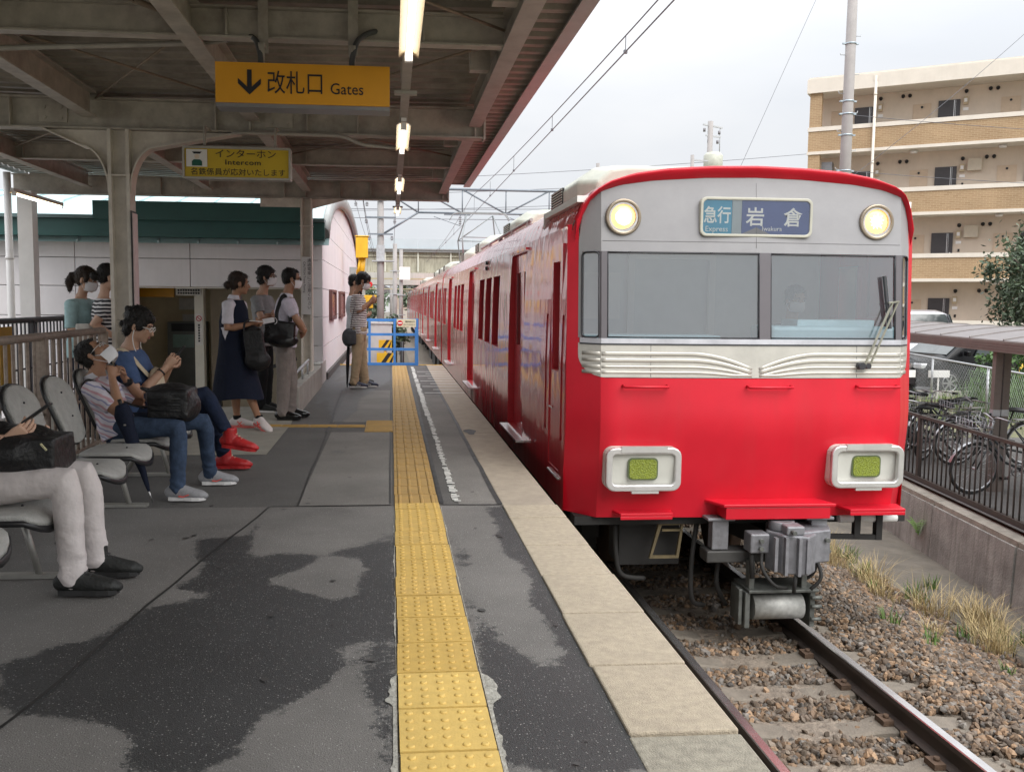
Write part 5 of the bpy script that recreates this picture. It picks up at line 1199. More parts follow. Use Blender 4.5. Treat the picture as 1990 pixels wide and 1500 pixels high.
for pts in ([(XC-1.0, 7.2, -.4), (XC-1.0, 7.15, -.62), (XC-.95, 7.15, -.80), (XC-.75, 7.2, -.85)], [(XC-.35, 7.12, -.36), (XC-.4, 7.08, -.7), (XC-.38, 7.1, -1.0), (XC-.25, 7.2, -1.08)], [(XC-.16, 7.1, -.62), (XC-.2, 7.05, -.85), (XC-.1, 7.1, -1.05)], [(XC+.6, 7.05, -.32), (XC+.62, 6.98, -.48), (XC+.66, 7.0, -.62)]):
    mb = MB(); mb.tube(smooth_path(pts), .020, 8); mb.build('air_hose', under_m, front)
mb = MB(); mb.tube([(XC+.78, 7.02, -.33), (XC+1.26, 7.02, -.33)], .035, 12); mb.build('white_pipe', M('pipe_white', (.62, .62, .6), .4), front)
mb = MB(); mb.bar((XC+.92, 7.0, -.30), (XC+.92, 7.0, -.48), .05, .05); mb.bar((XC+1.1, 7.0, -.30), (XC+1.1, 7.0, -.50), .06, .05); mb.bar((XC+.70, 7.0, -.47), (XC+1.1, 6.99, -.48), .03, .04); mb.bar((XC+.70, 7.0, -.47), (XC+.60, 7.0, -.30), .03, .03); mb.build('pipe_bracket', under_m, front)
mb = MB(); mb.bb(XC+.45, XC+.60, 7.06, 7.5, -.7, -.36); mb.build('brake_gear', under_m, front)
mb = MB(); mb.bb(XC-.95, XC-.45, 7.25, 7.6, -.75, -.38); mb.build('equipment_box', under_m, front)
cp.location.x -= .09; ag.location.x -= .06
# cab inside
cabg = M('cab_grey', (.74, .77, .77), .6, var=.04); cabl = M('cab_light', (.85, .86, .83), .6, var=.03); desk = M('cab_desk', (.24, .38, .42), .5, var=.08)
mb = MB(); mb.bb(XC-1.36, XC+1.36, 7.3, 8.75, -.02, .02); mb.build('cab_floor', dark_m, front)
mb = MB(); mb.bb(XC-1.36, XC-.55, 8.75, 8.80, 0, 2.2); mb.bb(XC-.50, XC+.26, 8.78, 8.82, 0, 2.2); mb.bb(XC+.30, XC+1.36, 8.75, 8.80, 0, 2.2); mb.build('cab_partition', cabg, front)
mb = MB(); mb.ring([(XC-.55, .02), (XC+.3, .02), (XC+.3, 1.85), (XC-.55, 1.85)], [(XC-.49, .02), (XC+.24, .02), (XC+.24, 1.79), (XC-.49, 1.79)], 8.70, 8.749); mb.build('cab_door_frame', cabl, front)
mb = MB(); mb.bb(XC-.98, XC-.62, 8.735, 8.749, 1.22, 1.66); mb.bb(XC-.95, XC-.72, 8.725, 8.734, 1.27, 1.58); mb.build('cab_notice', cabl, front)
mb = MB(); mb.bb(XC+.22, XC+1.28, 7.15, 7.62, .6, 1.20); bevel(mb.build('driver_desk', desk, front), .03)
mb = MB(); mb.bb(XC+.5, XC+1.15, 7.3, 7.62, 1.2, 1.25); mb.build('desk_top', M('desk_top', (.34, .50, .54), .4), front)
mb = MB(); mb.bb(XC-1.3, XC-.2, 7.15, 7.5, .6, 1.12); mb.build('assistant_desk', desk, front)
mb = MB(); mb.bb(XC-1.36, XC+1.36, 7.2, 8.75, 2.15, 2.2); mb.build('cab_ceiling', cabl, front)
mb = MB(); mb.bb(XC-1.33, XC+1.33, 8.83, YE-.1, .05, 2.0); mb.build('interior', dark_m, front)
# lamps on the side, roof pipes
for z in (1.94, 1.86):
    for s in (-1, 1):
        mb = MB(); x = XC + s*(halfw(z)); mb.tube([(x-s*.01, 13.64, z), (x+s*.03, 13.64, z)], [.035, .028], 10); mb.build('side_lamp', black_m, front)
for yy_ in (7.2, 8.2):
    pass
mb = MB(); mb.tube([(XC-1.10, 11.3, 2.37), (XC-1.10, 17.5, 2.37)], .022, 8)
for y in (11.5, 13, 14.5, 16): mb.bb(XC-1.13, XC-1.07, y-.03, y+.03, 2.29, 2.36)
mb.build('roof_pipe', roofgrey_m, front)
for s in (-1, 1):
    mb = MB(); x = XC + s*(HW+.012); mb.tube([(x-s*.02, 7.42, -.07), (x, 7.42, -.07), (x, 7.92, -.07), (x-s*.02, 7.92, -.07)], .010, 8); mb.build('side_handrail', chrome_m, front)
text('6', .11, print_m, (XC-HW-.012, 13.35, .33), front, rot=(90, 0, -90), depth=.002, name='car_number') if False else None
# the following cars
mid = thing('train_car', 'second red train car under the raised pantograph', 'train', (XC, 34.3, ZR), 'red cars of the train at the platform')
Y0, Y1 = 25.55, 43.35
op2 = [W_(Y0+.5, Y0+1.15), W_(Y0+1.3, Y0+1.9), D_(Y0+2.6)] + [W_(Y0+4.9+a, Y0+5.62+a) for a in (0, .97, 1.94)] + [D_(Y0+8.5)] + [W_(Y0+10.8+a, Y0+11.52+a) for a in (0, .95, 1.9)] + [D_(Y0+14.4), W_(Y0+16.3, Y0+17.0), W_(Y0+17.1, Y0+17.6)]
car_shell(mid, Y0, Y1, op2); underframe(mid, Y0, Y1); roof_unit(mid, Y0+8, Y0+10); roof_unit(mid, Y0+12, Y0+14)
c3 = copy_tree(mid); c3.location.y += 18.2; c3['label'] = 'third red train car, behind the one with the pantograph'
c4 = copy_tree(mid); c4.location.y += 36.4; c4['label'] = 'last red train car, farthest along the track'
roof_unit(mid, Y0+5.2, Y0+7)
mb = MB(); mb.bb(XC-.9, XC+.9, 25.1, 25.6, -.3, 2.25); mb.build('gangway', under_m, front)
# pantograph on the second car
met = M('pantograph_grey', (.26, .28, .28), .5, metal=.4, var=.15)
pt = MB(); yp = 29.7; zc_ = 4.17
for s in (-1, 1):
    pt.tube([(XC+s*.55, yp-.7, 2.62), (XC+s*.62, yp-.95, 3.35), (XC+s*.42, yp, 4.10)], .022, 6); pt.tube([(XC+s*.55, yp+.7, 2.62), (XC+s*.62, yp+.95, 3.35), (XC+s*.42, yp, 4.10)], .022, 6)
    for d in (-1, 1): pt.bb(XC+s*.6-.05, XC+s*.6+.05, yp+d*.7-.05, yp+d*.7+.05, 2.42, 2.62)
for d in (-1, 1): pt.tube([(XC-.62, yp+d*.95, 3.35), (XC+.62, yp+d*.95, 3.35)], .018, 6); pt.tube([(XC-.62, yp+d*.95, 3.35), (XC+.42, yp, 4.10)], .012, 6); pt.tube([(XC-.55, yp+d*.7, 2.62), (XC+.55, yp+d*.7, 2.62)], .022, 6)
for d in (-.12, .12): pt.bar((XC-.62, yp+d, 4.17), (XC+.62, yp+d, 4.17), .05, .04); pt.tube(smooth_path([(XC-.62, yp+d, 4.17), (XC-.82, yp+d, 4.14), (XC-.95, yp+d, 3.95)]), .016, 6); pt.tube(smooth_path([(XC+.62, yp+d, 4.17), (XC+.82, yp+d, 4.14), (XC+.95, yp+d, 3.95)]), .016, 6)
pt.bb(XC-.7, XC+.7, yp-.9, yp+.9, 2.44, 2.50); pt.build('pantograph', met, mid)
# ------------------------------------------------------------------ people
def skin(name, c): return M(name, c, .5, var=.08, scale=14)
skin_a = skin('skin_light', (.50, .30, .205)); skin_b = skin('skin_tan', (.38, .205, .125)); skin_c = skin('skin_fair', (.56, .35, .25))
def hair_mat(name, c):
    m = M(name, c, .5, var=.5, scale=25, bump=.8, bscale=70, spec=.35); return m
hair_k = hair_mat('hair_black', (.012, .010, .009)); hair_b = hair_mat('hair_brown', (.03, .018, .012))
def cloth(name, c, rough=.85, var=.12, bump=.5): return M(name, c, rough, var=var, scale=16, bump=bump, bscale=18, spec=.2)
denim = cloth('denim', (.045, .068, .115), var=.35); navy = cloth('navy_cloth', (.012, .016, .032)); black_c = cloth('black_cloth', (.012, .012, .013))
greige = cloth('pale_trousers', (.60, .55, .54), var=.06); khaki = cloth('khaki', (.36, .27, .175)); taupe = cloth('taupe_trousers', (.235, .205, .19)); blue_t = cloth('blue_tshirt', (.075, .12, .24))
grey_t = cloth('grey_tshirt', (.27, .27, .275)); white_c = cloth('white_shirt', (.70, .68, .74)); cream = cloth('cream_canvas', (.62, .52, .38)); mask_m = cloth('mask_white', (.82, .81, .83), .7, .04, .2); mint = cloth('mint_top', (.40, .58, .60))
shoe_red = M('red_shoe', (.42, .016, .018), .4, var=.25, bump=.2); shoe_black = M('black_shoe', (.013, .014, .013), .6, var=.3, bump=.3); shoe_grey = M('grey_shoe', (.28, .28, .29), .7, var=.15, scale=60); sole_w = M('white_sole', (.72, .71, .70), .6, var=.05); shoe_shine = M('shiny_shoe', (.010, .010, .010), .15, var=.1); shoe_navy = M('navy_shoe', (.02, .025, .05), .6, var=.2); shoe_white = M('white_shoe', (.66, .60, .58), .6, var=.1); coral = M('coral_print', (.75, .10, .08), .5, var=0)
Z3 = Vector((0, 0, 1))
def lerp(a, b, t): return Vector(a)*(1-t) + Vector(b)*t
def hand(mb, w, d, n, curl=.6, k=1., thumb=1, spread=.12):
    """palm, four jointed fingers of unequal length and a thumb from the side of the palm; n points out of the palm"""
    d = Vector(d).normalized(); n = Vector(n); n = (n - d*n.dot(d)).normalized(); s = d.cross(n)*thumb; w = Vector(w)
    p1 = w + d*.085*k
    mb.tube([w - d*.015, w + d*.02*k, w + d*.055*k, p1], [(.026*k, .019*k), (.033*k, .016*k), (.040*k, .015*k), (.038*k, .012*k)], 10, side=s, rnd=True)
    for i, (off, L) in enumerate(((.030, .070), (.010, .080), (-.010, .074), (-.029, .058))):
        b = w + d*.080*k + s*off*k; a = 0; p = [w + d*.05*k + s*off*k, b]; dd = (d + s*off*spread*18).normalized()
        for j, fr in enumerate((.45, .32, .25)):
            a += curl*(.75, .95, .7)[j]; p.append(p[-1] + (dd*math.cos(a) + n*math.sin(a))*L*fr*k)
        mb.tube(p, [.0095*k, .0098*k, .0088*k, .0080*k, .0068*k], 8, rnd=True)
    b = w + d*.025*k + s*.026*k
    t1 = b + (d*.6 + s*.75 + n*.35).normalized()*.042*k; t2 = t1 + (d*.85 + s*.15 + n*.55).normalized()*.034*k; t3 = t2 + (d*.85 + n*.5 - s*.2).normalized()*.026*k
    mb.tube([b - s*.012, t1, t2, t3], [.013*k, .0115*k, .010*k, .008*k], 8, rnd=True)
def shoe(name, an, td, m, sole, parent, L=.265, hi=False, mark=None, z0=None, pitch=0.):
    an = Vector(an); td = Vector(td).normalized(); flat = Vector((td.x, td.y, 0)).normalized(); sd = flat.cross(Z3)
    f = (flat*math.cos(pitch) + Z3*math.sin(pitch)); u = sd.cross(f); u = u if u.z > 0 else -u
    base = an - Z3*.085 if z0 is None else Vector((an.x, an.y, z0)); h = base - f*L*.22
    mb = MB()
    prof = [(.0, .032, .040, .048), (.05, .038, .054, .056), (.28*1, .043, .060, .058), (.5, .049, .046, .048), (.72, .054, .036, .040), (.9, .048, .030, .034), (.985, .030, .022, .028)]
    pts = [h + f*L*t + u*(hh) for t, a, b, hh in prof]
    mb.tube(pts, [(a, b) for t, a, b, hh in prof], 14, side=sd, rnd=True)
    mb.tube([an - Z3*.045, an + Z3*(.075 if hi else .005)], [(.050, .060), (.050, .054)] if hi else [(.045, .052), (.046, .048)], 12)
    me = remesh(mb, .008, 2); me.materials.append(m); o = link(name, me, parent)
    mb = MB(); poly = [(-.01, .030), (.12, .038), (.4, .036), (.65, .050), (.85, .046), (.97, .026), (1.005, 0)]
    poly = poly + [(a, -b) for a, b in reversed(poly[:-1])]; n = len(poly)
    lo = [h + f*L*a + sd*b - u*.0 for a, b in poly]; hi_ = [p + u*.024 for p in lo]
    mb.add(lo + hi_, [tuple(range(n))[::-1], tuple(range(n, 2*n))] + [(i, (i+1) % n, n+(i+1) % n, n+i) for i in range(n)]); mb.build('sole', sole, o)
    mb = MB()
    for i in range(4):
        c = h + f*L*(.36+.085*i) + u*((.118 if hi else .098) - .015*i); mb.bar(c - sd*.022, c + sd*.022, .007, .006)
    mb.build('laces', cream if m is shoe_red else (sole if m is not shoe_black else M('lace_grey', (.06, .06, .06), .7)), o) if m not in (shoe_shine,) else None
    if mark:
        mb = MB(); side = -1 if sd.y > 0 else 1   # the side towards the tracks' near end
        for (a0, z0_, a1, z1_, w) in mark[1]:
            p = h + f*L*a0 + u*z0_ + sd*side*.0515; q = h + f*L*a1 + u*z1_ + sd*side*.0515; mb.bar(p, q, w, .006, up=tuple(u))
        mb.build('shoe_mark', mark[0], o)
    return o
def head(mb, c, f, u, neck0, k=1., male=True):
    c = Vector(c); f = Vector(f).normalized(); u = Vector(u); u = (u - f*u.dot(f)).normalized(); s = u.cross(f); A = (s, f, u)
    P = lambda a, b, e: c + s*a*k + f*b*k + u*e*k
    mb.ell(P(0, -.008, .034), (.077*k, .095*k, .088*k), A, 16); mb.ell(P(0, .028, -.03), (.063*k, .064*k, .084*k), A, 14)
    mb.ell(P(0, .018, -.064), (.056*k, .062*k, .047*k), A, 12); mb.ell(P(0, .062, -.092), (.026*k, .026*k, .022*k), A, 10)
    mb.ell(P(0, .074, .026), (.050*k, .018*k, .014*k), A, 10); mb.ell(P(.038, .066, -.022), (.02*k, .02*k, .018*k), A, 8); mb.ell(P(-.038, .066, -.022), (.02*k, .02*k, .018*k), A, 8)
    mb.tube([P(0, .084, .012), P(0, .101, -.016), P(0, .108, -.032)], [.009*k, .012*k, .015*k], 8, rnd=True)
    mb.ell(P(0, .083, -.060), (.022*k, .013*k, .013*k), A, 8)
    for e in (-1, 1): mb.ell(P(e*.079, -.008, -.012), (.011*k, .021*k, .033*k), A, 8)
    r = .055 if male else .045
    mb.tube([Vector(neck0) - u*.04, lerp(neck0, P(0, -.02, -.06), .5), P(0, -.02, -.05)], [(r*1.25, r*1.15), (r, r), (r*1.02, r*1.02)], 12, rnd=True)
    return P, A
def strands(me, up, n):
    """loose locks lying over the hair so that its outline is not smooth"""
    nv = len(me.vertices); co = np.empty(nv*3, np.float32); me.vertices.foreach_get('co', co); co = co.reshape(-1, 3); no = np.empty(nv*3, np.float32); me.vertex_normals.foreach_get('vector', no); no = no.reshape(-1, 3); V, F = [], []
    for i in np.random.randint(0, nv, n):
        p, q = Vector(co[i]), Vector(no[i]); d = -up + Vector(np.random.normal(size=3)*.45); d = d - q*d.dot(q)
        if d.length < .1: continue
        d.normalize(); s = d.cross(q)*random.uniform(.0012, .003); L = random.uniform(.02, .05); b = len(V)
        for t, h, w in ((0, -.002, 1), (.5, .0055, .9), (1, random.uniform(-.002, .008), .15)): c = p + d*L*t + q*h; V += [c - s*w, c + s*w]
        F += [(b, b+1, b+3, b+2), (b+2, b+3, b+5, b+4)]
    bm = bmesh.new(); bm.from_mesh(me); tmp = bpy.data.meshes.new('tmp'); tmp.from_pydata([tuple(v) for v in V], [], F); bm.from_mesh(tmp); bm.to_mesh(me); bm.free(); bpy.data.meshes.remove(tmp); return me
def person(name, label, D):
    f = Vector(D['f']).normalized(); k = D.get('k', 1.); pel = Vector(D['pel']); chest = Vector(D['chest']); male = D.get('male', True)
    spine = (chest - pel).normalized(); left = D.get('left'); left = Vector(left).normalized() if left else Z3.cross(f).normalized()
    fwd = left.cross(spine).normalized()
    base = (pel.x, pel.y, 0); t = thing(name, label, 'person', base); sw = (.178 if male else .155)*k
    sh = {'R': chest - spine*.065*k - left*sw, 'L': chest - spine*.065*k + left*sw}
    hips = {'R': pel - left*.085*k, 'L': pel + left*.085*k}
    T = [(0, -.10), (.12, 0), (.40, .01), (.68, .005), (.86, 0), (.955, -.008), (1.02, -.012)]
    if D.get('belly'): T[2] = (.40, .03)
    W1 = [(.150, .105), (.158, .115), (.140, .105), (.160, .118), (.165, .098), (.105, .075), (.058, .056)] if male else [(.155, .105), (.160, .112), (.122, .09), (.142, .108), (.145, .088), (.09, .066), (.048, .046)]
    L = (chest - pel).length
    tp = [pel + spine*(L*a - (.07 if i == 0 else 0)) + fwd*b for i, (a, b) in enumerate(T)]; tp[0] = pel - spine*.07
    mb = MB(); mb.tube(tp, [(a*k, b*k) for a, b in W1], 18, side=left, rnd=True)
    P, A = head(mb, D['head'], D['hf'], D.get('hu', Z3), chest - spine*.01, k*D.get('hk', 1.), male)
    arms = {}
    for sd_ in 'RL':
        el, wr = Vector(D[sd_][0]), Vector(D[sd_][1]); s0 = sh[sd_]; arms[sd_] = (s0, el, wr)
        mb.tube([lerp(chest - spine*.05, s0, .55), s0, lerp(s0, el, .5), el, lerp(el, wr, .3), lerp(el, wr, .75), wr, wr + (wr-el).normalized()*.02], [(.050*k, .05*k), .053*k, .047*k, .040*k, .041*k, .032*k, (.028*k, .023*k), (.026*k, .02*k)], 12, rnd=True)
        kn, an = Vector(D['leg'+sd_][0]), Vector(D['leg'+sd_][1]); h = hips[sd_]
        mb.tube([h, lerp(h, kn, .4), kn, lerp(kn, an, .3), lerp(kn, an, .8), an, an - Z3*.04], [.082*k, .074*k, .054*k, .055*k, .037*k, .036*k, .035*k], 12, rnd=True)
    me = remesh(mb, .0085, 2)
    hm = MB()
    for i, sd_ in enumerate('RL'):
        if len(D[sd_]) > 2: hand(hm, arms[sd_][2], D[sd_][2], D[sd_][3], D[sd_][4] if len(D[sd_]) > 4 else .6, k*.98, thumb=(-1 if sd_ == 'R' else 1)*(D[sd_][5] if len(D[sd_]) > 5 else 1))
    bm = bmesh.new(); bm.from_mesh(me)
    tmp = bpy.data.meshes.new('tmp'); tmp.from_pydata(hm.v, [], hm.f); bm.from_mesh(tmp); bmesh.ops.recalc_face_normals(bm, faces=bm.faces)
    for fc in bm.faces: fc.smooth = True
    bm.to_mesh(me); bm.free(); bpy.data.meshes.remove(tmp)
    me.materials.clear(); me.materials.append(D.get('skin', skin_a)); body = link('body', me, t)
    # shirt
    if D.get('shirt'):
        ease = D.get('ease', .016); mb = MB(); hem = D.get('hem', .06)
        sp = [pel - spine*hem] + tp[1:6] + [tp[5] + spine*.016]
        rr = [(.166+ease, .122+ease)] + [(a+ease, b+ease) for a, b in W1[1:6]] + [(W1[5][0]*.80+ease*.5, W1[5][1]*.9+ease*.6)]
        if not male: rr = [(a*.97, b*.97) for a, b in rr]
        mb.tube(sp, [(a*k, b*k) for a, b in rr], 20, side=left)
        st_ = D.get('sleeve', .72)
        for sd_ in 'RL':
            s0, el, wr = arms[sd_]
            if st_ > 0:
                pts = [lerp(chest - spine*.06, s0, .5), s0, lerp(s0, el, .4)]; ra = [(.062, .062), .070, .064]
                if st_ <= 1: pts += [lerp(s0, el, st_)]; ra += [.063]
                else: pts += [el, lerp(el, wr, st_-1)]; ra += [.055, .048]
                mb.tube(pts, [(a[0]*k, a[1]*k) if isinstance(a, tuple) else a*k for a in ra], 14)
        me = remesh(mb, .011, 2, .007, 9, 3); crease(me, 0, .006); me.materials.append(D['shirt']); me.polygons.foreach_set('use_smooth', [True]*len(me.polygons)); link(D.get('shirt_name', 'shirt'), me, t)
    if D.get('collar'):
        mb = MB(); cc = chest + spine*.02; n = 18; vs = []
        for i in range(n+1):
            a = R(-155 + 310*i/n); dr = -fwd*math.cos(a) + left*math.sin(a)
            vs += [cc + dr*.063*k + spine*.022, cc + dr*.082*k - spine*.020]
        mb.add(vs, [(2*i, 2*i+1, 2*i+3, 2*i+2) for i in range(n)]); mb.build('collar', D['collar'], t, smooth=True)
    if D.get('trousers'):
        mb = MB(); e = D.get('tease', .012)
        mb.tube([pel - spine*.075, pel + spine*.03, pel + spine*D.get('waist', .10)], [((.150+e)*k, (.108+e)*k), ((.158+e)*k, (.114+e)*k), ((.148+e)*k, (.104+e)*k)], 18, side=left, rnd=True)
        for sd_ in 'RL':
            kn, an = Vector(D['leg'+sd_][0]), Vector(D['leg'+sd_][1]); h = hips[sd_]; w = D.get('leg_w', 1.); low = D.get('cuff', .05)
            end = an + (kn-an).normalized()*(low-.05)
            mb.tube([h, lerp(h, kn, .35), lerp(h, kn, .8), kn, lerp(kn, an, .15), lerp(kn, an, .5), lerp(kn, an, .85), end], [.092*k, .086*k*w, .072*k*w, .066*k*w, .066*k*w, .062*k*w, .055*k*w, .056*k*w], 14, rnd=True)
        me = remesh(mb, .011, 2, .006, 8, 5); crease(me, D['legR'][1][2], D.get('crease', .006)); me.materials.append(D['trousers']); me.polygons.foreach_set('use_smooth', [True]*len(me.polygons)); link('trousers', me, t)
    for sd_ in 'RL':
        q = D.get('shoe'+sd_, D.get('shoe'))
        if q:
            an = Vector(D['leg'+sd_][1]); shoe('shoe', an, D['leg'+sd_][2], q[0], q[1], t, .262*k, q[2] if len(q) > 2 else False, q[3] if len(q) > 3 else None, pitch=D['leg'+sd_][3] if len(D['leg'+sd_]) > 3 else 0.)
    # hair: cap, nape, fringe, extra
    kk = k*D.get('hk', 1.); s, f_, u_ = A; mb = MB(); hs = D.get('hair', 'short'); hm_ = D.get('hairm', hair_k)
    mb.ell(P(0, -.024, .046), (.087*kk, .100*kk, .090*kk), A, 18); mb.ell(P(0, -.050, .0), (.078*kk, .066*kk, .075*kk), A, 14)
    if hs == 'shaggy':
        mb.ell(P(0, -.02, .055), (.096*kk, .108*kk, .092*kk), A, 16); mb.ell(P(0, -.060, -.045), (.078*kk, .052*kk, .065*kk), A, 12); mb.ell(P(0, .050, .072), (.066*kk, .050*kk, .034*kk), A, 12)
        for e in (-1, 1): mb.ell(P(e*.068, .022, .020), (.024*kk, .040*kk, .055*kk), A, 10)
        for q in range(26):
            a = random.uniform(0, 6.28); z = random.uniform(-.06, .1); rr_ = .085 if z < .07 else .06
            mb.ell(P(rr_*math.cos(a), -.02 + .10*math.sin(a)*(1 if math.sin(a) < 0 else .5), z if math.sin(a) < .3 else max(z, .06)), (.02*kk, .024*kk, .026*kk), A, 8)
    if hs in ('fringe', 'bun', 'tail'):
        mb.ell(P(0, .042, .078), (.066*kk, .046*kk, .032*kk), A, 12)
        for e in (-1, 1): mb.ell(P(e*.067, .028, .025), (.020*kk, .030*kk, .055*kk), A, 10)
    if hs == 'fringe':
        mb.ell(P(0, .068, .050), (.060*kk, .026*kk, .030*kk), A, 12); mb.ell(P(0, -.045, -.035), (.075*kk, .05*kk, .05*kk), A, 12)
    if hs == 'bun': mb.ell(P(0, -.125, -.022), (.045*kk, .045*kk, .045*kk), A, 12); mb.ell(P(0, -.085, .0), (.045*kk, .05*kk, .04*kk), A, 10)
    if hs == 'tail': mb.tube([P(0, -.10, .03), P(0, -.15, .01), P(0, -.17, -.06), P(0, -.155, -.14)], [.03, .045, .045, .018], 10, rnd=True)
    if hs == 'short':
        mb.ell(P(0, .028, .088), (.062*kk, .05*kk, .028*kk), A, 12)
        for e in (-1, 1): mb.ell(P(e*.070, .012, .022), (.015*kk, .024*kk, .04*kk), A, 8)
    me = strands(remesh(mb, .008, 1, .006, 40, 2, (1, 1, .35)), u_, 420); me.materials.append(hm_); me.polygons.foreach_set('use_smooth', [True]*len(me.polygons)); link('hair', me, t)
    eye_w = M('eye_white', (.7, .68, .65), .3, var=0); eye_d = M('eye_dark', (.015, .01, .008), .2, var=0)
    for e in (-1, 1):
        mb = MB(); mb.ell(P(e*.031, .083, .004), (.013*kk, .008*kk, .0065*kk), A, 8); ey = mb.build('eye', eye_w, t)
        mb = MB(); mb.ell(P(e*.031, .0895, .004), (.006*kk, .003*kk, .006*kk), A, 8); mb.build('iris', eye_d, ey)
        mb = MB(); mb.tube([P(e*.016, .094, .026), P(e*.033, .094, .031), P(e*.050, .084, .026)], .0042*kk, 6, rnd=True); mb.build('eyebrow', hm_, t)
    if not D.get('mask'):
        mb = MB(); mb.ell(P(0, .0955, -.057), (.021*kk, .005*kk, .004*kk), A, 8); mb.ell(P(0, .0945, -.066), (.018*kk, .006*kk, .005*kk), A, 8); mb.build('mouth', M('lips', (.38, .13, .11), .45, var=0), t)
    mk = D.get('mask')
    if mk:
        off = D.get('mask_off', (0, 0)); mb = MB(); n = 14; mm_ = 8; vs = []
        for i in range(n+1):
            a = R(-78 + 156*i/n)
            for j in range(mm_+1):
                z = -.008 - .092*j/mm_; bul = .010*math.sin(math.pi*j/mm_); rx, rf = .070 + bul*.5, .086 + bul + (.022*math.exp(-(a/.35)**2)*(1 - j/mm_))
                vs.append(P(rx*math.sin(a), .012 + rf*math.cos(a) + off[0] - (.012 if j == mm_ else 0), z + off[1]))
        m1 = mm_+1; mb.add(vs, [(i*m1+j, (i+1)*m1+j, (i+1)*m1+j+1, i*m1+j+1) for i in range(n) for j in range(mm_)]); mo = mb.build('mask', mask_m, t, smooth=True)
        mb = MB()
        for e in (-1, 1):
            for z in (-.015, -.09): mb.tube([P(e*.072, .03 + off[0], z + off[1]), P(e*.083, -.012, -.012 + (.02 if z > -.05 else -.02))], .0022*kk, 5)
        tag(mb.build('ear_loop', mask_m, mo), kind='stuff')
    if D.get('glasses'):
        gm = D['glasses']; mb = MB()
        for e in (-1, 1):
            pr = [(e*.033 + .025*math.cos(R(i*30)), .003 + .017*math.sin(R(i*30))) for i in range(13)]; mb.tube([P(x, .101, z) for x, z in pr], .0028*kk, 6)
            mb.tube([P(e*.058, .10, .008), P(e*.080, .06, .010), P(e*.083, -.01, .004)], .0028*kk, 6)
        mb.tube([P(-.009, .104, .006), P(.009, .104, .006)], .003*kk, 6); mb.build('glasses', gm, t)
    t['_P'] = 0
    return t, P, A, arms, hips
def crease(me, z0, amp):
    """cloth folds: ridged, lying across the limb, stronger towards the hem"""
    n = len(me.vertices); co = np.empty(n*3, np.float32); me.vertices.foreach_get('co', co); co = co.reshape(-1, 3); no = np.empty(n*3, np.float32); me.vertex_normals.foreach_get('vector', no); no = no.reshape(-1, 3)
    h = []
    for x, y, z in co.tolist():
        w = mnoise.noise(Vector((x*3, y*3, z*3))); r = 1 - 2.2*abs(mnoise.noise(Vector((x*6 + w*.8, y*6, z*15 + w*1.5 + x*5)))); h.append(max(r, 0)**2*(.30 + (1.5*max(0, 1 - (z-z0)/.17) if z0 else .35)))
    co += no*(np.array(h, np.float32)*amp - amp*.3)[:, None]; me.vertices.foreach_set('co', co.ravel()); me.update()
def lump(name, label, cat, parts, mat, voxel=.012, disp=.01, group=None, sc=7):
    """soft bag: union of rounded boxes / ellipsoids, creased"""
    t = thing(name, label, cat, parts[0][0], group); mb = MB()
    for p in parts:
        if p[1] == 'box':
            c, _, d, M3 = p; b0 = MB(); b0.box(c, d, 0, M3=M3); mb.add(b0.v, b0.f)
        else:
            c, _, d, ax = p; mb.ell(c, d, ax, 14)
    me = remesh(mb, voxel, 8, disp, sc, 4); me.materials.append(mat); me.polygons.foreach_set('use_smooth', [True]*len(me.polygons)); link('bag_body', me, t); return t
bag_black = M('bag_black', (.010, .010, .011), .5, var=.4, scale=12, bump=.6, bscale=30); leather = M('bag_leather', (.011, .011, .012), .3, var=.3, scale=9, bump=.25, bscale=25)
def phone(label, c, d, n, group=None):
    d = Vector(d).normalized(); n = Vector(n); n = (n - d*n.dot(d)).normalized(); s = d.cross(n); t = thing('smartphone', label, 'phone', c); c = Vector(c)
    Mx = Matrix((s, d, n)).transposed(); mb = MB(); mb.box(c, (.071, .146, .008), 0, M3=Mx); bevel(mb.build('phone_body', black_m, t), .003)
    mb = MB(); mb.box(c + n*.0048, (.064, .132, .001), 0, M3=Mx); mb.build('phone_screen', M('phone_screen', (.04, .05, .06), .1, var=0), t); return t
# A: the nearest sitter, cut by the picture edge
pA = person('person', 'nearest seated person, mostly cut off, in pale grey trousers and black sneakers with a phone', dict(f=(1, 0, 0), pel=(-1.98, 4.45, .50), chest=(-2.12, 4.45, 1.02), head=(-2.07, 4.45, 1.235), hf=(1, 0, -.4),
    R=((-1.98, 4.22, .72), (-1.735, 4.33, .725), (.9, .12, .55), (-.3, .8, .5), .55), L=((-1.96, 4.70, .70), (-1.72, 4.54, .70), (.95, -.1, .12), (0, -.8, .7), .75),
    legR=((-1.475, 4.31, .535), (-1.455, 4.31, .10), (1, .02, 0)), legL=((-1.48, 4.585, .52), (-1.44, 4.60, .10), (1, .02, 0)), shirt=black_c, trousers=greige, shoe=(shoe_black, M('black_sole', (.02, .02, .02), .7), True), skin=skin_c, hair='short', leg_w=1.06, cuff=.045, mask=True))[0]
phone('black smartphone in the raised hand of the nearest sitter', (-1.61, 4.36, .845), (.75, .05, .55), (-.5, .0, .8))
tb = lump('rucksack', 'black soft rucksack on the lap of the nearest sitter', 'bag', [((-1.72, 4.45, .66), 'ell', (.20, .20, .125), None), ((-1.62, 4.45, .65), 'box', (.20, .30, .17), None), ((-1.84, 4.45, .70), 'ell', (.12, .17, .10), None)], bag_black)
mb = MB(); mb.bar((-1.56, 4.255, .72), (-1.535, 4.255, .69), .012, .006); mb.build('zip_pull', M('zip_pull', (.45, .42, .25), .4), tb)
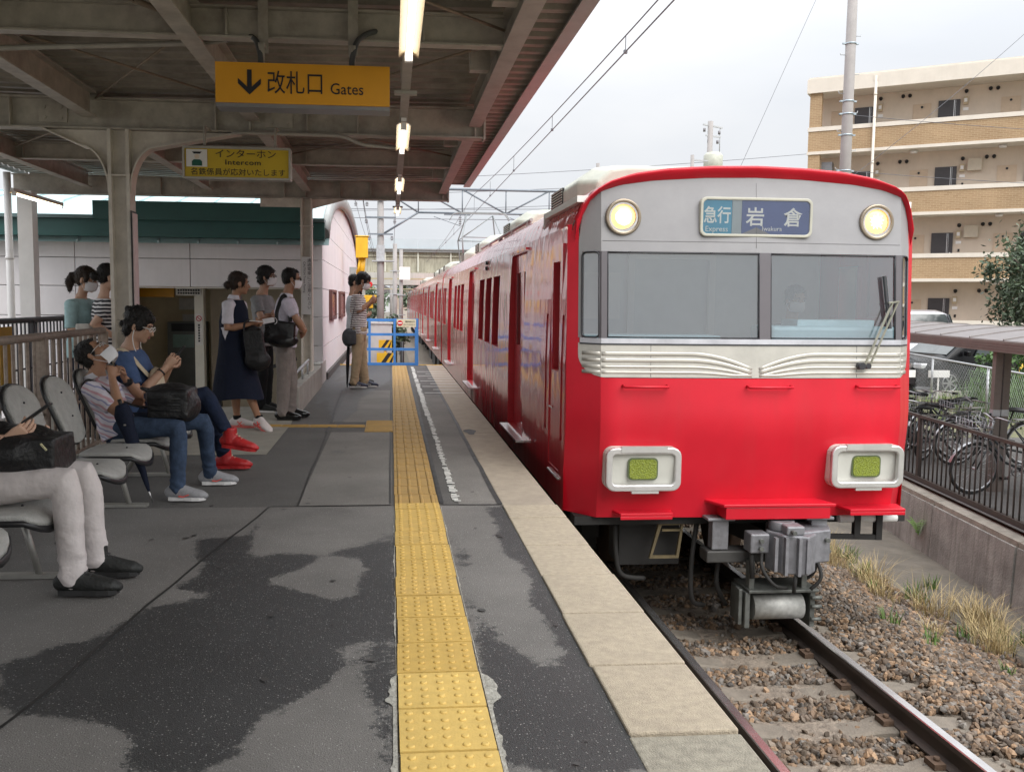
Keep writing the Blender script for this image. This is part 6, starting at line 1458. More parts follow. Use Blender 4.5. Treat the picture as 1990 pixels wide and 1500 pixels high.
mb = MB(); mb.tube([(-1.80, 4.30, .74), (-1.77, 4.30, .742), (-1.75, 4.30, .74)], .006, 6); mb.build('strap', bag_black, tb)
mb = MB(); mb.tube([(-1.755 + .028*math.cos(R(a)), 4.325 + .0, .718 + .028*math.sin(R(a))) for a in range(0, 361, 30)], .004, 6); tag(mb.build('wristband', M('pink_band', (.75, .25, .3), .5, var=0)), 'thin pink band round the wrist of the nearest sitter', 'wristband')
# B: leaning back, mask pulled down
polo = stripe_mat('polo_stripes', (.66, .62, .68), (.58, .34, .38), .062, .78, (.42, 0, .9), c3=(.30, .30, .46))
hfB = Vector((.66, 0, .75)); huB = Vector((-.75, 0, .66))
pB, PB, AB, armB, hipB = person('person', 'seated man in a striped polo shirt leaning his head back and pulling down his mask', dict(f=(1, 0, 0), pel=(-1.885, 6.56, .49), chest=(-2.035, 6.56, .815), head=(-2.03, 6.56, .985), hf=hfB, hu=huB, k=.93,
    R=((-1.79, 6.30, .60), (-1.875, 6.42, .835), (-.05, .45, .85), (-.6, .6, -.3), 1.1), L=((-1.76, 6.80, .615), (-1.865, 6.67, .82), (-.1, -.4, .85), (-.6, -.6, -.3), 1.1),
    legR=((-1.425, 6.36, .505), (-1.445, 6.36, .095), (1, -.03, 0)), legL=((-1.33, 6.72, .50), (-1.33, 6.90, .095), (1, .08, 0)), shirt=polo, collar=cloth('polo_collar', (.66, .65, .70)), trousers=denim, skin=skin_b, hair='short', mask=True, mask_off=(.012, -.035), glasses=chrome_m, ease=.02,
    shoe=(shoe_grey, sole_w, False, (coral, ((.30, .035, .42, .030, .014), (.42, .030, .58, .045, .008)))), leg_w=1.0))
mb = MB(); s0, el, wr = armB['L']; c = lerp(el, wr, .82); mb.tube([lerp(el, wr, .76), lerp(el, wr, .88)], .033, 12); mb.box(c + Vector((.02, -.02, .01)), (.03, .03, .03)); mb.build('wristwatch', black_m, pB)
mb = MB(); mb.tube(smooth_path([(-2.09, 6.44, .70), (-2.05, 6.41, .815), (-1.97, 6.43, .80), (-1.86, 6.45, .70), (-1.74, 6.47, .64), (-1.66, 6.50, .63)]), [(.022, .006)]*26, 8, side=(0, 1, .3)); mb.build('strap', bag_black, pB)
tb = lump('rucksack', 'black rucksack resting on the lap of the man in the striped polo', 'bag', [((-1.51, 6.56, .655), 'box', (.27, .34, .20), None), ((-1.53, 6.56, .70), 'ell', (.17, .19, .10), None), ((-1.42, 6.56, .63), 'ell', (.10, .18, .115), None)], bag_black)
mb = MB(); mb.tube(smooth_path([(-1.63, 6.42, .74), (-1.68, 6.42, .765), (-1.69, 6.50, .755), (-1.64, 6.52, .745)]), .011, 8); mb.build('handle', bag_black, tb)
for z in (.70, .66, .62):
    mb = MB(); mb.tube([(-1.62, 6.382, z), (-1.42, 6.382, z-.004)], .006, 6); mb.build('seam_piping', bag_black, tb)
t = thing('umbrella', 'closed navy umbrella propped on the seat beside the man in the striped polo', 'umbrella', (-1.59, 6.28, 0))
a, b = Vector((-1.765, 6.20, .70)), Vector((-1.592, 6.28, .015)); mb = MB()
mb.tube([lerp(a, b, .03), lerp(a, b, .12), lerp(a, b, .25), lerp(a, b, .5), lerp(a, b, .85), lerp(a, b, .90)], [.035, .06, .05, .040, .016, .009], 14)
me = remesh(mb, .009, 1, .010, 14, 7, (1, 1, .3)); me.materials.append(navy); link('canopy_cloth', me, t)
mb = MB(); mb.tube([lerp(a, b, .88), b], .005, 8); mb.build('tip', chrome_m, t)
mb = MB(); mb.tube([lerp(a, b, -.02), lerp(a, b, .05)], .014, 8); mb.build('handle', black_m, t)
mb = MB(); c = lerp(a, b, .22); mb.box(c + Vector((.0, -.052, 0)), (.014, .006, .010)); mb.build('button', chrome_m, t)
# C: with phone, legs crossed
pC, PC, AC, armC, hipC = person('person', 'seated young man in a blue T-shirt and red sneakers reading a phone with legs crossed', dict(f=(1, 0, 0), pel=(-1.93, 7.27, .50), chest=(-1.985, 7.27, .985), head=(-1.905, 7.25, 1.165), hf=(.95, -.08, -.33),
    R=((-1.865, 7.02, .655), (-1.695, 7.17, .855), (.62, .15, .76), (-.2, .9, .1), .75), L=((-1.85, 7.50, .66), (-1.70, 7.33, .85), (.62, -.15, .76), (-.2, -.9, .1), .75),
    legR=((-1.43, 7.27, .640), (-1.245, 7.27, .305), (.95, -.06, -.12), -.13), legL=((-1.43, 7.44, .53), (-1.335, 7.53, .10), (1, .06, 0)), shirt=blue_t, trousers=cloth('dark_denim', (.016, .024, .05), var=.3), skin=skin_a, hair='shaggy', glasses=white_m, hk=1.03,
    cuff=.115, shoe=(shoe_red, shoe_red, True)))
mb = MB()
for e in (-1, 1): mb.tube(smooth_path([PC(e*.086, .0, -.03), PC(e*.08, .01, -.10), PC(e*.055, .06, -.19), Vector((-1.83, 7.26, .80)), Vector((-1.80, 7.27, .72))]), .0035, 6)
tag(mb.build('earphone_cord', white_m, pC), kind='stuff')
mb = MB()
for (p, w) in ((smooth_path([(-2.07, 7.13, .86), (-2.03, 7.10, .99), (-1.95, 7.10, .965), (-1.87, 7.12, .86), (-1.80, 7.18, .76)]), .030),):
    mb.tube(p, [(w, .006)]*len(p), 8, side=(0, 1, .2))
mb.build('strap', cream, pC)
tb = lump('tote_bag', 'cream canvas shoulder bag against the belly of the man in blue', 'bag', [((-1.79, 7.24, .70), 'ell', (.06, .16, .16), None), ((-1.74, 7.24, .63), 'ell', (.09, .15, .07), None)], cream, .011, .008)
phone('dark smartphone held up by the seated man in blue', (-1.615, 7.25, .955), (.6, 0, .8), (-.8, 0, .6))
mb = MB(); s0, el, wr = armC['R']; mb.tube([lerp(el, wr, .80), lerp(el, wr, .84)], .034, 12); mb.build('bracelet', black_m, pC)
# standing people
sg = dict(f=(.95, -.3, 0), pel=(-1.66, 9.9, .88), chest=(-1.625, 9.9, 1.375), head=(-1.575, 9.89, 1.535), hf=(.95, .3, -.05), male=False, k=.97, hair='bun', hairm=hair_b, skin=skin_b,
    R=((-1.675, 9.72, 1.07), (-1.465, 9.73, 1.115), (.95, .1, .2), (0, .6, .8), .9), L=((-1.56, 10.08, 1.07), (-1.43, 9.95, 1.10), (.8, -.5, .1), (0, -.5, .8), .9),
    legR=((-1.50, 9.80, .47), (-1.39, 9.86, .125), (.55, -.55, 0), -.30), legL=((-1.66, 10.02, .46), (-1.645, 10.06, .09), (1, -.2, 0)), shirt=white_c, sleeve=.8, hem=-.20, collar=white_c,
    shoe=(shoe_white, M('coral_sole', (.68, .16, .14), .6, var=.1), False, (coral, ((.3, .02, .5, .07, .010), (.5, .02, .3, .07, .010), (.42, .03, .62, .04, .010)))))
pG, PG, AG, armG, hipG = person('person', 'standing schoolgirl in a navy pinafore and white shirt with her hair in a bun', sg)
mb = MB(); left = Vector(Z3.cross(Vector((.95, -.3, 0)))).normalized(); fw = Vector((.95, -.3, 0)).normalized()
rows = [(1.365, .105, .085, 0), (1.27, .163, .126, 0), (1.14, .168, .150, 0), (.99, .160, .142, 0), (.93, .165, .145, .02), (.80, .19, .165, .05), (.62, .225, .21, .09), (.46, .25, .25, .12), (.34, .262, .275, .14)]; n = 64; vs = []
for z, a, b, pl in rows:
    tt = max(0, (.93-z)/.6); c = Vector((-1.648 + .022*(z-.9)/.45 + .07*tt, 9.9, z))
    for j in range(n):
        an = 2*math.pi*j/n; q = 1 + pl*.42*(abs(((j % 8)/8)*2-1) - .5); vs.append(c + left*a*math.cos(an)*q + fw*b*math.sin(an)*q + Vector((0, 0, .012*math.sin(an*3)*tt)))
mb.add(vs, [(i*n+j, i*n+(j+1) % n, (i+1)*n+(j+1) % n, (i+1)*n+j) for i in range(len(rows)-1) for j in range(n)], 0, True); mb.build('pinafore', navy, pG)
for an in ((-1.39, 9.86, .125), (-1.645, 10.06, .10)):
    mb = MB(); mb.tube([Vector(an) - Z3*.02, Vector(an) + Z3*.035], .043, 12); mb.build('sock', black_c, pG)
mb = MB(); mb.bar((-1.445, 9.70, 1.155), (-1.30, 9.69, 1.145), .05, .008); tag(mb.build('paper_slip', white_m), 'white paper slip in the hands of the schoolgirl', 'paper')
tb = lump('school_bag', 'black school bag hanging from the arm of the schoolgirl', 'bag', [((-1.40, 9.74, .88), 'box', (.20, .13, .36), Matrix.Rotation(R(-8), 3, 'Y')), ((-1.375, 9.74, .74), 'ell', (.14, .10, .11), None), ((-1.43, 9.74, 1.03), 'ell', (.09, .07, .08), None)], bag_black)
mb = MB(); mb.tube(smooth_path([(-1.50, 9.70, 1.0), (-1.50, 9.70, 1.12), (-1.46, 9.73, 1.16), (-1.42, 9.76, 1.10), (-1.40, 9.78, 1.0)]), .011, 8); mb.build('handle', bag_black, tb)
pH = person('person', 'standing young man in a grey T-shirt and mask with his arms folded', dict(f=(.9, -.25, 0), pel=(-1.555, 11.5, .93), chest=(-1.565, 11.5, 1.435), head=(-1.50, 11.49, 1.645), hf=(.95, -.2, .02), hair='shaggy', mask=True, glasses=black_m, skin=skin_a,
    R=((-1.545, 11.26, 1.16), (-1.36, 11.45, 1.19), (.1, .9, 0), (-.8, 0, 0), .4), L=((-1.42, 11.66, 1.16), (-1.38, 11.38, 1.21), (0, -.9, 0), (-.8, 0, 0), .4), legR=((-1.55, 11.42, .50), (-1.58, 11.42, .09), (.95, -.2, 0)), legL=((-1.51, 11.60, .50), (-1.53, 11.62, .09), (.95, -.2, 0)), shirt=grey_t, trousers=black_c, hem=.12, shoe=(shoe_black, sole_w)))[0]
pW = person('person', 'standing man in a white short-sleeved shirt and taupe trousers wearing a mask', dict(f=(.98, .15, 0), pel=(-1.215, 10.75, .90), chest=(-1.185, 10.75, 1.405), head=(-1.125, 10.75, 1.605), hf=(.97, .2, -.05), hair='short', mask=True, glasses=black_m, skin=skin_b, belly=True, hk=.98,
    R=((-1.045, 10.53, 1.135), (-.985, 10.62, 1.02), (.05, .9, -.2), (-.7, .2, 0), .6), L=((-1.08, 10.97, 1.14), (-.99, 10.82, 1.03), (0, -.9, -.2), (-.7, 0, 0), .6), legR=((-1.215, 10.66, .48), (-1.235, 10.66, .095), (.97, .05, 0)), legL=((-1.16, 10.86, .48), (-1.165, 10.90, .095), (.97, .1, 0)), shirt=cloth('white_work_shirt', (.62, .575, .66)), collar=white_c, trousers=taupe, leg_w=1.22, tease=.02, shoe=(shoe_shine, shoe_shine), ease=.022))[0]
mb = MB(); mb.tube(smooth_path([(-1.27, 10.52, 1.13), (-1.27, 10.55, 1.25), (-1.20, 10.615, 1.425), (-1.14, 10.55, 1.25), (-1.12, 10.50, 1.13)]), [(.022, .006)]*21, 8, side=(1, 0, 0)); 
tb = lump('shoulder_bag', 'black leather shoulder bag at the side of the man in white', 'bag', [((-1.235, 10.47, 1.01), 'box', (.34, .12, .26), Matrix.Rotation(R(6), 3, 'Y')), ((-1.20, 10.47, .92), 'ell', (.18, .085, .085), None)], leather, .012, .008)
mb.build('strap', bag_black, tb)
mb = MB(); mb.bar((-1.43, 10.36, 1.125), (-1.28, 10.36, 1.155), .006, .055); mb.tube([(-1.28 + .03*math.cos(R(a)), 10.36, 1.14 + .035*math.sin(R(a))) for a in range(-90, 100, 20)], .003, 5); tag(mb.build('folded_mask', mask_m), 'spare white face mask hung on the black shoulder bag', 'mask')
stripe_bw = stripe_mat('breton_stripes', (.66, .63, .62), (.10, .045, .06), .034, .62)
pS = person('person', 'standing young man in stripes and khaki trousers reading his phone near the blue barrier', dict(f=(1, 0, 0), pel=(-.51, 14.7, .90), chest=(-.52, 14.7, 1.475), head=(-.435, 14.7, 1.675), hf=(.93, 0, -.36), hair='fringe', mask=True, skin=skin_b, hk=1.08,
    R=((-.50, 14.48, 1.20), (-.325, 14.57, 1.355), (.6, .2, .6), (-.2, .8, .3), .7), L=((-.47, 14.93, 1.19), (-.31, 14.82, 1.34), (.6, -.2, .6), (-.2, -.8, .3), .7), legR=((-.535, 14.62, .48), (-.575, 14.62, .095), (.95, -.12, 0)), legL=((-.455, 14.80, .47), (-.415, 14.78, .095), (.95, -.1, 0)), shirt=stripe_bw, sleeve=.95, hem=.06, trousers=khaki, leg_w=1.22, tease=.02,
    shoe=(shoe_navy, sole_w, False, (white_m, ((.40, .02, .46, .06, .010), (.48, .02, .54, .055, .010), (.56, .018, .62, .05, .010))))))[0]
phone('silver smartphone of the young man in stripes', (-.245, 14.68, 1.42), (.8, 0, .35), (-.4, 0, .9))
tb = lump('sling_bag', 'dark grey sling bag at the hip of the young man in stripes', 'bag', [((-.655, 14.52, .80), 'ell', (.11, .09, .15), None), ((-.60, 14.50, .80), 'box', (.12, .12, .22), None)], M('bag_grey', (.035, .038, .045), .6, var=.3, bump=.4), .012, .008)
mb = MB(); mb.tube(smooth_path([(-.62, 14.52, .92), (-.60, 14.48, 1.1), (-.50, 14.58, 1.50), (-.45, 14.72, 1.40), (-.44, 14.80, 1.2)]), [(.016, .005)]*21, 6, side=(0, 1, 0)); mb.build('strap', bag_black, tb)
mb = MB(); mb.tube([(-.665, 14.62, .66), (-.675, 14.62, .40), (-.685, 14.62, .08), (-.685, 14.62, .01)], [.022, .03, .014, .006], 10); tag(mb.build('umbrella', black_c), 'closed black umbrella hanging by the young man in stripes', 'umbrella')
person('person', 'dark-haired person in white standing half hidden behind the young man in stripes', dict(f=(1, .1, 0), pel=(-.60, 15.3, .90), chest=(-.62, 15.3, 1.46), head=(-.585, 15.3, 1.665), hf=(1, 0, -.2), hair='fringe', skin=skin_a, R=((-.62, 15.08, 1.2), (-.45, 15.15, 1.12), (.8, .3, .2), (0, .5, .8), .7), L=((-.58, 15.52, 1.2), (-.42, 15.4, 1.12), (.8, -.3, .2), (0, -.5, .8), .7), legR=((-.55, 15.22, .48), (-.58, 15.22, .095), (1, 0, 0)), legL=((-.52, 15.40, .48), (-.50, 15.40, .095), (1, 0, 0)), shirt=cloth('pale_shirt', (.60, .62, .66)), trousers=black_c, shoe=(shoe_black, sole_w)))
person('person', 'woman in a mint top with a ponytail and mask behind the railing', dict(f=(.9, -.25, 0), pel=(-2.99, 9.3, .86), chest=(-2.985, 9.3, 1.37), head=(-2.925, 9.29, 1.545), hf=(.93, -.2, -.2), male=False, hair='tail', hairm=hair_b, mask=True, skin=skin_a,
    R=((-3.02, 9.10, 1.08), (-2.85, 9.05, 1.0), (.8, .1, .1), (0, .5, .8), .7), L=((-2.93, 9.50, 1.08), (-2.78, 9.42, 1.0), (.8, 0, .1), (0, -.5, .8), .7), legR=((-2.97, 9.22, .46), (-2.99, 9.22, .09), (1, 0, 0)), legL=((-2.94, 9.38, .46), (-2.95, 9.38, .09), (1, 0, 0)), shirt=mint, sleeve=1.0, ease=.024, trousers=navy, shoe=(shoe_black, sole_w)))
person('person', 'woman in a black and white striped T-shirt with a bun, half behind the column', dict(f=(.8, .5, 0), pel=(-2.73, 9.1, .86), chest=(-2.71, 9.1, 1.375), head=(-2.665, 9.11, 1.565), hf=(.85, .45, -.25), male=False, hair='bun', skin=skin_c,
    R=((-2.76, 8.92, 1.12), (-2.62, 8.98, 1.03), (.7, .5, .1), (0, .4, .8), .7), L=((-2.70, 9.30, 1.12), (-2.54, 9.28, 1.03), (.7, -.2, .1), (0, -.4, .8), .7), legR=((-2.71, 9.04, .46), (-2.73, 9.04, .09), (1, 0, 0)), legL=((-2.68, 9.18, .46), (-2.69, 9.18, .09), (1, 0, 0)), shirt=stripe_mat('bold_stripes', (.66, .65, .66), (.012, .012, .02), .036, .5), sleeve=.62, trousers=black_c, shoe=(shoe_black, sole_w)))
tb = lump('tote_bag', 'pale tote bag between the two women behind the railing', 'bag', [((-2.88, 9.02, 1.03), 'box', (.14, .07, .20), None)], cloth('pale_tote', (.58, .56, .52)), .012, .006)
person('person', 'train driver in dark uniform and white mask behind the windscreen', dict(f=(0, -1, 0), pel=(3.66, 8.28, .66), chest=(3.66, 8.24, 1.20), head=(3.67, 8.18, 1.415), hf=(.15, -.95, -.15), hair='short', mask=True, skin=skin_a, R=((3.42, 8.1, .95), (3.45, 7.78, 1.16), (0, -1, .1), (0, 0, -1), .6), L=((3.90, 8.1, .95), (3.88, 7.8, 1.16), (0, -1, .1), (0, 0, -1), .6), legR=((3.58, 7.9, .62), (3.58, 7.85, .15), (0, -1, 0)), legL=((3.76, 7.9, .62), (3.76, 7.85, .15), (0, -1, 0)), shirt=black_c, sleeve=1.8, trousers=black_c, shoe=(shoe_black, shoe_black)))
mb = MB(); mb.bb(3.42, 3.90, 8.05, 8.48, .48, .56); mb.bb(3.42, 3.90, 8.44, 8.52, .56, 1.1); mb.bb(3.6, 3.72, 8.2, 8.34, .02, .48); bevel(mb.build('driver_seat', desk, front), .02)

# ------------------------------------------------------------------ waiting chairs
pad_m = M('chair_fabric', (.40, .395, .375), .9, var=.12, scale=18, bump=.4, bscale=120, stain=.2, staincol=(.2, .19, .17)); shell_m = M('chair_shell', (.018, .018, .02), .35, var=.15)
chair_leg = M('chair_leg', (.42, .41, .38), .4, metal=.6, var=.15)
def shield(w0, w1, h, n=8):   # rounded outline, narrow below and wide above
    p = []
    for i in range(n+1): a = math.pi*i/n; p.append((w1*math.cos(a), h*.72 + h*.28*math.sin(a)))
    for i in range(n+1): a = math.pi + math.pi*i/n; p.append((w0*math.cos(a), h*.16 + h*.16*math.sin(a)))
    return p
def slab(out, fn, t0, t1, mat, name, parent, mi=0, bulge=.012):
    """outline plate laid on a curved surface fn(u, v, off), padded in the middle"""
    n = len(out); mb = MB(); cu, cv = sum(p[0] for p in out)/n, sum(p[1] for p in out)/n; rings = [(1, t0), (1.0, t1*.6), (.96, t1), (.7, t1+bulge*.7), (.35, t1+bulge)]; vs = []
    for k, o in rings: vs += [fn(cu+(u-cu)*k, cv+(v-cv)*k, o) for u, v in out]
    c1 = len(vs); vs.append(fn(cu, cv, t1+bulge)); c0 = len(vs); vs.append(fn(cu, cv, t0))
    fs = [(r*n+i, r*n+(i+1) % n, (r+1)*n+(i+1) % n, (r+1)*n+i) for r in range(len(rings)-1) for i in range(n)] + [(4*n+i, 4*n+(i+1) % n, c1) for i in range(n)] + [((i+1) % n, i, c0) for i in range(n)]
    mb.add(vs, fs, mi, True); return mb.build(name, mat, parent)
def make_chair(y):
    t = thing('waiting_chair', 'x', 'chair', (-1.85, y, 0), 'row of grey waiting chairs')
    def bk(u, v, o):   # backrest: leans back, hollowed
        lean = .17*v/.45; hol = -.55*u*u*0 + .35*u*u; return Vector((-1.975 - lean + hol + o, y + u, .445 + v))
    def se(u, v, o):   # seat: dips to the back, rolls over in front
        drop = .02*(1 - min(1, v/.3)) - (.05*max(0, (v-.36)/.10)**2); return Vector((-1.99 + v, y + u, .405 - drop*0 - .03*(1-v/.45)*.6 - .045*max(0, (v-.34)/.10)**2 + .30*u*u + o))
    b = shield(.17, .225, .44); slab(b, bk, -.03, -.012, shell_m, 'back_shell', t, 0, .0)
    slab([(u*.955, .012 + v*.955) for u, v in b], bk, -.014, .012, pad_m, 'backrest', t)
    s_ = [(u*1.02, .46 - v*.98) for u, v in shield(.20, .225, .44)][::-1]; slab(s_, se, -.034, -.010, shell_m, 'seat_shell', t, 0, .0)
    slab([(u*.965, .005 + v*.97) for u, v in s_], se, -.012, .014, pad_m, 'seat', t, 0, .006)
    for (fn, u, v, o) in ((bk, 0, .33, .026), (bk, .02, .18, .027), (se, .0, .31, .022)):
        mb = MB(); c = fn(u, v, o); mb.ell(c, (.007, .007, .007), None, 8); mb.build('button', shell_m, t)
    return t
cy = [3.14, 3.74, 4.34, 4.88, 5.43, 6.03, 6.62, 7.22]
cl = ['waiting chair just behind the camera end of the row, unoccupied', 'unoccupied waiting chair cut off at the near end of the row', 'waiting chair under the nearest sitter in pale trousers', 'unoccupied waiting chair right beside the nearest sitter', 'unoccupied waiting chair in the middle of the row, half hidden by the nearest bag', 'unoccupied waiting chair directly in front of the man in the striped polo', 'waiting chair under the man in the striped polo', 'waiting chair under the man in the blue T-shirt']
c0 = make_chair(cy[0]); c0['label'] = cl[0]
for i in range(1, 8):
    c = copy_tree(c0); c.location.y = cy[i]; c['label'] = cl[i]
t = thing('chair_beam', 'steel beam and legs carrying the row of waiting chairs', 'bench frame', (-1.8, 5.2, 0))
mb = MB(); mb.bar((-1.83, 2.9, .335), (-1.83, 7.5, .335), .05, .05); mb.build('beam', black_m, t)
for y in (3.3, 4.62, 6.2, 7.3):
    mb = MB(); mb.tube([(-1.80, y, .33), (-1.72, y, .02)], .018, 8); mb.build('leg', chair_leg, t)
    mb = MB(); mb.tube([(-1.86, y, .33), (-2.05, y, .02)], .018, 8); mb.build('leg', chair_leg, t)
    mb = MB(); mb.bb(-2.12, -1.60, y-.03, y+.03, .003, .022); mb.build('foot', chair_leg, t)
# ------------------------------------------------------------------ right side: retaining wall, railing, bicycle shelter
rw = thing('retaining_wall', 'stained concrete retaining wall beside the track below the bicycle park', 'wall', (6.42, 8.5, -1.8))
dW = Vector((.15, 1, 0)).normalized(); nW = Vector((dW.y, -dW.x, 0))
y = 1.0
while y < 34:
    a = Vector((wallx(y), y, 0)); off = random.uniform(-.012, .012); b = a + dW*1.98; mb = MB()
    vs = [p + nW*(o+off) + Z3*z for p in (a + dW*.012, b) for o, z in ((-.03, -1.85), (.0, -1.12), (.16, -1.12), (.16, -1.85))]
    mb.add(vs, [(0, 1, 2, 3), (7, 6, 5, 4), (0, 4, 5, 1), (1, 5, 6, 2), (2, 6, 7, 3), (3, 7, 4, 0)]); mb.build('wall_panel', M('wall_concrete', (.30, .295, .27), .9, var=.3, scale=3, bump=.35, bscale=40, streak=.65, staincol=(.11, .105, .09)), rw)
    mb = MB(); vs = [p + nW*o + Z3*z for p in (a + dW*.006, b + dW*.008) for o, z in ((.02, -1.118), (.02, -1.06), (.20, -1.05), (.20, -1.118))]
    mb.add(vs, [(0, 1, 2, 3), (7, 6, 5, 4), (0, 4, 5, 1), (1, 5, 6, 2), (2, 6, 7, 3), (3, 7, 4, 0)]); mb.build('wall_cap', M('cap_concrete', (.30, .275, .23), .9, var=.25, scale=7, bump=.3, stain=.4, staincol=(.15, .13, .10)), rw); y += 2.0*dW.y
brown = M('brown_railing', (.055, .045, .04), .5, var=.2, scale=10, stain=.4, staincol=(.10, .07, .045))
t = thing('bicycle_park_railing', 'dark brown bar railing on top of the retaining wall', 'railing', (6.6, 8.5, -1.05))
p0 = Vector((wallx(3)+.24, 3, 0)); Lr = 17.0
for z, w, h in ((-.985, .06, .10), (-.12, .045, .04)):
    mb = MB(); mb.bar(p0 + Z3*z, p0 + dW*Lr + Z3*z, w, h); mb.build('rail', brown, t)
me = None; u = .1
while u < Lr:
    p = p0 + dW*u
    if me is None: mb = MB(); mb.tube([p - Z3*.96, p - Z3*.12], .0105, 6); me = mb.build('baluster', brown, t); p00 = Vector(p); l0 = me.location.copy()
    else: o = me.copy(); COL.objects.link(o); o.location = l0 + p - p00
    u += .128
for u in range(0, 17, 3):
    mb = MB(); p = p0 + dW*u; mb.bar(p - Z3*1.06, p - Z3*.10, .05, .05); mb.build('post', brown, t)
sh = thing('bicycle_shelter', 'brown bicycle shelter with a low curved roof on steel posts', 'shelter', (7.6, 11.1, -1.0))
dS = Vector((.20, 1, 0)).normalized(); nS = Vector((dS.y, -dS.x, 0)); e0 = Vector((7.45, 10.35, 0)) - dS*4.5
roof_b = M('shelter_roof', (.165, .15, .15), .45, var=.12, scale=4); fas_b = M('shelter_fascia', (.14, .115, .10), .5, var=.12, scale=8); rib_b = M('shelter_rib', (.26, .24, .23), .4, metal=.3)
Ls = 15.0; n = 10; SD = 1.9
def sroof(u, v): return e0 + dS*u + nS*v + Z3*(.955 + .13*math.sin(min(1, v/1.1)*math.pi/2) - .22*max(0, v-1.1))
for i in range(15):
    mb = MB(); a, b = i*1.0+.015, i*1.0+.985; vs = []
    for k in range(n+1): vs += [sroof(a, SD*k/n), sroof(b, SD*k/n)]
    m0 = len(vs); vs += [v - Z3*.015 for v in vs]
    mb.add(vs, [(2*k, 2*k+1, 2*k+3, 2*k+2) for k in range(n)] + [(m0+2*k+2, m0+2*k+3, m0+2*k+1, m0+2*k) for k in range(n)] + [(0, m0, m0+1, 1), (2*n+1, m0+2*n+1, m0+2*n, 2*n)]); mb.build('roof_panel', roof_b, sh)
for i in range(16):
    mb = MB(); pts = [sroof(i*1.0, SD*k/n) + Z3*.008 for k in range(n+1)]
    for p, q in zip(pts[:-1], pts[1:]): mb.bar(p, q, .035, .02)
    mb.build('roof_rib', rib_b, sh)
for k, (z, o) in enumerate(((.93, -.02), (.895, -.012), (.86, -.004), (.825, .004))):
    mb = MB(); mb.bar(e0 + nS*o + Z3*z, e0 + dS*Ls + nS*o + Z3*z, .05, .034); mb.build('fascia_slat', fas_b, sh)
mb = MB(); mb.bar(e0 + nS*1.9 + Z3*.86, e0 + dS*Ls + nS*1.9 + Z3*.86, .05, .06); mb.build('back_rail', fas_b, sh)
for u in (.6, 5.35, 14.2):
    for k, v in enumerate((.10, .215)):
        mb = MB(); p = e0 + dS*(u + .03*k) + nS*v; mb.bar(p - Z3*1.0, p + Z3*.82, .085, .10, up=tuple(dS)); mb.bar(p - Z3*.02, p + Z3*.06, .09, .105, 1, up=tuple(dS)); mb.build('post', [fas_b, galv_m], sh)
    mb = MB(); p = e0 + dS*u; mb.bar(p + Z3*.86, p + nS*1.85 + Z3*.84, .06, .06); mb.build('roof_arm', fas_b, sh)
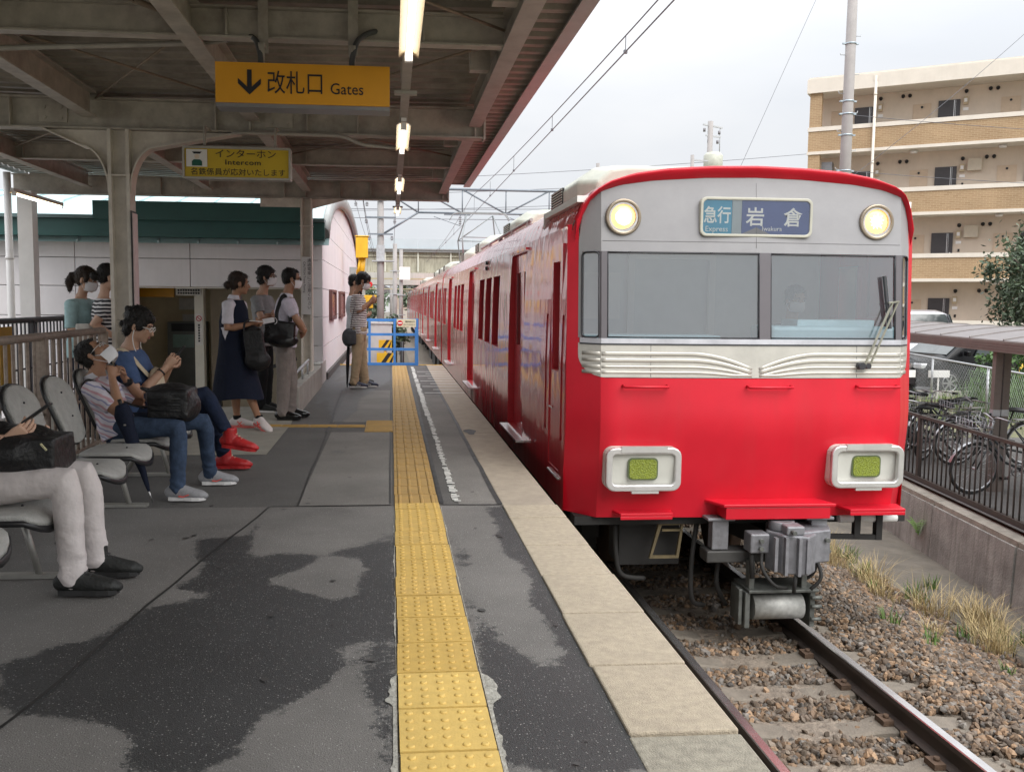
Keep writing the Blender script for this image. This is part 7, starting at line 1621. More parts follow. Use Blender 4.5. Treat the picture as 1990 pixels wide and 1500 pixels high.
# bicycles
tyre = M('tyre', (.02, .02, .02), .8, var=.2); rim_m = M('rim', (.42, .42, .43), .32, metal=.9, var=.15)
def torus(mb, c, Rr, r, ax, up, n=30, m=6, mi=0):
    c = Vector(c); pts = [c + Vector(ax)*Rr*math.cos(2*math.pi*i/n) + Vector(up)*Rr*math.sin(2*math.pi*i/n) for i in range(n)]; nrm = Vector(ax).cross(Vector(up)); vs = []
    for i in range(n):
        d = (pts[i]-c).normalized()
        for j in range(m): a = 2*math.pi*j/m; vs.append(pts[i] + d*r*math.cos(a) + nrm*r*math.sin(a))
    mb.add(vs, [(i*m+j, i*m+(j+1) % m, ((i+1) % n)*m+(j+1) % m, ((i+1) % n)*m+j) for i in range(n) for j in range(m)], mi, True)
def bicycle():
    t = thing('bicycle', 'x', 'bicycle', (0, 0, 0), 'bicycles parked behind the railing'); X, Zz = Vector((1, 0, 0)), Z3
    fr = M('bike_frame', (.05, .055, .06), .3, metal=.4, var=.1)
    for x in (.55, -.53):
        c = Vector((x, 0, .335)); mb = MB(); torus(mb, c, .315, .021, X, Zz); w = mb.build('wheel', tyre, t)
        mb = MB(); torus(mb, c, .292, .011, X, Zz); mb.tube([c + Vector((0, -.045, 0)), c + Vector((0, .045, 0))], .022, 8); mb.build('rim', rim_m, w)
        mb = MB()
        for i in range(16):
            a = 2*math.pi*i/16; mb.tube([c + Vector((0, .03*(-1)**i, 0)), c + X*.29*math.cos(a) + Zz*.29*math.sin(a)], .0022, 3, cap=False)
        tag(mb.build('spokes', rim_m, w), kind='stuff')
        mb = MB(); vs = []
        for i in range(13):
            a = R(15 + 150*i/12 + (10 if x < 0 else 0)); p = c + X*.352*math.cos(a) + Zz*.352*math.sin(a); vs += [p - Vector((0, .026, 0)), p + X*.012*math.cos(a) + Zz*.012*math.sin(a), p + Vector((0, .026, 0))]
        mb.add(vs, [(3*i+j, 3*i+j+1, 3*i+4+j, 3*i+3+j) for i in range(12) for j in (0, 1)]); mb.build('mudguard', rim_m, t, smooth=True)
    bb_, st_, hd = Vector((-.08, 0, .29)), Vector((-.25, 0, .72)), Vector((.38, 0, .80)); mb = MB()
    mb.tube([bb_, st_], .016, 8); mb.tube([bb_ + Zz*.03, Vector((.15, 0, .42)), hd - Zz*.12], .018, 8); mb.tube([Vector((-.17, 0, .52)), Vector((.2, 0, .60)), hd - Zz*.06], .015, 8); mb.tube([hd - Zz*.18 - X*-.02, hd + Zz*.02], .02, 8)
    for s in (-.05, .05): mb.tube([bb_, Vector((-.53, s, .335))], .010, 6); mb.tube([st_ - Zz*.08, Vector((-.53, s, .335))], .009, 6); mb.tube([hd - Zz*.18, Vector((.46, s, .55)), Vector((.55, s, .335))], .010, 6)
    mb.build('frame', fr, t)
    mb = MB(); mb.tube([st_, st_ + Vector((-.03, 0, .10))], .012, 8); mb.tube([st_ + Vector((-.17, 0, .12)), st_ + Vector((-.02, 0, .135)), st_ + Vector((.12, 0, .13))], [(.085, .04), (.075, .035), (.022, .022)], 10, side=(0, 1, 0), rnd=True); mb.build('saddle', black_m, t)
    h = hd + Vector((-.02, 0, .16)); mb = MB(); mb.tube([hd, h], .012, 8)
    for s in (-1, 1): mb.tube(smooth_path([h, h + Vector((.03, s*.10, .05)), h + Vector((-.03, s*.24, .04)), h + Vector((-.22, s*.27, .01))]), .011, 6)
    hb = mb.build('handlebar', rim_m, t)
    for s in (-1, 1): mb = MB(); mb.tube([h + Vector((-.12, s*.267, .02)), h + Vector((-.23, s*.27, .01))], .017, 8); mb.build('grip', black_m, hb)
    mb = MB(); mb.tube([bb_ + Vector((0, -.07, 0)), bb_ + Vector((0, .07, 0))], .012, 6); torus(mb, bb_ + Vector((0, -.05, 0)), .075, .012, X, Zz, 16, 4)
    mb.tube([bb_ + Vector((0, -.07, 0)), bb_ + Vector((.12, -.08, -.12))], .009, 6); mb.tube([bb_ + Vector((0, .07, 0)), bb_ + Vector((-.12, .08, .12))], .009, 6); mb.build('crank', rim_m, t)
    for s, q in ((-1, Vector((.12, -.12, -.12))), (1, Vector((-.12, .12, .12)))):
        mb = MB(); mb.box(bb_ + q, (.09, .08, .02)); mb.build('pedal', black_m, t)
    mb = MB(); bx, bz = .62, .74
    for z in (.0, .08, .16, .24): k = 1 + z*.6; pr = [(bx+.13*k, .16*k), (bx-.13*k, .16*k), (bx-.13*k, -.16*k), (bx+.13*k, -.16*k)]; pr.append(pr[0]); mb.tube([(a, b, bz+z) for a, b in pr], .004, 4)
    for i in range(22):
        a = i/22*4; s_ = int(a); f_ = a - s_; cs_ = [(1, 1), (-1, 1), (-1, -1), (1, -1), (1, 1)]; u0 = cs_[s_][0]*(1-f_) + cs_[s_+1][0]*f_; v0 = cs_[s_][1]*(1-f_) + cs_[s_+1][1]*f_
        mb.tube([(bx+.13*u0, .16*v0, bz), (bx+.13*1.144*u0, .16*1.144*v0, bz+.24)], .003, 3)
    tag(mb.build('basket', rim_m, t), kind='stuff')
    mb = MB(); mb.bar((-.30, 0, .70), (-.74, 0, .70), .11, .012); mb.tube([(-.70, -.05, .70), (-.53, -.06, .335)], .006, 5); mb.tube([(-.70, .05, .70), (-.53, .06, .335)], .006, 5); mb.build('rack', rim_m, t)
    mb = MB(); mb.tube([(-.53, .06, .33), (-.60, .16, .01)], .009, 6); mb.build('kickstand', rim_m, t)
    return t
bk = bicycle()
spots = [(7.89, 11.0, 181, 'bicycle whose big wheel stands nearest, right of the shelter post'), (8.95, 13.0, 177, 'bicycle behind the nearest one, its wheel just beside the shelter post'), (8.25, 13.7, 152, 'bicycle just left of the shelter post with its rear rack outward'), (7.75, 13.2, 214, 'bicycle slanting across the middle of the row'),
         (8.05, 14.3, 201, 'bicycle with raised handlebars in the middle of the row'), (8.65, 14.1, 166, 'bicycle deeper in the row beside the slanting one'), (8.35, 15.0, 192, 'bicycle near the far end of the visible row'), (8.9, 15.5, 158, 'farthest visible bicycle, mostly hidden by the train'), (9.1, 14.3, 197, 'bicycle standing deepest in the row behind the shelter post')]
for i, (x, y, a, lb) in enumerate(spots):
    o = bk if i == 0 else copy_tree(bk); o.location = (x, y, -1.0); o.rotation_euler = (R(random.uniform(-6, 6)), 0, R(a)); o['label'] = lb
# wire fence
cf = thing('chain_link_fence', 'galvanised chain link fence between the bicycle park and the car park', 'fence', (13.9, 22, -1.07))
f0 = Vector((16.2, 31.0, -1.07)); f1 = Vector((11.6, 13.4, -1.07)); dF = (f1-f0).normalized(); LF = (f1-f0).length
mb = MB(); mb.tube([f0 + Z3*1.10, f1 + Z3*1.10], .024, 8); mb.build('top_rail', galv_m, cf)
u = .6
while u < LF:
    mb = MB(); p = f0 + dF*u; mb.tube([p, p + Z3*1.10], .028, 8); mb.build('post', galv_m, cf); u += 3.82
mb = MB(); u = -1.0
while u < LF:
    for s in (1, -1):
        a, b = f0 + dF*(u if s > 0 else u+1.02) + Z3*.04, f0 + dF*(u+1.02 if s > 0 else u) + Z3*1.06
        mb.tube([a, b], .0026, 3, cap=False)
    u += .11
tag(mb.build('wire_mesh', galv_m, cf), kind='stuff')
for i, (x, y, z, w) in enumerate(((13.35, 22.9, -.38, .46), (14.35, 23.1, -.40, .58))):
    mb = MB(); mb.box((x, y, z), (w, .02, .19)); mb.box((x, y+.02, (z-1.07)/2), (.04, .015, z+1.07)); tag(mb.build('bay_board', white_m), ['white parking bay board nearer the train', 'wider white parking bay board by the black minivan wheel'][i], 'board')
mb = MB(); mb.tube([(16.05, 22.3, -1.07), (16.05, 22.3, .0)], .045, 10); tag(mb.build('bollard', M('yellow_paint', (.72, .42, .02), .5, var=.1)), 'yellow marker post in the weeds by the black minivan', 'bollard')
# cars
def vehicle(name, label, cat, loc, rz, paint, L, W, H, prof, glassline, front_z, plate=True):
    """prof: side outline (x back 0..L front, z); the cab narrows upward"""
    t = thing(name, label, cat, (0, 0, 0)); n = len(prof); mb = MB(); ns = 7; vs = []
    for k in range(ns):
        v = -1 + 2*k/(ns-1)
        for x, z in prof:
            tum = max(0, (z - glassline)/(H - glassline)); hw = W/2*(1 - .20*tum**1.2); e = abs(v)**8
            xx = x - (.10*e if x > L*.9 else (-.08*e if x < L*.08 else 0)); zz = z - (.05*e if z > glassline*.9 else 0); vs.append((xx - L/2, hw*math.copysign(abs(v)**.75, v), zz))
    fs = [(k*n+i, k*n+(i+1) % n, (k+1)*n+(i+1) % n, (k+1)*n+i) for k in range(ns-1) for i in range(n)] + [tuple(range(n))[::-1], tuple(range((ns-1)*n, ns*n))]
    mb.add(vs, fs, 0, True); b = mb.build('body', paint, t); bevel(b, .03, 2, 50)
    top = [(x, z) for x, z in prof if z > glassline + .02]; xs = [p[0] for p in top]; zs = [p[1] for p in top]
    gl = M('car_glass', (.03, .04, .04), .06, var=0, spec=.7)
    x0, x1 = min(xs), max(xs); zt = H - .14; nwin = 3
    def hwz(z): return W/2*(1 - .20*max(0, (z-glassline)/(H-glassline))**1.2)
    for s in (-1, 1):
        cuts = [x0 + .10, x0 + (x1-x0)*.30, x0 + (x1-x0)*.62, x1 + .12]
        for i in range(3):
            a, c = cuts[i] + .04, cuts[i+1] - .04; zb = glassline + .02; af = .0 if i < 2 else .42
            mb = MB(); q = [(a - L/2, zb), (c - L/2, zb), (c - L/2 - af, zt), (a - L/2 + (.12 if i == 0 else 0), zt)]
            mb.add([(x, s*(hwz(z)+.004), z) for x, z in q] + [(x, s*(hwz(z)-.03), z) for x, z in q], [(0, 1, 2, 3), (7, 6, 5, 4), (0, 4, 5, 1), (1, 5, 6, 2), (2, 6, 7, 3), (3, 7, 4, 0)]); mb.build('window', gl, t)
    # windscreen on the sloping front of the cab
    k = max(range(len(prof)-1), key=lambda i: (prof[i][1] - prof[i+1][1])*(prof[i+1][0] - prof[i][0] > .05) if prof[i][1] > glassline else -9)
    (xa, za), (xb, zb) = prof[k], prof[k+1]; nn = Vector((za-zb, 0, xb-xa)).normalized()
    mb = MB(); q = []
    for (x, z, f_) in ((xa, za, .06), (xb, zb, -.04)):
        xx, zz = x + (xb-xa)*f_, z + (zb-za)*f_; q += [Vector((xx - L/2, -hwz(zz)*.90, zz)) + nn*.008, Vector((xx - L/2, hwz(zz)*.90, zz)) + nn*.008]
    mb.add(q + [v - nn*.02 for v in q], [(0, 1, 3, 2), (4, 6, 7, 5), (0, 4, 5, 1), (2, 3, 7, 6), (0, 2, 6, 4), (1, 5, 7, 3)]); mb.build('windscreen', M('car_windscreen', (.07, .08, .08), .08, var=.3, scale=3, spec=.7), t)
    for x in (-L/2 + .82, L/2 - .88):
        for s in (-1, 1):
            c = Vector((x, s*(W/2 - .09), .33)); mb = MB(); mb.tube([c - Vector((0, .11, 0)), c + Vector((0, .11, 0))], .33, 24); w = mb.build('wheel', tyre, t)
            mb = MB(); f_ = s*.112; mb.tube([c + Vector((0, f_, 0)), c + Vector((0, f_ + s*.006, 0))], .055, 12)
            for i in range(7): a = 2*math.pi*i/7; mb.bar(c + Vector((.04*math.cos(a), f_+s*.004, .04*math.sin(a))), c + Vector((.225*math.cos(a), f_+s*.004, .225*math.sin(a))), .045, .015, up=(0, 1, 0))
            torus(mb, c + Vector((0, f_, 0)), .228, .018, (1, 0, 0), (0, 0, 1), 24, 5); mb.build('rim', rim_m, w)
    lampm = M('car_lamp', (.62, .64, .66), .1, metal=.3, var=.1); xf = L/2
    for s in (-1, 1):
        mb = MB(); mb.bb(xf - .34, xf - .02, s*(W/2 - .40), s*(W/2 - .06), front_z, front_z + .15); bevel(mb.build('headlamp', lampm, t), .03)
        mb = MB(); mb.box((L/2 - 1.35, s*(W/2 + .08), glassline + .08), (.12, .18, .14)); bevel(mb.build('mirror', paint, t), .03)
        mb = MB(); mb.bar((-L/2 + L*.42, s*(W/2 + .002), glassline - .14), (-L/2 + L*.46, s*(W/2 + .002), glassline - .14), .02, .03); mb.build('door_handle', chrome_m, t)
    mb = MB(); mb.bb(xf - .05, xf + .015, -W/2 + .42, W/2 - .42, front_z + .02, front_z + .13)
    mb.bb(xf - .05, xf + .02, -W/2 + .42, W/2 - .42, front_z - .02, front_z + .0); mb.build('grille', chrome_m, t)
    mb = MB(); mb.bb(xf - .06, xf + .012, -W/2 + .25, W/2 - .25, .28, front_z - .12); mb.build('air_intake', black_m, t)
    if plate: mb = MB(); mb.bb(xf, xf + .025, -.17, .17, front_z - .24, front_z - .07); mb.build('number_plate', white_m, t)
    t.location = loc; t.rotation_euler = (0, 0, rz); return t
van_prof = [(.0, .35), (.02, .95), (.10, 1.05), (.28, 1.72), (.55, 1.83), (2.6, 1.86), (3.05, 1.80), (4.02, 1.08), (4.62, .93), (4.76, .70), (4.78, .35), (4.6, .22), (.2, .22)]
vehicle('minivan', 'black minivan parked beyond the chain link fence', 'car', (16.75, 25.3, -1.07), R(187), M('car_black', (.006, .006, .007), .22, var=.1, spec=.25), 4.8, 1.80, 1.86, van_prof, 1.07, .72)
van2 = [(.0, .40), (.02, 1.05), (.08, 1.2), (.20, 2.15), (.45, 2.28), (3.6, 2.32), (3.95, 2.25), (4.45, 1.25), (4.85, 1.06), (4.95, .75), (4.97, .35), (4.8, .25), (.2, .25)]
vehicle('van', 'tall silver van with its front towards the platform behind the shelter roof', 'van', (16.95, 29.6, -1.07), R(-94), M('car_silver', (.50, .49, .52), .3, metal=.5, var=.05, coat=.5), 4.97, 1.85, 2.32, van2, 1.22, .82)

# ------------------------------------------------------------------ apartment block
ap = thing('apartment_block', 'beige four storey apartment block with brick balconies and dark doors', 'building', (18.58, 40.8, -1.1))
dA = Vector((.825, -.565, 0)).normalized(); nA = Vector((.565, .825, 0)).normalized(); TA = Matrix((( dA.x, nA.x, 0, 18.58), (dA.y, nA.y, 0, 40.8), (0, 0, 1, 0), (0, 0, 0, 1)))
class AB(MB):
    def build(s, *a, **k):
        s.v = [tuple(TA @ Vector(v)) for v in s.v]; return MB.build(s, *a, **k)
bei = M('beige_render', (.63, .53, .43), .85, var=.07, scale=1.2, streak=.10, staincol=(.4, .31, .24)); crm = M('cream_band', (.67, .61, .53), .8, var=.06, scale=2, streak=.12, staincol=(.5, .43, .34)); soff = M('apt_soffit', (.66, .61, .54), .85, var=.05)
def brickm():
    m = bpy.data.materials.new('balcony_brick'); m.use_nodes = True; n = m.node_tree.nodes; l = m.node_tree.links; b = n['Principled BSDF']; b.inputs['Roughness'].default_value = .8
    tc = n.new('ShaderNodeNewGeometry'); mp = n.new('ShaderNodeMapping'); mp.inputs['Rotation'].default_value = (0, 0, math.atan2(.565, .825)); l.new(tc.outputs['Position'], mp.inputs[0])
    sx = n.new('ShaderNodeSeparateXYZ'); l.new(mp.outputs[0], sx.inputs[0]); cx = n.new('ShaderNodeCombineXYZ'); l.new(sx.outputs[0], cx.inputs[0]); l.new(sx.outputs[2], cx.inputs[1])
    br = n.new('ShaderNodeTexBrick'); br.inputs['Scale'].default_value = 1; br.inputs['Brick Width'].default_value = .23; br.inputs['Row Height'].default_value = .075; br.inputs['Mortar Size'].default_value = .008
    br.inputs['Color1'].default_value = (.365, .245, .14, 1); br.inputs['Color2'].default_value = (.31, .20, .11, 1); br.inputs['Mortar'].default_value = (.46, .34, .2, 1); l.new(cx.outputs[0], br.inputs[0])
    nz = n.new('ShaderNodeTexNoise'); nz.inputs['Scale'].default_value = .9; l.new(tc.outputs['Position'], nz.inputs[0]); mr = n.new('ShaderNodeMapRange'); mr.inputs[3].default_value = .8; mr.inputs[4].default_value = 1.2; l.new(nz.outputs[0], mr.inputs[0])
    mm = n.new('ShaderNodeMixRGB'); mm.blend_type = 'MULTIPLY'; mm.inputs[0].default_value = 1; l.new(br.outputs[0], mm.inputs[1]); l.new(mr.outputs[0], mm.inputs[2]); l.new(mm.outputs[0], b.inputs['Base Color'])
    bp = n.new('ShaderNodeBump'); bp.inputs['Strength'].default_value = .3; l.new(br.outputs['Fac'], bp.inputs['Height']); bp.invert = True; l.new(bp.outputs[0], b.inputs['Normal']); return m
brk = brickm(); UL = 30.0
mb = AB(); mb.bb(.25, UL, 1.35, 11, -1.1, 10.75); mb.build('wall', bei, ap)
mb = AB(); mb.bb(-.1, UL, -.12, 11.2, 10.72, 11.32); mb.bb(-.04, UL, -.06, 11.1, 11.33, 11.40); mb.build('roof', crm, ap)
for fz in (8.08, 5.26, 2.44, -.38):
    mb = AB(); mb.bb(0, UL, .0, .14, fz+.10, fz+.98); mb.bb(.0, .14, .14, 1.35, fz+.10, fz+.98); mb.build('balcony_wall', brk, ap)
    mb = AB(); mb.bb(-.03, UL, -.035, .17, fz+.98, fz+1.16); mb.bb(-.03, .17, .17, 1.35, fz+.98, fz+1.16); mb.bb(-.03, UL, -.035, .14, fz-.03, fz+.10); mb.build('balcony_cap', crm, ap)
    mb = AB(); mb.bb(.0, UL, .14, 1.35, fz-.02, fz+.14); mb.build('balcony_slab', soff, ap)
for z0, z1 in ((9.24, 10.72), (6.42, 8.05), (3.60, 5.23)):
    mb = AB(); mb.bb(.02, .52, .02, .30, z0, z1); mb.build('pier', brk, ap)
door_m = M('flat_door', (.045, .04, .042), .4, var=.1); boxm = M('meter_beige', (.50, .40, .26), .6, var=.08); pan = M('hatch_beige', (.58, .45, .33), .7, var=.05)
first = {}
def rep(key, u, z, fn, name, mat):
    if key in first:
        o, u0, z0_ = first[key]; c = o.copy(); COL.objects.link(c); c.location = o.location + dA*(u-u0) + Z3*(z-z0_)
        for ch in o.children: q = ch.copy(); COL.objects.link(q); q.parent = c
        return c
    mb = AB(); fn(mb); o = mb.build(name, mat, ap); first[key] = (o, u, z); return o
for fi, fz in enumerate((8.08, 5.26, 2.44, -.38)):
    for k in range(-1, 8):
        u = 5.10 + 3.36*k; z = fz + .16
        if u < 0.4: continue
        def fd(mb): mb.bb(u, u+.84, 1.28, 1.349, z, z+1.94)
        new = 'door' not in first; d = rep('door', u, z, fd, 'front_door', door_m)
        if new:
            mb = AB(); mb.bb(u+.60, u+.62, 1.265, 1.279, z+.02, z+1.92); mb.bb(u+.66, u+.67, 1.265, 1.279, z+.02, z+1.92); mb.build('door_trim', chrome_m, d)
            mb = AB(); mb.bb(u+.72, u+.77, 1.23, 1.279, z+.9, z+1.1); mb.build('door_handle', chrome_m, d)
        rep('meter', u, z, lambda mb: (mb.bb(u+.95, u+1.13, 1.24, 1.349, z+1.70, z+2.02), mb.bb(u+.98, u+1.10, 1.225, 1.239, z+1.80, z+1.95, 1)), 'meter_box', [boxm, white_m])
        rep('plate', u, z, lambda mb: mb.bb(u+.95, u+1.16, 1.33, 1.349, z+1.46, z+1.58), 'name_plate', white_m)
        rep('bell', u, z, lambda mb: mb.bb(u+1.04, u+1.12, 1.32, 1.349, z+1.12, z+1.24), 'door_bell', black_m)
        rep('hatch', u, z, lambda mb: (mb.ring([(u-1.0, z), (u-.28, z), (u-.28, z+1.88), (u-1.0, z+1.88)], [(u-.985, z+.01), (u-.295, z+.01), (u-.295, z+1.865), (u-.985, z+1.865)], 1.325, 1.349), mb.bb(u-.985, u-.295, 1.335, 1.349, z+.01, z+1.865)), 'pipe_hatch', pan)
        rep('knob', u, z, lambda mb: mb.tube([(u-.64, 1.33, z+1.74), (u-.64, 1.30, z+1.74)], .05, 10), 'hatch_vent', black_m)
        for j, du in enumerate((1.05, 1.95, 2.22)):
            zz = z+2.28-(.0 if j else .02); rep('vent%d' % j, u+du, zz, lambda mb: (mb.tube([(u+du, 1.345, zz), (u+du, 1.27, zz)], .075, 12), mb.tube([(u+du, 1.28, zz-.03), (u+du, 1.24, zz-.06)], [.07, .05], 10)), 'air_vent', black_m)
        if fi in (1, 2) and k % 3 == 0: rep('cab', u, z, lambda mb: mb.bb(u+1.25, u+1.78, 1.15, 1.349, z+1.72, z+2.22), 'air_cabinet', M('cabinet_cream', (.55, .48, .38), .6, var=.05))
        rep('lampc', u, z, lambda mb: mb.tube([(u+2.53, .7, fz+2.78), (u+2.53, .7, fz+2.68)], [.17, .13], 14), 'corridor_lamp', white_m)
mb = AB(); mb.tube([(2.72, -.10, -1.1), (2.72, -.10, 11.2)], .06, 10)
for z in (2.0, 4.7, 7.5, 10.4): mb.tube([(2.72, -.10, z), (2.72, -.10, z+.06)], .075, 10)
mb.bb(2.62, 2.82, -.14, -.02, 11.0, 11.25); mb.build('drain_pipe', crm, ap)
mb = AB(); mb.bb(.55, 1.0, .4, .9, 7.25, 7.75); mb.build('air_conditioner', grey_case, ap)
# utility poles and the shrub
def pole(name, label, x, y, r0, r1, z0, z1, mat=None): 
    t = thing(name, label, 'utility pole', (x, y, z0)); mb = MB(); mb.tube([(x, y, z0), (x, y, z1)], [r0, r1], 16); mb.build('shaft', mat or M('pole_concrete', (.31, .29, .28), .8, var=.1, scale=3, streak=.25, staincol=(.2, .18, .17)), t); return t
t = pole('utility_pole', 'thick grey utility pole with bolted bands in front of the apartment block', 10.98, 22, .155, .10, -1.1, 12)
for z in (4.6, 5.45, 5.95, 6.25, 7.6):
    mb = MB(); r = .155 - .055*(z+1.1)/13; mb.tube([(10.98, 22, z), (10.98, 22, z+.035)], r+.012, 16); mb.bb(10.98-r-.08, 10.98+r+.08, 21.97, 22.03, z, z+.035); mb.build('pole_band', M('band_blue_grey', (.36, .42, .46), .4, metal=.6), t)
for i in range(9):
    z = 4.2 + .45*i; s = -1 if i % 2 else 1; mb = MB(); mb.tube([(10.98 + s*.10, 22, z), (10.98 + s*.24, 22, z), (10.98 + s*.25, 22, z+.05)], .009, 6); mb.build('step_bolt', galv_m, t)
def leaves(mb_c, rad, n, size, seed, flat=1.):
    r = np.random.RandomState(seed); cl = []
    for _ in range(70):
        v = r.normal(size=3); v /= np.linalg.norm(v); cl.append((v*r.uniform(.35, 1.0)**.5*np.array(rad), r.uniform(.16, .34)))
    k = r.randint(0, 70, n); c = np.array([cl[i][0] for i in k]); s = np.array([cl[i][1] for i in k]); p = np.array(mb_c) + c + r.normal(size=(n, 3))*s[:, None]*np.array(rad)*.55
    a, b = r.normal(size=(n, 3)), r.normal(size=(n, 3)); a /= np.linalg.norm(a, axis=1)[:, None]; b -= a*(a*b).sum(1)[:, None]; b /= np.linalg.norm(b, axis=1)[:, None]; sz = size*r.uniform(.6, 1.3, (n, 1))
    V = np.stack([p - a*sz, p + b*sz*.45, p + a*sz, p - b*sz*.45], 1).reshape(-1, 3); return V, np.arange(4*n).reshape(n, 4)
def tree(name, label, base, h, rad, n, size, mat, seed, cat='tree'):
    t = thing(name, label, cat, base); b = Vector(base); mb = MB(); cc = b + Z3*(h - rad[2]); mb.tube([b, b + Z3*h*.35 + Vector((.05*h*.3, 0, 0)), cc + Z3*rad[2]*.3], [.045*h*.5, .03*h*.5, .008*h], 8)
    rr = random.Random(seed)
    for i in range(9):
        a = rr.uniform(0, 6.28); p = b + Z3*h*rr.uniform(.3, .65); mb.tube([p, p + Vector((math.cos(a)*rad[0]*.4, math.sin(a)*rad[1]*.4, rad[2]*.35)), p + Vector((math.cos(a)*rad[0]*.75, math.sin(a)*rad[1]*.75, rad[2]*.7))], [.018*h*.5, .012*h*.5, .004*h], 6)
    mb.build('trunk', M('bark', (.10, .08, .06), .9, var=.3, bump=.5), t)
    V, F = leaves(cc, rad, n, size, seed); tag(np_mesh('crown', V, F, mat, t), kind='stuff'); return t
leaf_a = M('leaf_grey_green', (.075, .105, .06), .55, var=.35, scale=1.2, island=.45); leaf_b = M('leaf_green', (.06, .12, .03), .6, var=.35, scale=1.2, island=.45)
tree('tree', 'grey green evergreen tree before the apartment block at the picture edge', (19.05, 25.2, -1.07), 5.25, (1.7, 1.6, 1.9), 16000, .08, leaf_a, 3)
tree('shrub', 'leafy green shrub behind the chain link fence by the shelter post', (15.2, 21.4, -1.07), 1.45, (.9, .7, .62), 1500, .075, leaf_b, 5, 'shrub')
# fern rooted in the wall
t = thing('fern', 'small bright green fern growing out of the retaining wall', 'fern', (6.8, 11.2, -1.58)); fm = M('fern_green', (.16, .32, .05), .6, var=.25, island=.3)
for i in range(16):
    a = R(random.uniform(90, 270)); L = random.uniform(.20, .34); mb = MB(); p0_ = Vector((wallx(11.2) - .03, 11.2, -1.58)); dx = Vector((math.cos(a), math.sin(a)*1.0, 0)); pr = []
    for k in range(9): s = k/8; pr.append(p0_ + dx*L*.62*s + Z3*(L*1.5*s - L*.75*s*s))
    for k in range(1, 9):
        w = .05*math.sin(math.pi*min(1, k/8*.9+.1)); sd_ = dx.cross(Z3).normalized()
        for s in (-1, 1): mb.add([pr[k], pr[k] + sd_*s*w + dx*.012, pr[k] + dx*.014 + sd_*s*w*.3, ], [(0, 1, 2)])
    mb.tube(pr, .0015, 3, cap=False); mb.build('frond', fm, t)
# ------------------------------------------------------------------ overhead line, bridge and what lies beyond the platform
polec = M('pole_concrete', (.31, .29, .28)); steelg = M('gantry_steel', (.17, .19, .215), .5, metal=.3, var=.12)
gp = thing('catenary_gantry', 'grey truss gantry spanning the tracks on a concrete mast past the barrier', 'gantry', (-.36, 32, -1.7))
mb = MB(); mb.tube([(-.36, 32, -1.7), (-.36, 32, 7.2)], [.13, .105], 14); mb.build('mast', polec, gp)
mb = MB(); mb.tube([(8.2, 32, -1.7), (8.2, 32, 5.35)], [.13, .11], 14); mb.build('mast', polec, gp)
zt, zb = 5.18, 4.38
for a, b, r in (((-.36, 32, zt), (8.2, 32, zt), .045), ((.92, 32, zb), (6.9, 32, zb), .035), ((-.30, 32, 3.62), (.92, 32, zb), .035), ((8.1, 32, 3.62), (6.9, 32, zb), .035), ((-.36, 32, zt), (.92, 32, zb), .03), ((8.2, 32, zt), (6.9, 32, zb), .03)):
    mb = MB(); mb.tube([a, b], r, 8); mb.build('chord', steelg, gp)
xs = [.92, 2.42, 3.92, 5.42, 6.9]
for i in range(4):
    m_ = (xs[i]+xs[i+1])/2
    for a, b in ((((xs[i], 32, zt), (xs[i+1], 32, zb))) if i < 2 else ((xs[i], 32, zb), (xs[i+1], 32, zt)),):
        mb = MB(); mb.tube([a, b], .032, 6); mb.build('brace', steelg, gp)
for x in (.92, 2.42, 3.92, 5.42):
    mb = MB(); mb.tube([(x, 32, zb), (x, 32, zt)], .022, 6); mb.build('brace', steelg, gp)
mb = MB(); mb.bb(-.50, -.22, 31.86, 32.14, 2.72, 3.25); mb.bb(-.65, .1, 31.8, 32.2, 2.70, 2.74); mb.build('mast_collar', galv_m, gp)
ins_m = M('insulator', (.16, .15, .16), .3, var=.2); wire_m = M('wire', (.10, .10, .115), .6, var=0)
for z, L in ((3.62, .42), (4.18, .52), (4.75, .9), (5.0, .9)):
    mb = MB(); mb.bar((-.36-L, 31.86, z), (-.36+(L if L < .6 else .2), 31.86, z), .05, .05); ar = mb.build('cross_arm', steelg, gp)
    for s in ((-1, 1) if L < .6 else (-1, -.55)):
        for dz, rr in ((.07, .045), (.12, .055), (.17, .045)):
            mb = MB(); mb.tube([(-.36+s*L*.92, 31.86, z-dz-.03), (-.36+s*L*.92, 31.86, z-dz)], rr, 10); mb.build('insulator', ins_m, ar)
def wire(label, pts, r=.008, name='overhead_wire', sag=0.):
    mb = MB(); mb.tube(pts, r, 5, cap=False); return tag(mb.build(name, wire_m), label, 'wire')
def sagw(a, b, s, n=14): a, b = Vector(a), Vector(b); return [a + (b-a)*(i/n) - Z3*s*4*(i/n)*(1-i/n) for i in range(n+1)]
cat_t = thing('catenary', 'contact wire with its messenger wire and droppers above the near track', 'wire', (2.74, 32, 4.3))
mb = MB(); mb.tube([(2.74, -30, 4.29), (2.72, 9, 4.29), (2.76, 32, 4.31), (2.6, 80, 4.3), (2.8, 140, 4.3)], .009, 5, cap=False); mb.build('contact_wire', wire_m, cat_t)
mp_ = sagw((2.74, -22, 5.05), (2.74, 32, 4.95), .52, 20) + sagw((2.74, 32, 4.95), (2.74, 80, 4.95), .5, 16)[1:] + sagw((2.74, 80, 4.95), (2.74, 140, 4.95), .5, 16)[1:]
mb = MB(); mb.tube(mp_, .0085, 5, cap=False); mb.build('messenger_wire', wire_m, cat_t)
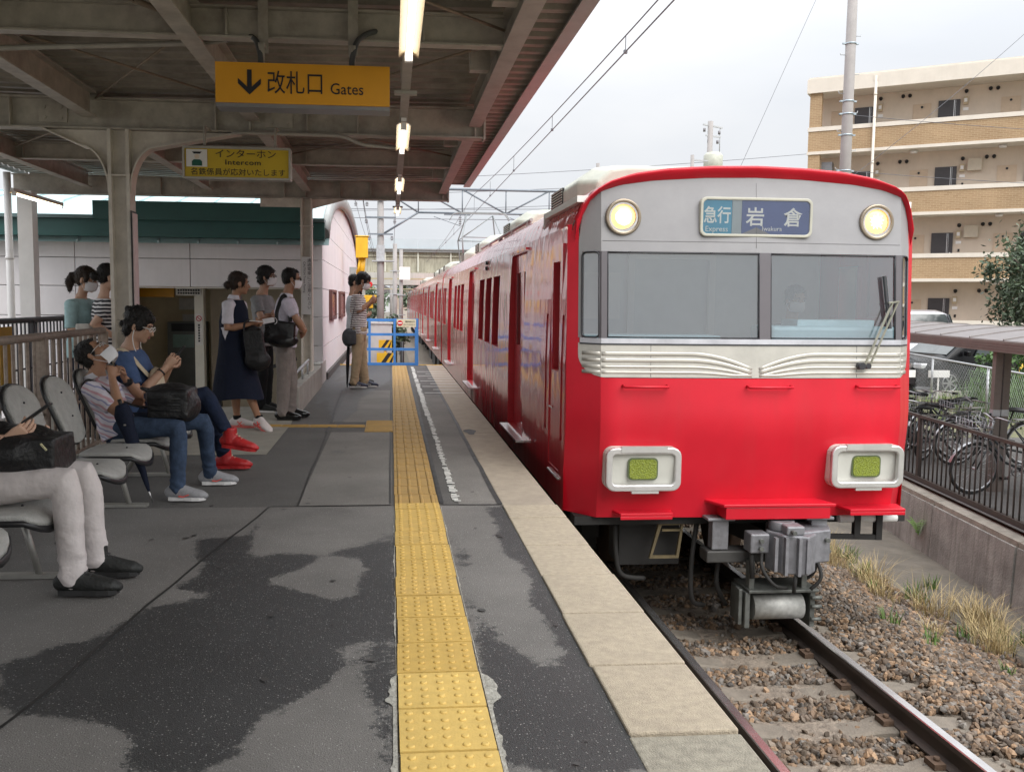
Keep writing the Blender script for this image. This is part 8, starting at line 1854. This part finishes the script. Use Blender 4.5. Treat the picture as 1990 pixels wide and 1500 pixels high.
for y in list(range(-20, 32, 5)) + list(range(34, 80, 6)):
    z = min(((p - Vector((2.74, y, p.z))).length, p.z) for p in mp_)[1]; mb = MB(); mb.tube([(2.74, y+1, 4.29), (2.74, y+1, z)], .005, 4, cap=False); mb.bb(2.72, 2.76, y+.98, y+1.02, 4.29, 4.33); mb.build('dropper', wire_m, cat_t)
# insulator strings and registration arms under the gantry
for x in (2.35, 4.95):
    t = thing('wire_bracket', ['wire bracket with insulator hanging under the gantry over the near track', 'wire bracket with insulator hanging under the gantry above the red car roof'][0 if x < 3 else 1], 'bracket', (x, 32, 4.3))
    mb = MB(); mb.tube([(x, 32, zb), (x, 32, 3.95)], .014, 6); mb.tube([(x, 32, 3.95), (x-.9, 32, 4.25)], .012, 6); mb.bar((x-.55, 32, zb-.06), (x+.35, 32, zb-.06), .06, .04); mb.build('arm', steelg, t)
    for k in range(4): mb = MB(); mb.tube([(x, 32, 4.22-.07*k), (x, 32, 4.25-.07*k)], .05, 10); mb.build('insulator', ins_m, t)
wl = ['feeder wire on the upper arm of the gantry mast', 'feeder wire on the lower arm of the gantry mast', 'signal wire running along the masts on the station side', 'second signal wire along the masts on the station side']
for i, (x, z) in enumerate(((-.85, 4.22), (.13, 4.22), (-.78, 3.66), (-1.25, 4.85))):
    wire(wl[i], sagw((x+.2, 15, z+.3), (x, 32, z+.04), .12) + sagw((x, 32, z+.04), (x, 68, z+.1), .4)[1:])
cr = ['thin wire crossing the sky highest above the train', 'thin wire crossing the sky just over the cooler of the train', 'thin wire crossing the sky below the other two', 'thin wire crossing low over the gantry', 'faint wire crossing over the bridge parapet']
for i, (a, b) in enumerate((((-8, 60, 8.6), (42, 62, 13.2)), ((-8, 58, 7.6), (42, 60, 11.4)), ((-8, 62, 7.1), (42, 62, 10.2)), ((-8, 50, 6.2), (40, 52, 8.2)), ((-6, 48, 5.6), (38, 50, 7.2)))):
    wire(cr[i], sagw(a, b, .5), .016)
wire('thin wire dropping from the sky to the apartment block past the thick pole', sagw((16.0, 21.9, 8.6), (11.05, 22, 4.4), .1), .006)
wire('thin diagonal stay wire in the sky left of the thick pole', [(18.6, 40, 15.2), (14.7, 40, 6.2)], .009)
for z, lb in ((5.95, 'upper service wire from the thick pole across the apartment block'), (4.62, 'lower service wire from the thick pole across the apartment block')):
    wire(lb, sagw((11.05, 22, z), (32, 24, z+.5), .35), .007)
# distant transformer pole behind the train
t = pole('utility_pole', 'distant utility pole with a big drum and crossarm behind the train roof', 20.7, 60, .22, .17, -1.1, 13.2)
mb = MB(); mb.tube([(20.95, 60, 9.6), (20.95, 60, 11.0), (20.95, 60, 11.2)], [.62, .62, .45], 18); mb.build('drum', unit_m, t)
mb = MB(); mb.bar((20.2, 60, 13.0), (21.5, 60, 12.8), .10, .10); mb.bar((20.4, 60, 12.3), (21.4, 60, 12.2), .09, .09); mb.tube([(21.35, 60, 12.9), (21.35, 60, 11.0)], .03, 6); mb.build('cross_arm', galv_m, t)
for x, z in ((20.3, 12.75), (20.7, 12.75), (21.3, 12.6), (20.6, 12.05), (21.2, 12.0)):
    mb = MB(); mb.tube([(x, 60, z-.22), (x, 60, z)], .085, 8); mb.build('insulator', ins_m, t)
for i, (x, y, h) in enumerate(((18.9, 58, 10.7), (12.2, 55, 9.6))):
    t = pole('utility_pole', ['slim distant utility pole left of the drum pole', 'slim distant bracket pole over the roof cooler'][i], x, y, .14, .11, -1.1, h); mb = MB(); mb.bar((x-.1, y, h-.3), (x+1.0, y, h-.35), .09, .09); mb.build('cross_arm', galv_m, t)
# masts further down the line
for i, (x, y, h) in enumerate(((.18, 45, 4.1), (.55, 52, 4.2))):
    t = pole('line_mast', ['slim concrete mast behind the barrier plate', 'second slim mast with a white box near the bridge'][i], x, y, .12, .10, -1.7, h, polec)
    for z in (.6, 1.7, 2.8): mb = MB(); mb.bar((x-.25, y-.12, z), (x+.25, y-.12, z), .05, .05); mb.build('clamp', galv_m, t)
mb = MB(); mb.bb(.45, 1.05, 51.7, 51.86, 2.55, 3.25); tag(mb.build('signal_box', white_m), 'white box mounted on the slim mast under the bridge', 'box')
gl2 = ['catenary gantry just beyond the bridge', 'second catenary gantry beyond the bridge', 'farthest catenary gantry near the horizon']
for i, y in enumerate((96, 135, 190)):
    t = thing('catenary_gantry', gl2[i], 'gantry', (.1, y, -1.7)); mb = MB(); mb.tube([(.0, y, -1.7), (.0, y, 5.6)], .14, 8); mb.build('mast', polec, t); mb = MB(); mb.tube([(8.2, y, -1.7), (8.2, y, 5.6)], .14, 8); mb.build('mast', polec, t)
    mb = MB(); mb.bar((.0, y, 5.2), (8.2, y, 5.2), .10, .12); mb.bar((.0, y, 4.5), (8.2, y, 4.5), .08, .08); mb.build('beam', steelg, t)
# road bridge over the line
br = thing('road_bridge', 'road bridge on stained girders crossing over the railway', 'bridge', (2, 70, -1.7))
gird = M('girder_paint', (.33, .31, .24), .7, var=.25, scale=.8, streak=.95, staincol=(.10, .075, .045)); par_m = M('parapet_blue', (.42, .47, .50), .6, var=.06, scale=.5)
bx0, bx1 = -26, 44
mb = MB(); mb.bb(bx0, bx1, 69.8, 76, 5.02, 5.2); mb.bb(bx0, bx1, 69.7, 69.8, 5.18, 5.26); mb.build('deck', M('deck_concrete', (.26, .27, .27), .8, var=.1), br)
x = bx0
while x < bx1: mb = MB(); mb.bb(x+.02, x+1.98, 69.9, 69.96, 5.27, 5.98); mb.build('parapet_panel', par_m, br); x += 2.0
mb = MB(); mb.bb(bx0, bx1, 70.1, 70.16, 3.55, 5.02); mb.build('girder_web', gird, br)
mb = MB(); mb.bb(bx0, bx1, 69.95, 70.4, 3.45, 3.55); mb.bb(bx0, bx1, 69.98, 70.09, 4.68, 4.76); mb.build('girder_flange', gird, br)
x = bx0 + 1
while x < bx1: mb = MB(); mb.bb(x, x+.12, 69.95, 70.095, 3.56, 5.01); mb.build('stiffener', M('stiffener_paint', (.5, .49, .42), .6, var=.1), br); x += 2.45
mb = MB(); mb.bb(bx0, bx1, 71, 75.6, 3.6, 4.9); mb.build('girder_web', gird, br)
mb = MB(); mb.bb(-6.0, 5.2, 68.6, 72, 2.55, 3.44); mb.build('pier_cap', M('pier_concrete', (.40, .39, .36), .8, var=.12, scale=.6, streak=.35, staincol=(.22, .2, .17)), br)
for x in (-5.0, 6.6): mb = MB(); mb.bb(x-.7, x+.7, 69, 71.5, -1.8, 2.55); mb.build('pier', M('pier_concrete', None), br)
mb = MB(); mb.bb(-8, 6, 66.8, 67.1, 2.9, 3.0); mb.bb(-8, 6, 66.8, 67.1, 2.2, 2.26); mb.build('pipe_bridge', M('pipe_ochre', (.36, .32, .2), .6), br)
# trees and houses down the line
far = [('tree', 'leafy bush beside the gantry mast', (.0, 44, -1.75), 2.4, (.7, .7, .8), 1100, .12, 11), ('tree', 'bushy tree left of the line under the bridge', (-4.4, 60, -1.75), 4.2, (1.6, 1.6, 1.6), 1300, .18, 12), ('tree', 'tree beyond the bridge left of the line', (-2.6, 105, -1.75), 5.0, (2.2, 2.2, 2.0), 1000, .3, 13), ('tree', 'dark tree above the last red car', (3.2, 112, -1.75), 7.2, (3.0, 2.5, 2.6), 1200, .3, 14), ('tree', 'farthest tree on the horizon by the line', (-4.5, 160, -1.75), 6.0, (3, 3, 2.4), 900, .4, 15)]
for nme, lb, b, h, rd, n_, sz, sd in far: tree(nme, lb, b, h, rd, n_, sz, leaf_a, sd)
hs_ = [('pale house far down the line left of the tracks', (-12, 150), 7, 8, 6.0, (.45, .42, .38)), ('grey far house beyond the bridge', (-7, 210), 8, 8, 7.5, (.36, .37, .39)), ('white far house just left of the line', (-2, 260), 7, 8, 5.5, (.5, .5, .5)), ('brown far house near the horizon', (7, 320), 14, 9, 7.0, (.34, .27, .22))]
for lb, (x, y), w, d, h, c in hs_:
    t = thing('house', lb, 'house', (x, y, -1.75)); mb = MB(); mb.bb(x-w/2, x+w/2, y-d/2, y+d/2, -1.8, h-1.8); mb.build('wall', M('house_%d' % int(c[0]*100), c, .8, var=.08, scale=.4), t)
    mb = MB(); mb.prism([(x-w/2-.4, h-1.79), (x+w/2+.4, h-1.79), (x, h+.2)], y-d/2-.4, y+d/2+.4, 0, 'Y'); mb.build('roof', M('house_roof', (.12, .11, .11), .7, var=.1), t)
    for k in (-1, 1): mb = MB(); mb.bb(x+k*w*.25-.7, x+k*w*.25+.7, y-d/2-.06, y-d/2-.01, h*.45-1.2, h*.45); mb.build('window', glass_dark, t)
# yellow signal post, cabinet and striped boards behind the barrier
yel = M('yellow_paint', (.72, .42, .02)); t = thing('signal_post', 'yellow crossing signal post with boxes beside the station wall', 'signal', (-.74, 22, -1.7))
mb = MB(); mb.tube([(-.66, 22, -1.7), (-.66, 22, 2.05)], .06, 10); mb.build('shaft', M('post_grey', (.3, .31, .29), .6, var=.1), t)
mb = MB(); mb.bb(-.82, -.54, 21.8, 22.1, 2.36, 2.84); mb.bb(-.84, -.52, 21.78, 22.12, 2.845, 2.87); bevel(mb.build('signal_box', yel, t), .012)
mb = MB(); mb.tube([(-.70, 22, 1.95), (-.68, 22, 2.36)], [.075, .09], 10); mb.tube([(-.78, 21.9, 2.0), (-.73, 21.9, 2.3)], .03, 6); mb.build('neck', yel, t)
mb = MB(); mb.bb(-.70, -.42, 21.75, 22.05, 1.2, 1.48); mb.bb(-.62, -.34, 21.7, 22.0, 1.32, 1.50); bevel(mb.build('lamp_box', yel, t), .01)
mb = MB(); mb.tube([(-.50, 21.9, 1.75), (-.50, 21.7, 1.75)], .07, 12); mb.build('red_lamp', M('signal_red', (.6, .03, .03), .3), t)
mb = MB(); mb.bb(-.52, .02, 23.0, 23.4, -1.7, .80); mb.bb(-.55, .05, 22.97, 23.43, .805, .84); tag(mb.build('relay_cabinet', M('cabinet_grey', (.5, .49, .50), .6, var=.06)), 'pale grey relay cabinet behind the blue barrier', 'cabinet')
def hazard(name, label, x0, x1, y, z0, z1, n):
    t = thing(name, label, 'board', ((x0+x1)/2, y, z0)); mb = MB(); mb.bb(x0, x1, y, y+.03, z0, z1); mb.tube([((x0+x1)/2, y+.05, -1.7), ((x0+x1)/2, y+.05, z1-.02)], .03, 8); mb.build('board', yel, t); w = (x1-x0); h = z1 - z0
    for i in range(n):
        a = x0 + w*(i+.1)/n; b = a + w/n*.5; q = [(a, z0), (b, z0), (b + h*.7, z1), (a + h*.7, z1)]; q = [(min(max(x, x0), x1), z) for x, z in q]
        mb = MB(); mb.prism(q, y-.004, y-.001, 0, 'Y'); mb.build('black_stripe', print_m, t)
hazard('hazard_board', 'upper yellow and black striped board behind the blue barrier', -.30, .02, 22.6, .18, .43, 2); hazard('hazard_board', 'lower and larger yellow and black striped board behind the blue barrier', -.34, .08, 22.3, -.22, .13, 2)
mb = MB(); mb.tube([(.28, 23.5, -1.6), (.28, 23.5, .35)], .05, 8); mb.bb(.2, .36, 23.35, 23.5, -.9, -.2); tag(mb.build('track_box', black_m), 'black trackside box on a short post behind the barrier', 'box')
mb = MB(); mb.bar((-1.1, 19.97, -.015), (1.1, 19.97, -.015), .05, .05); tag(mb.build('edge_strip', yel), kind='structure')
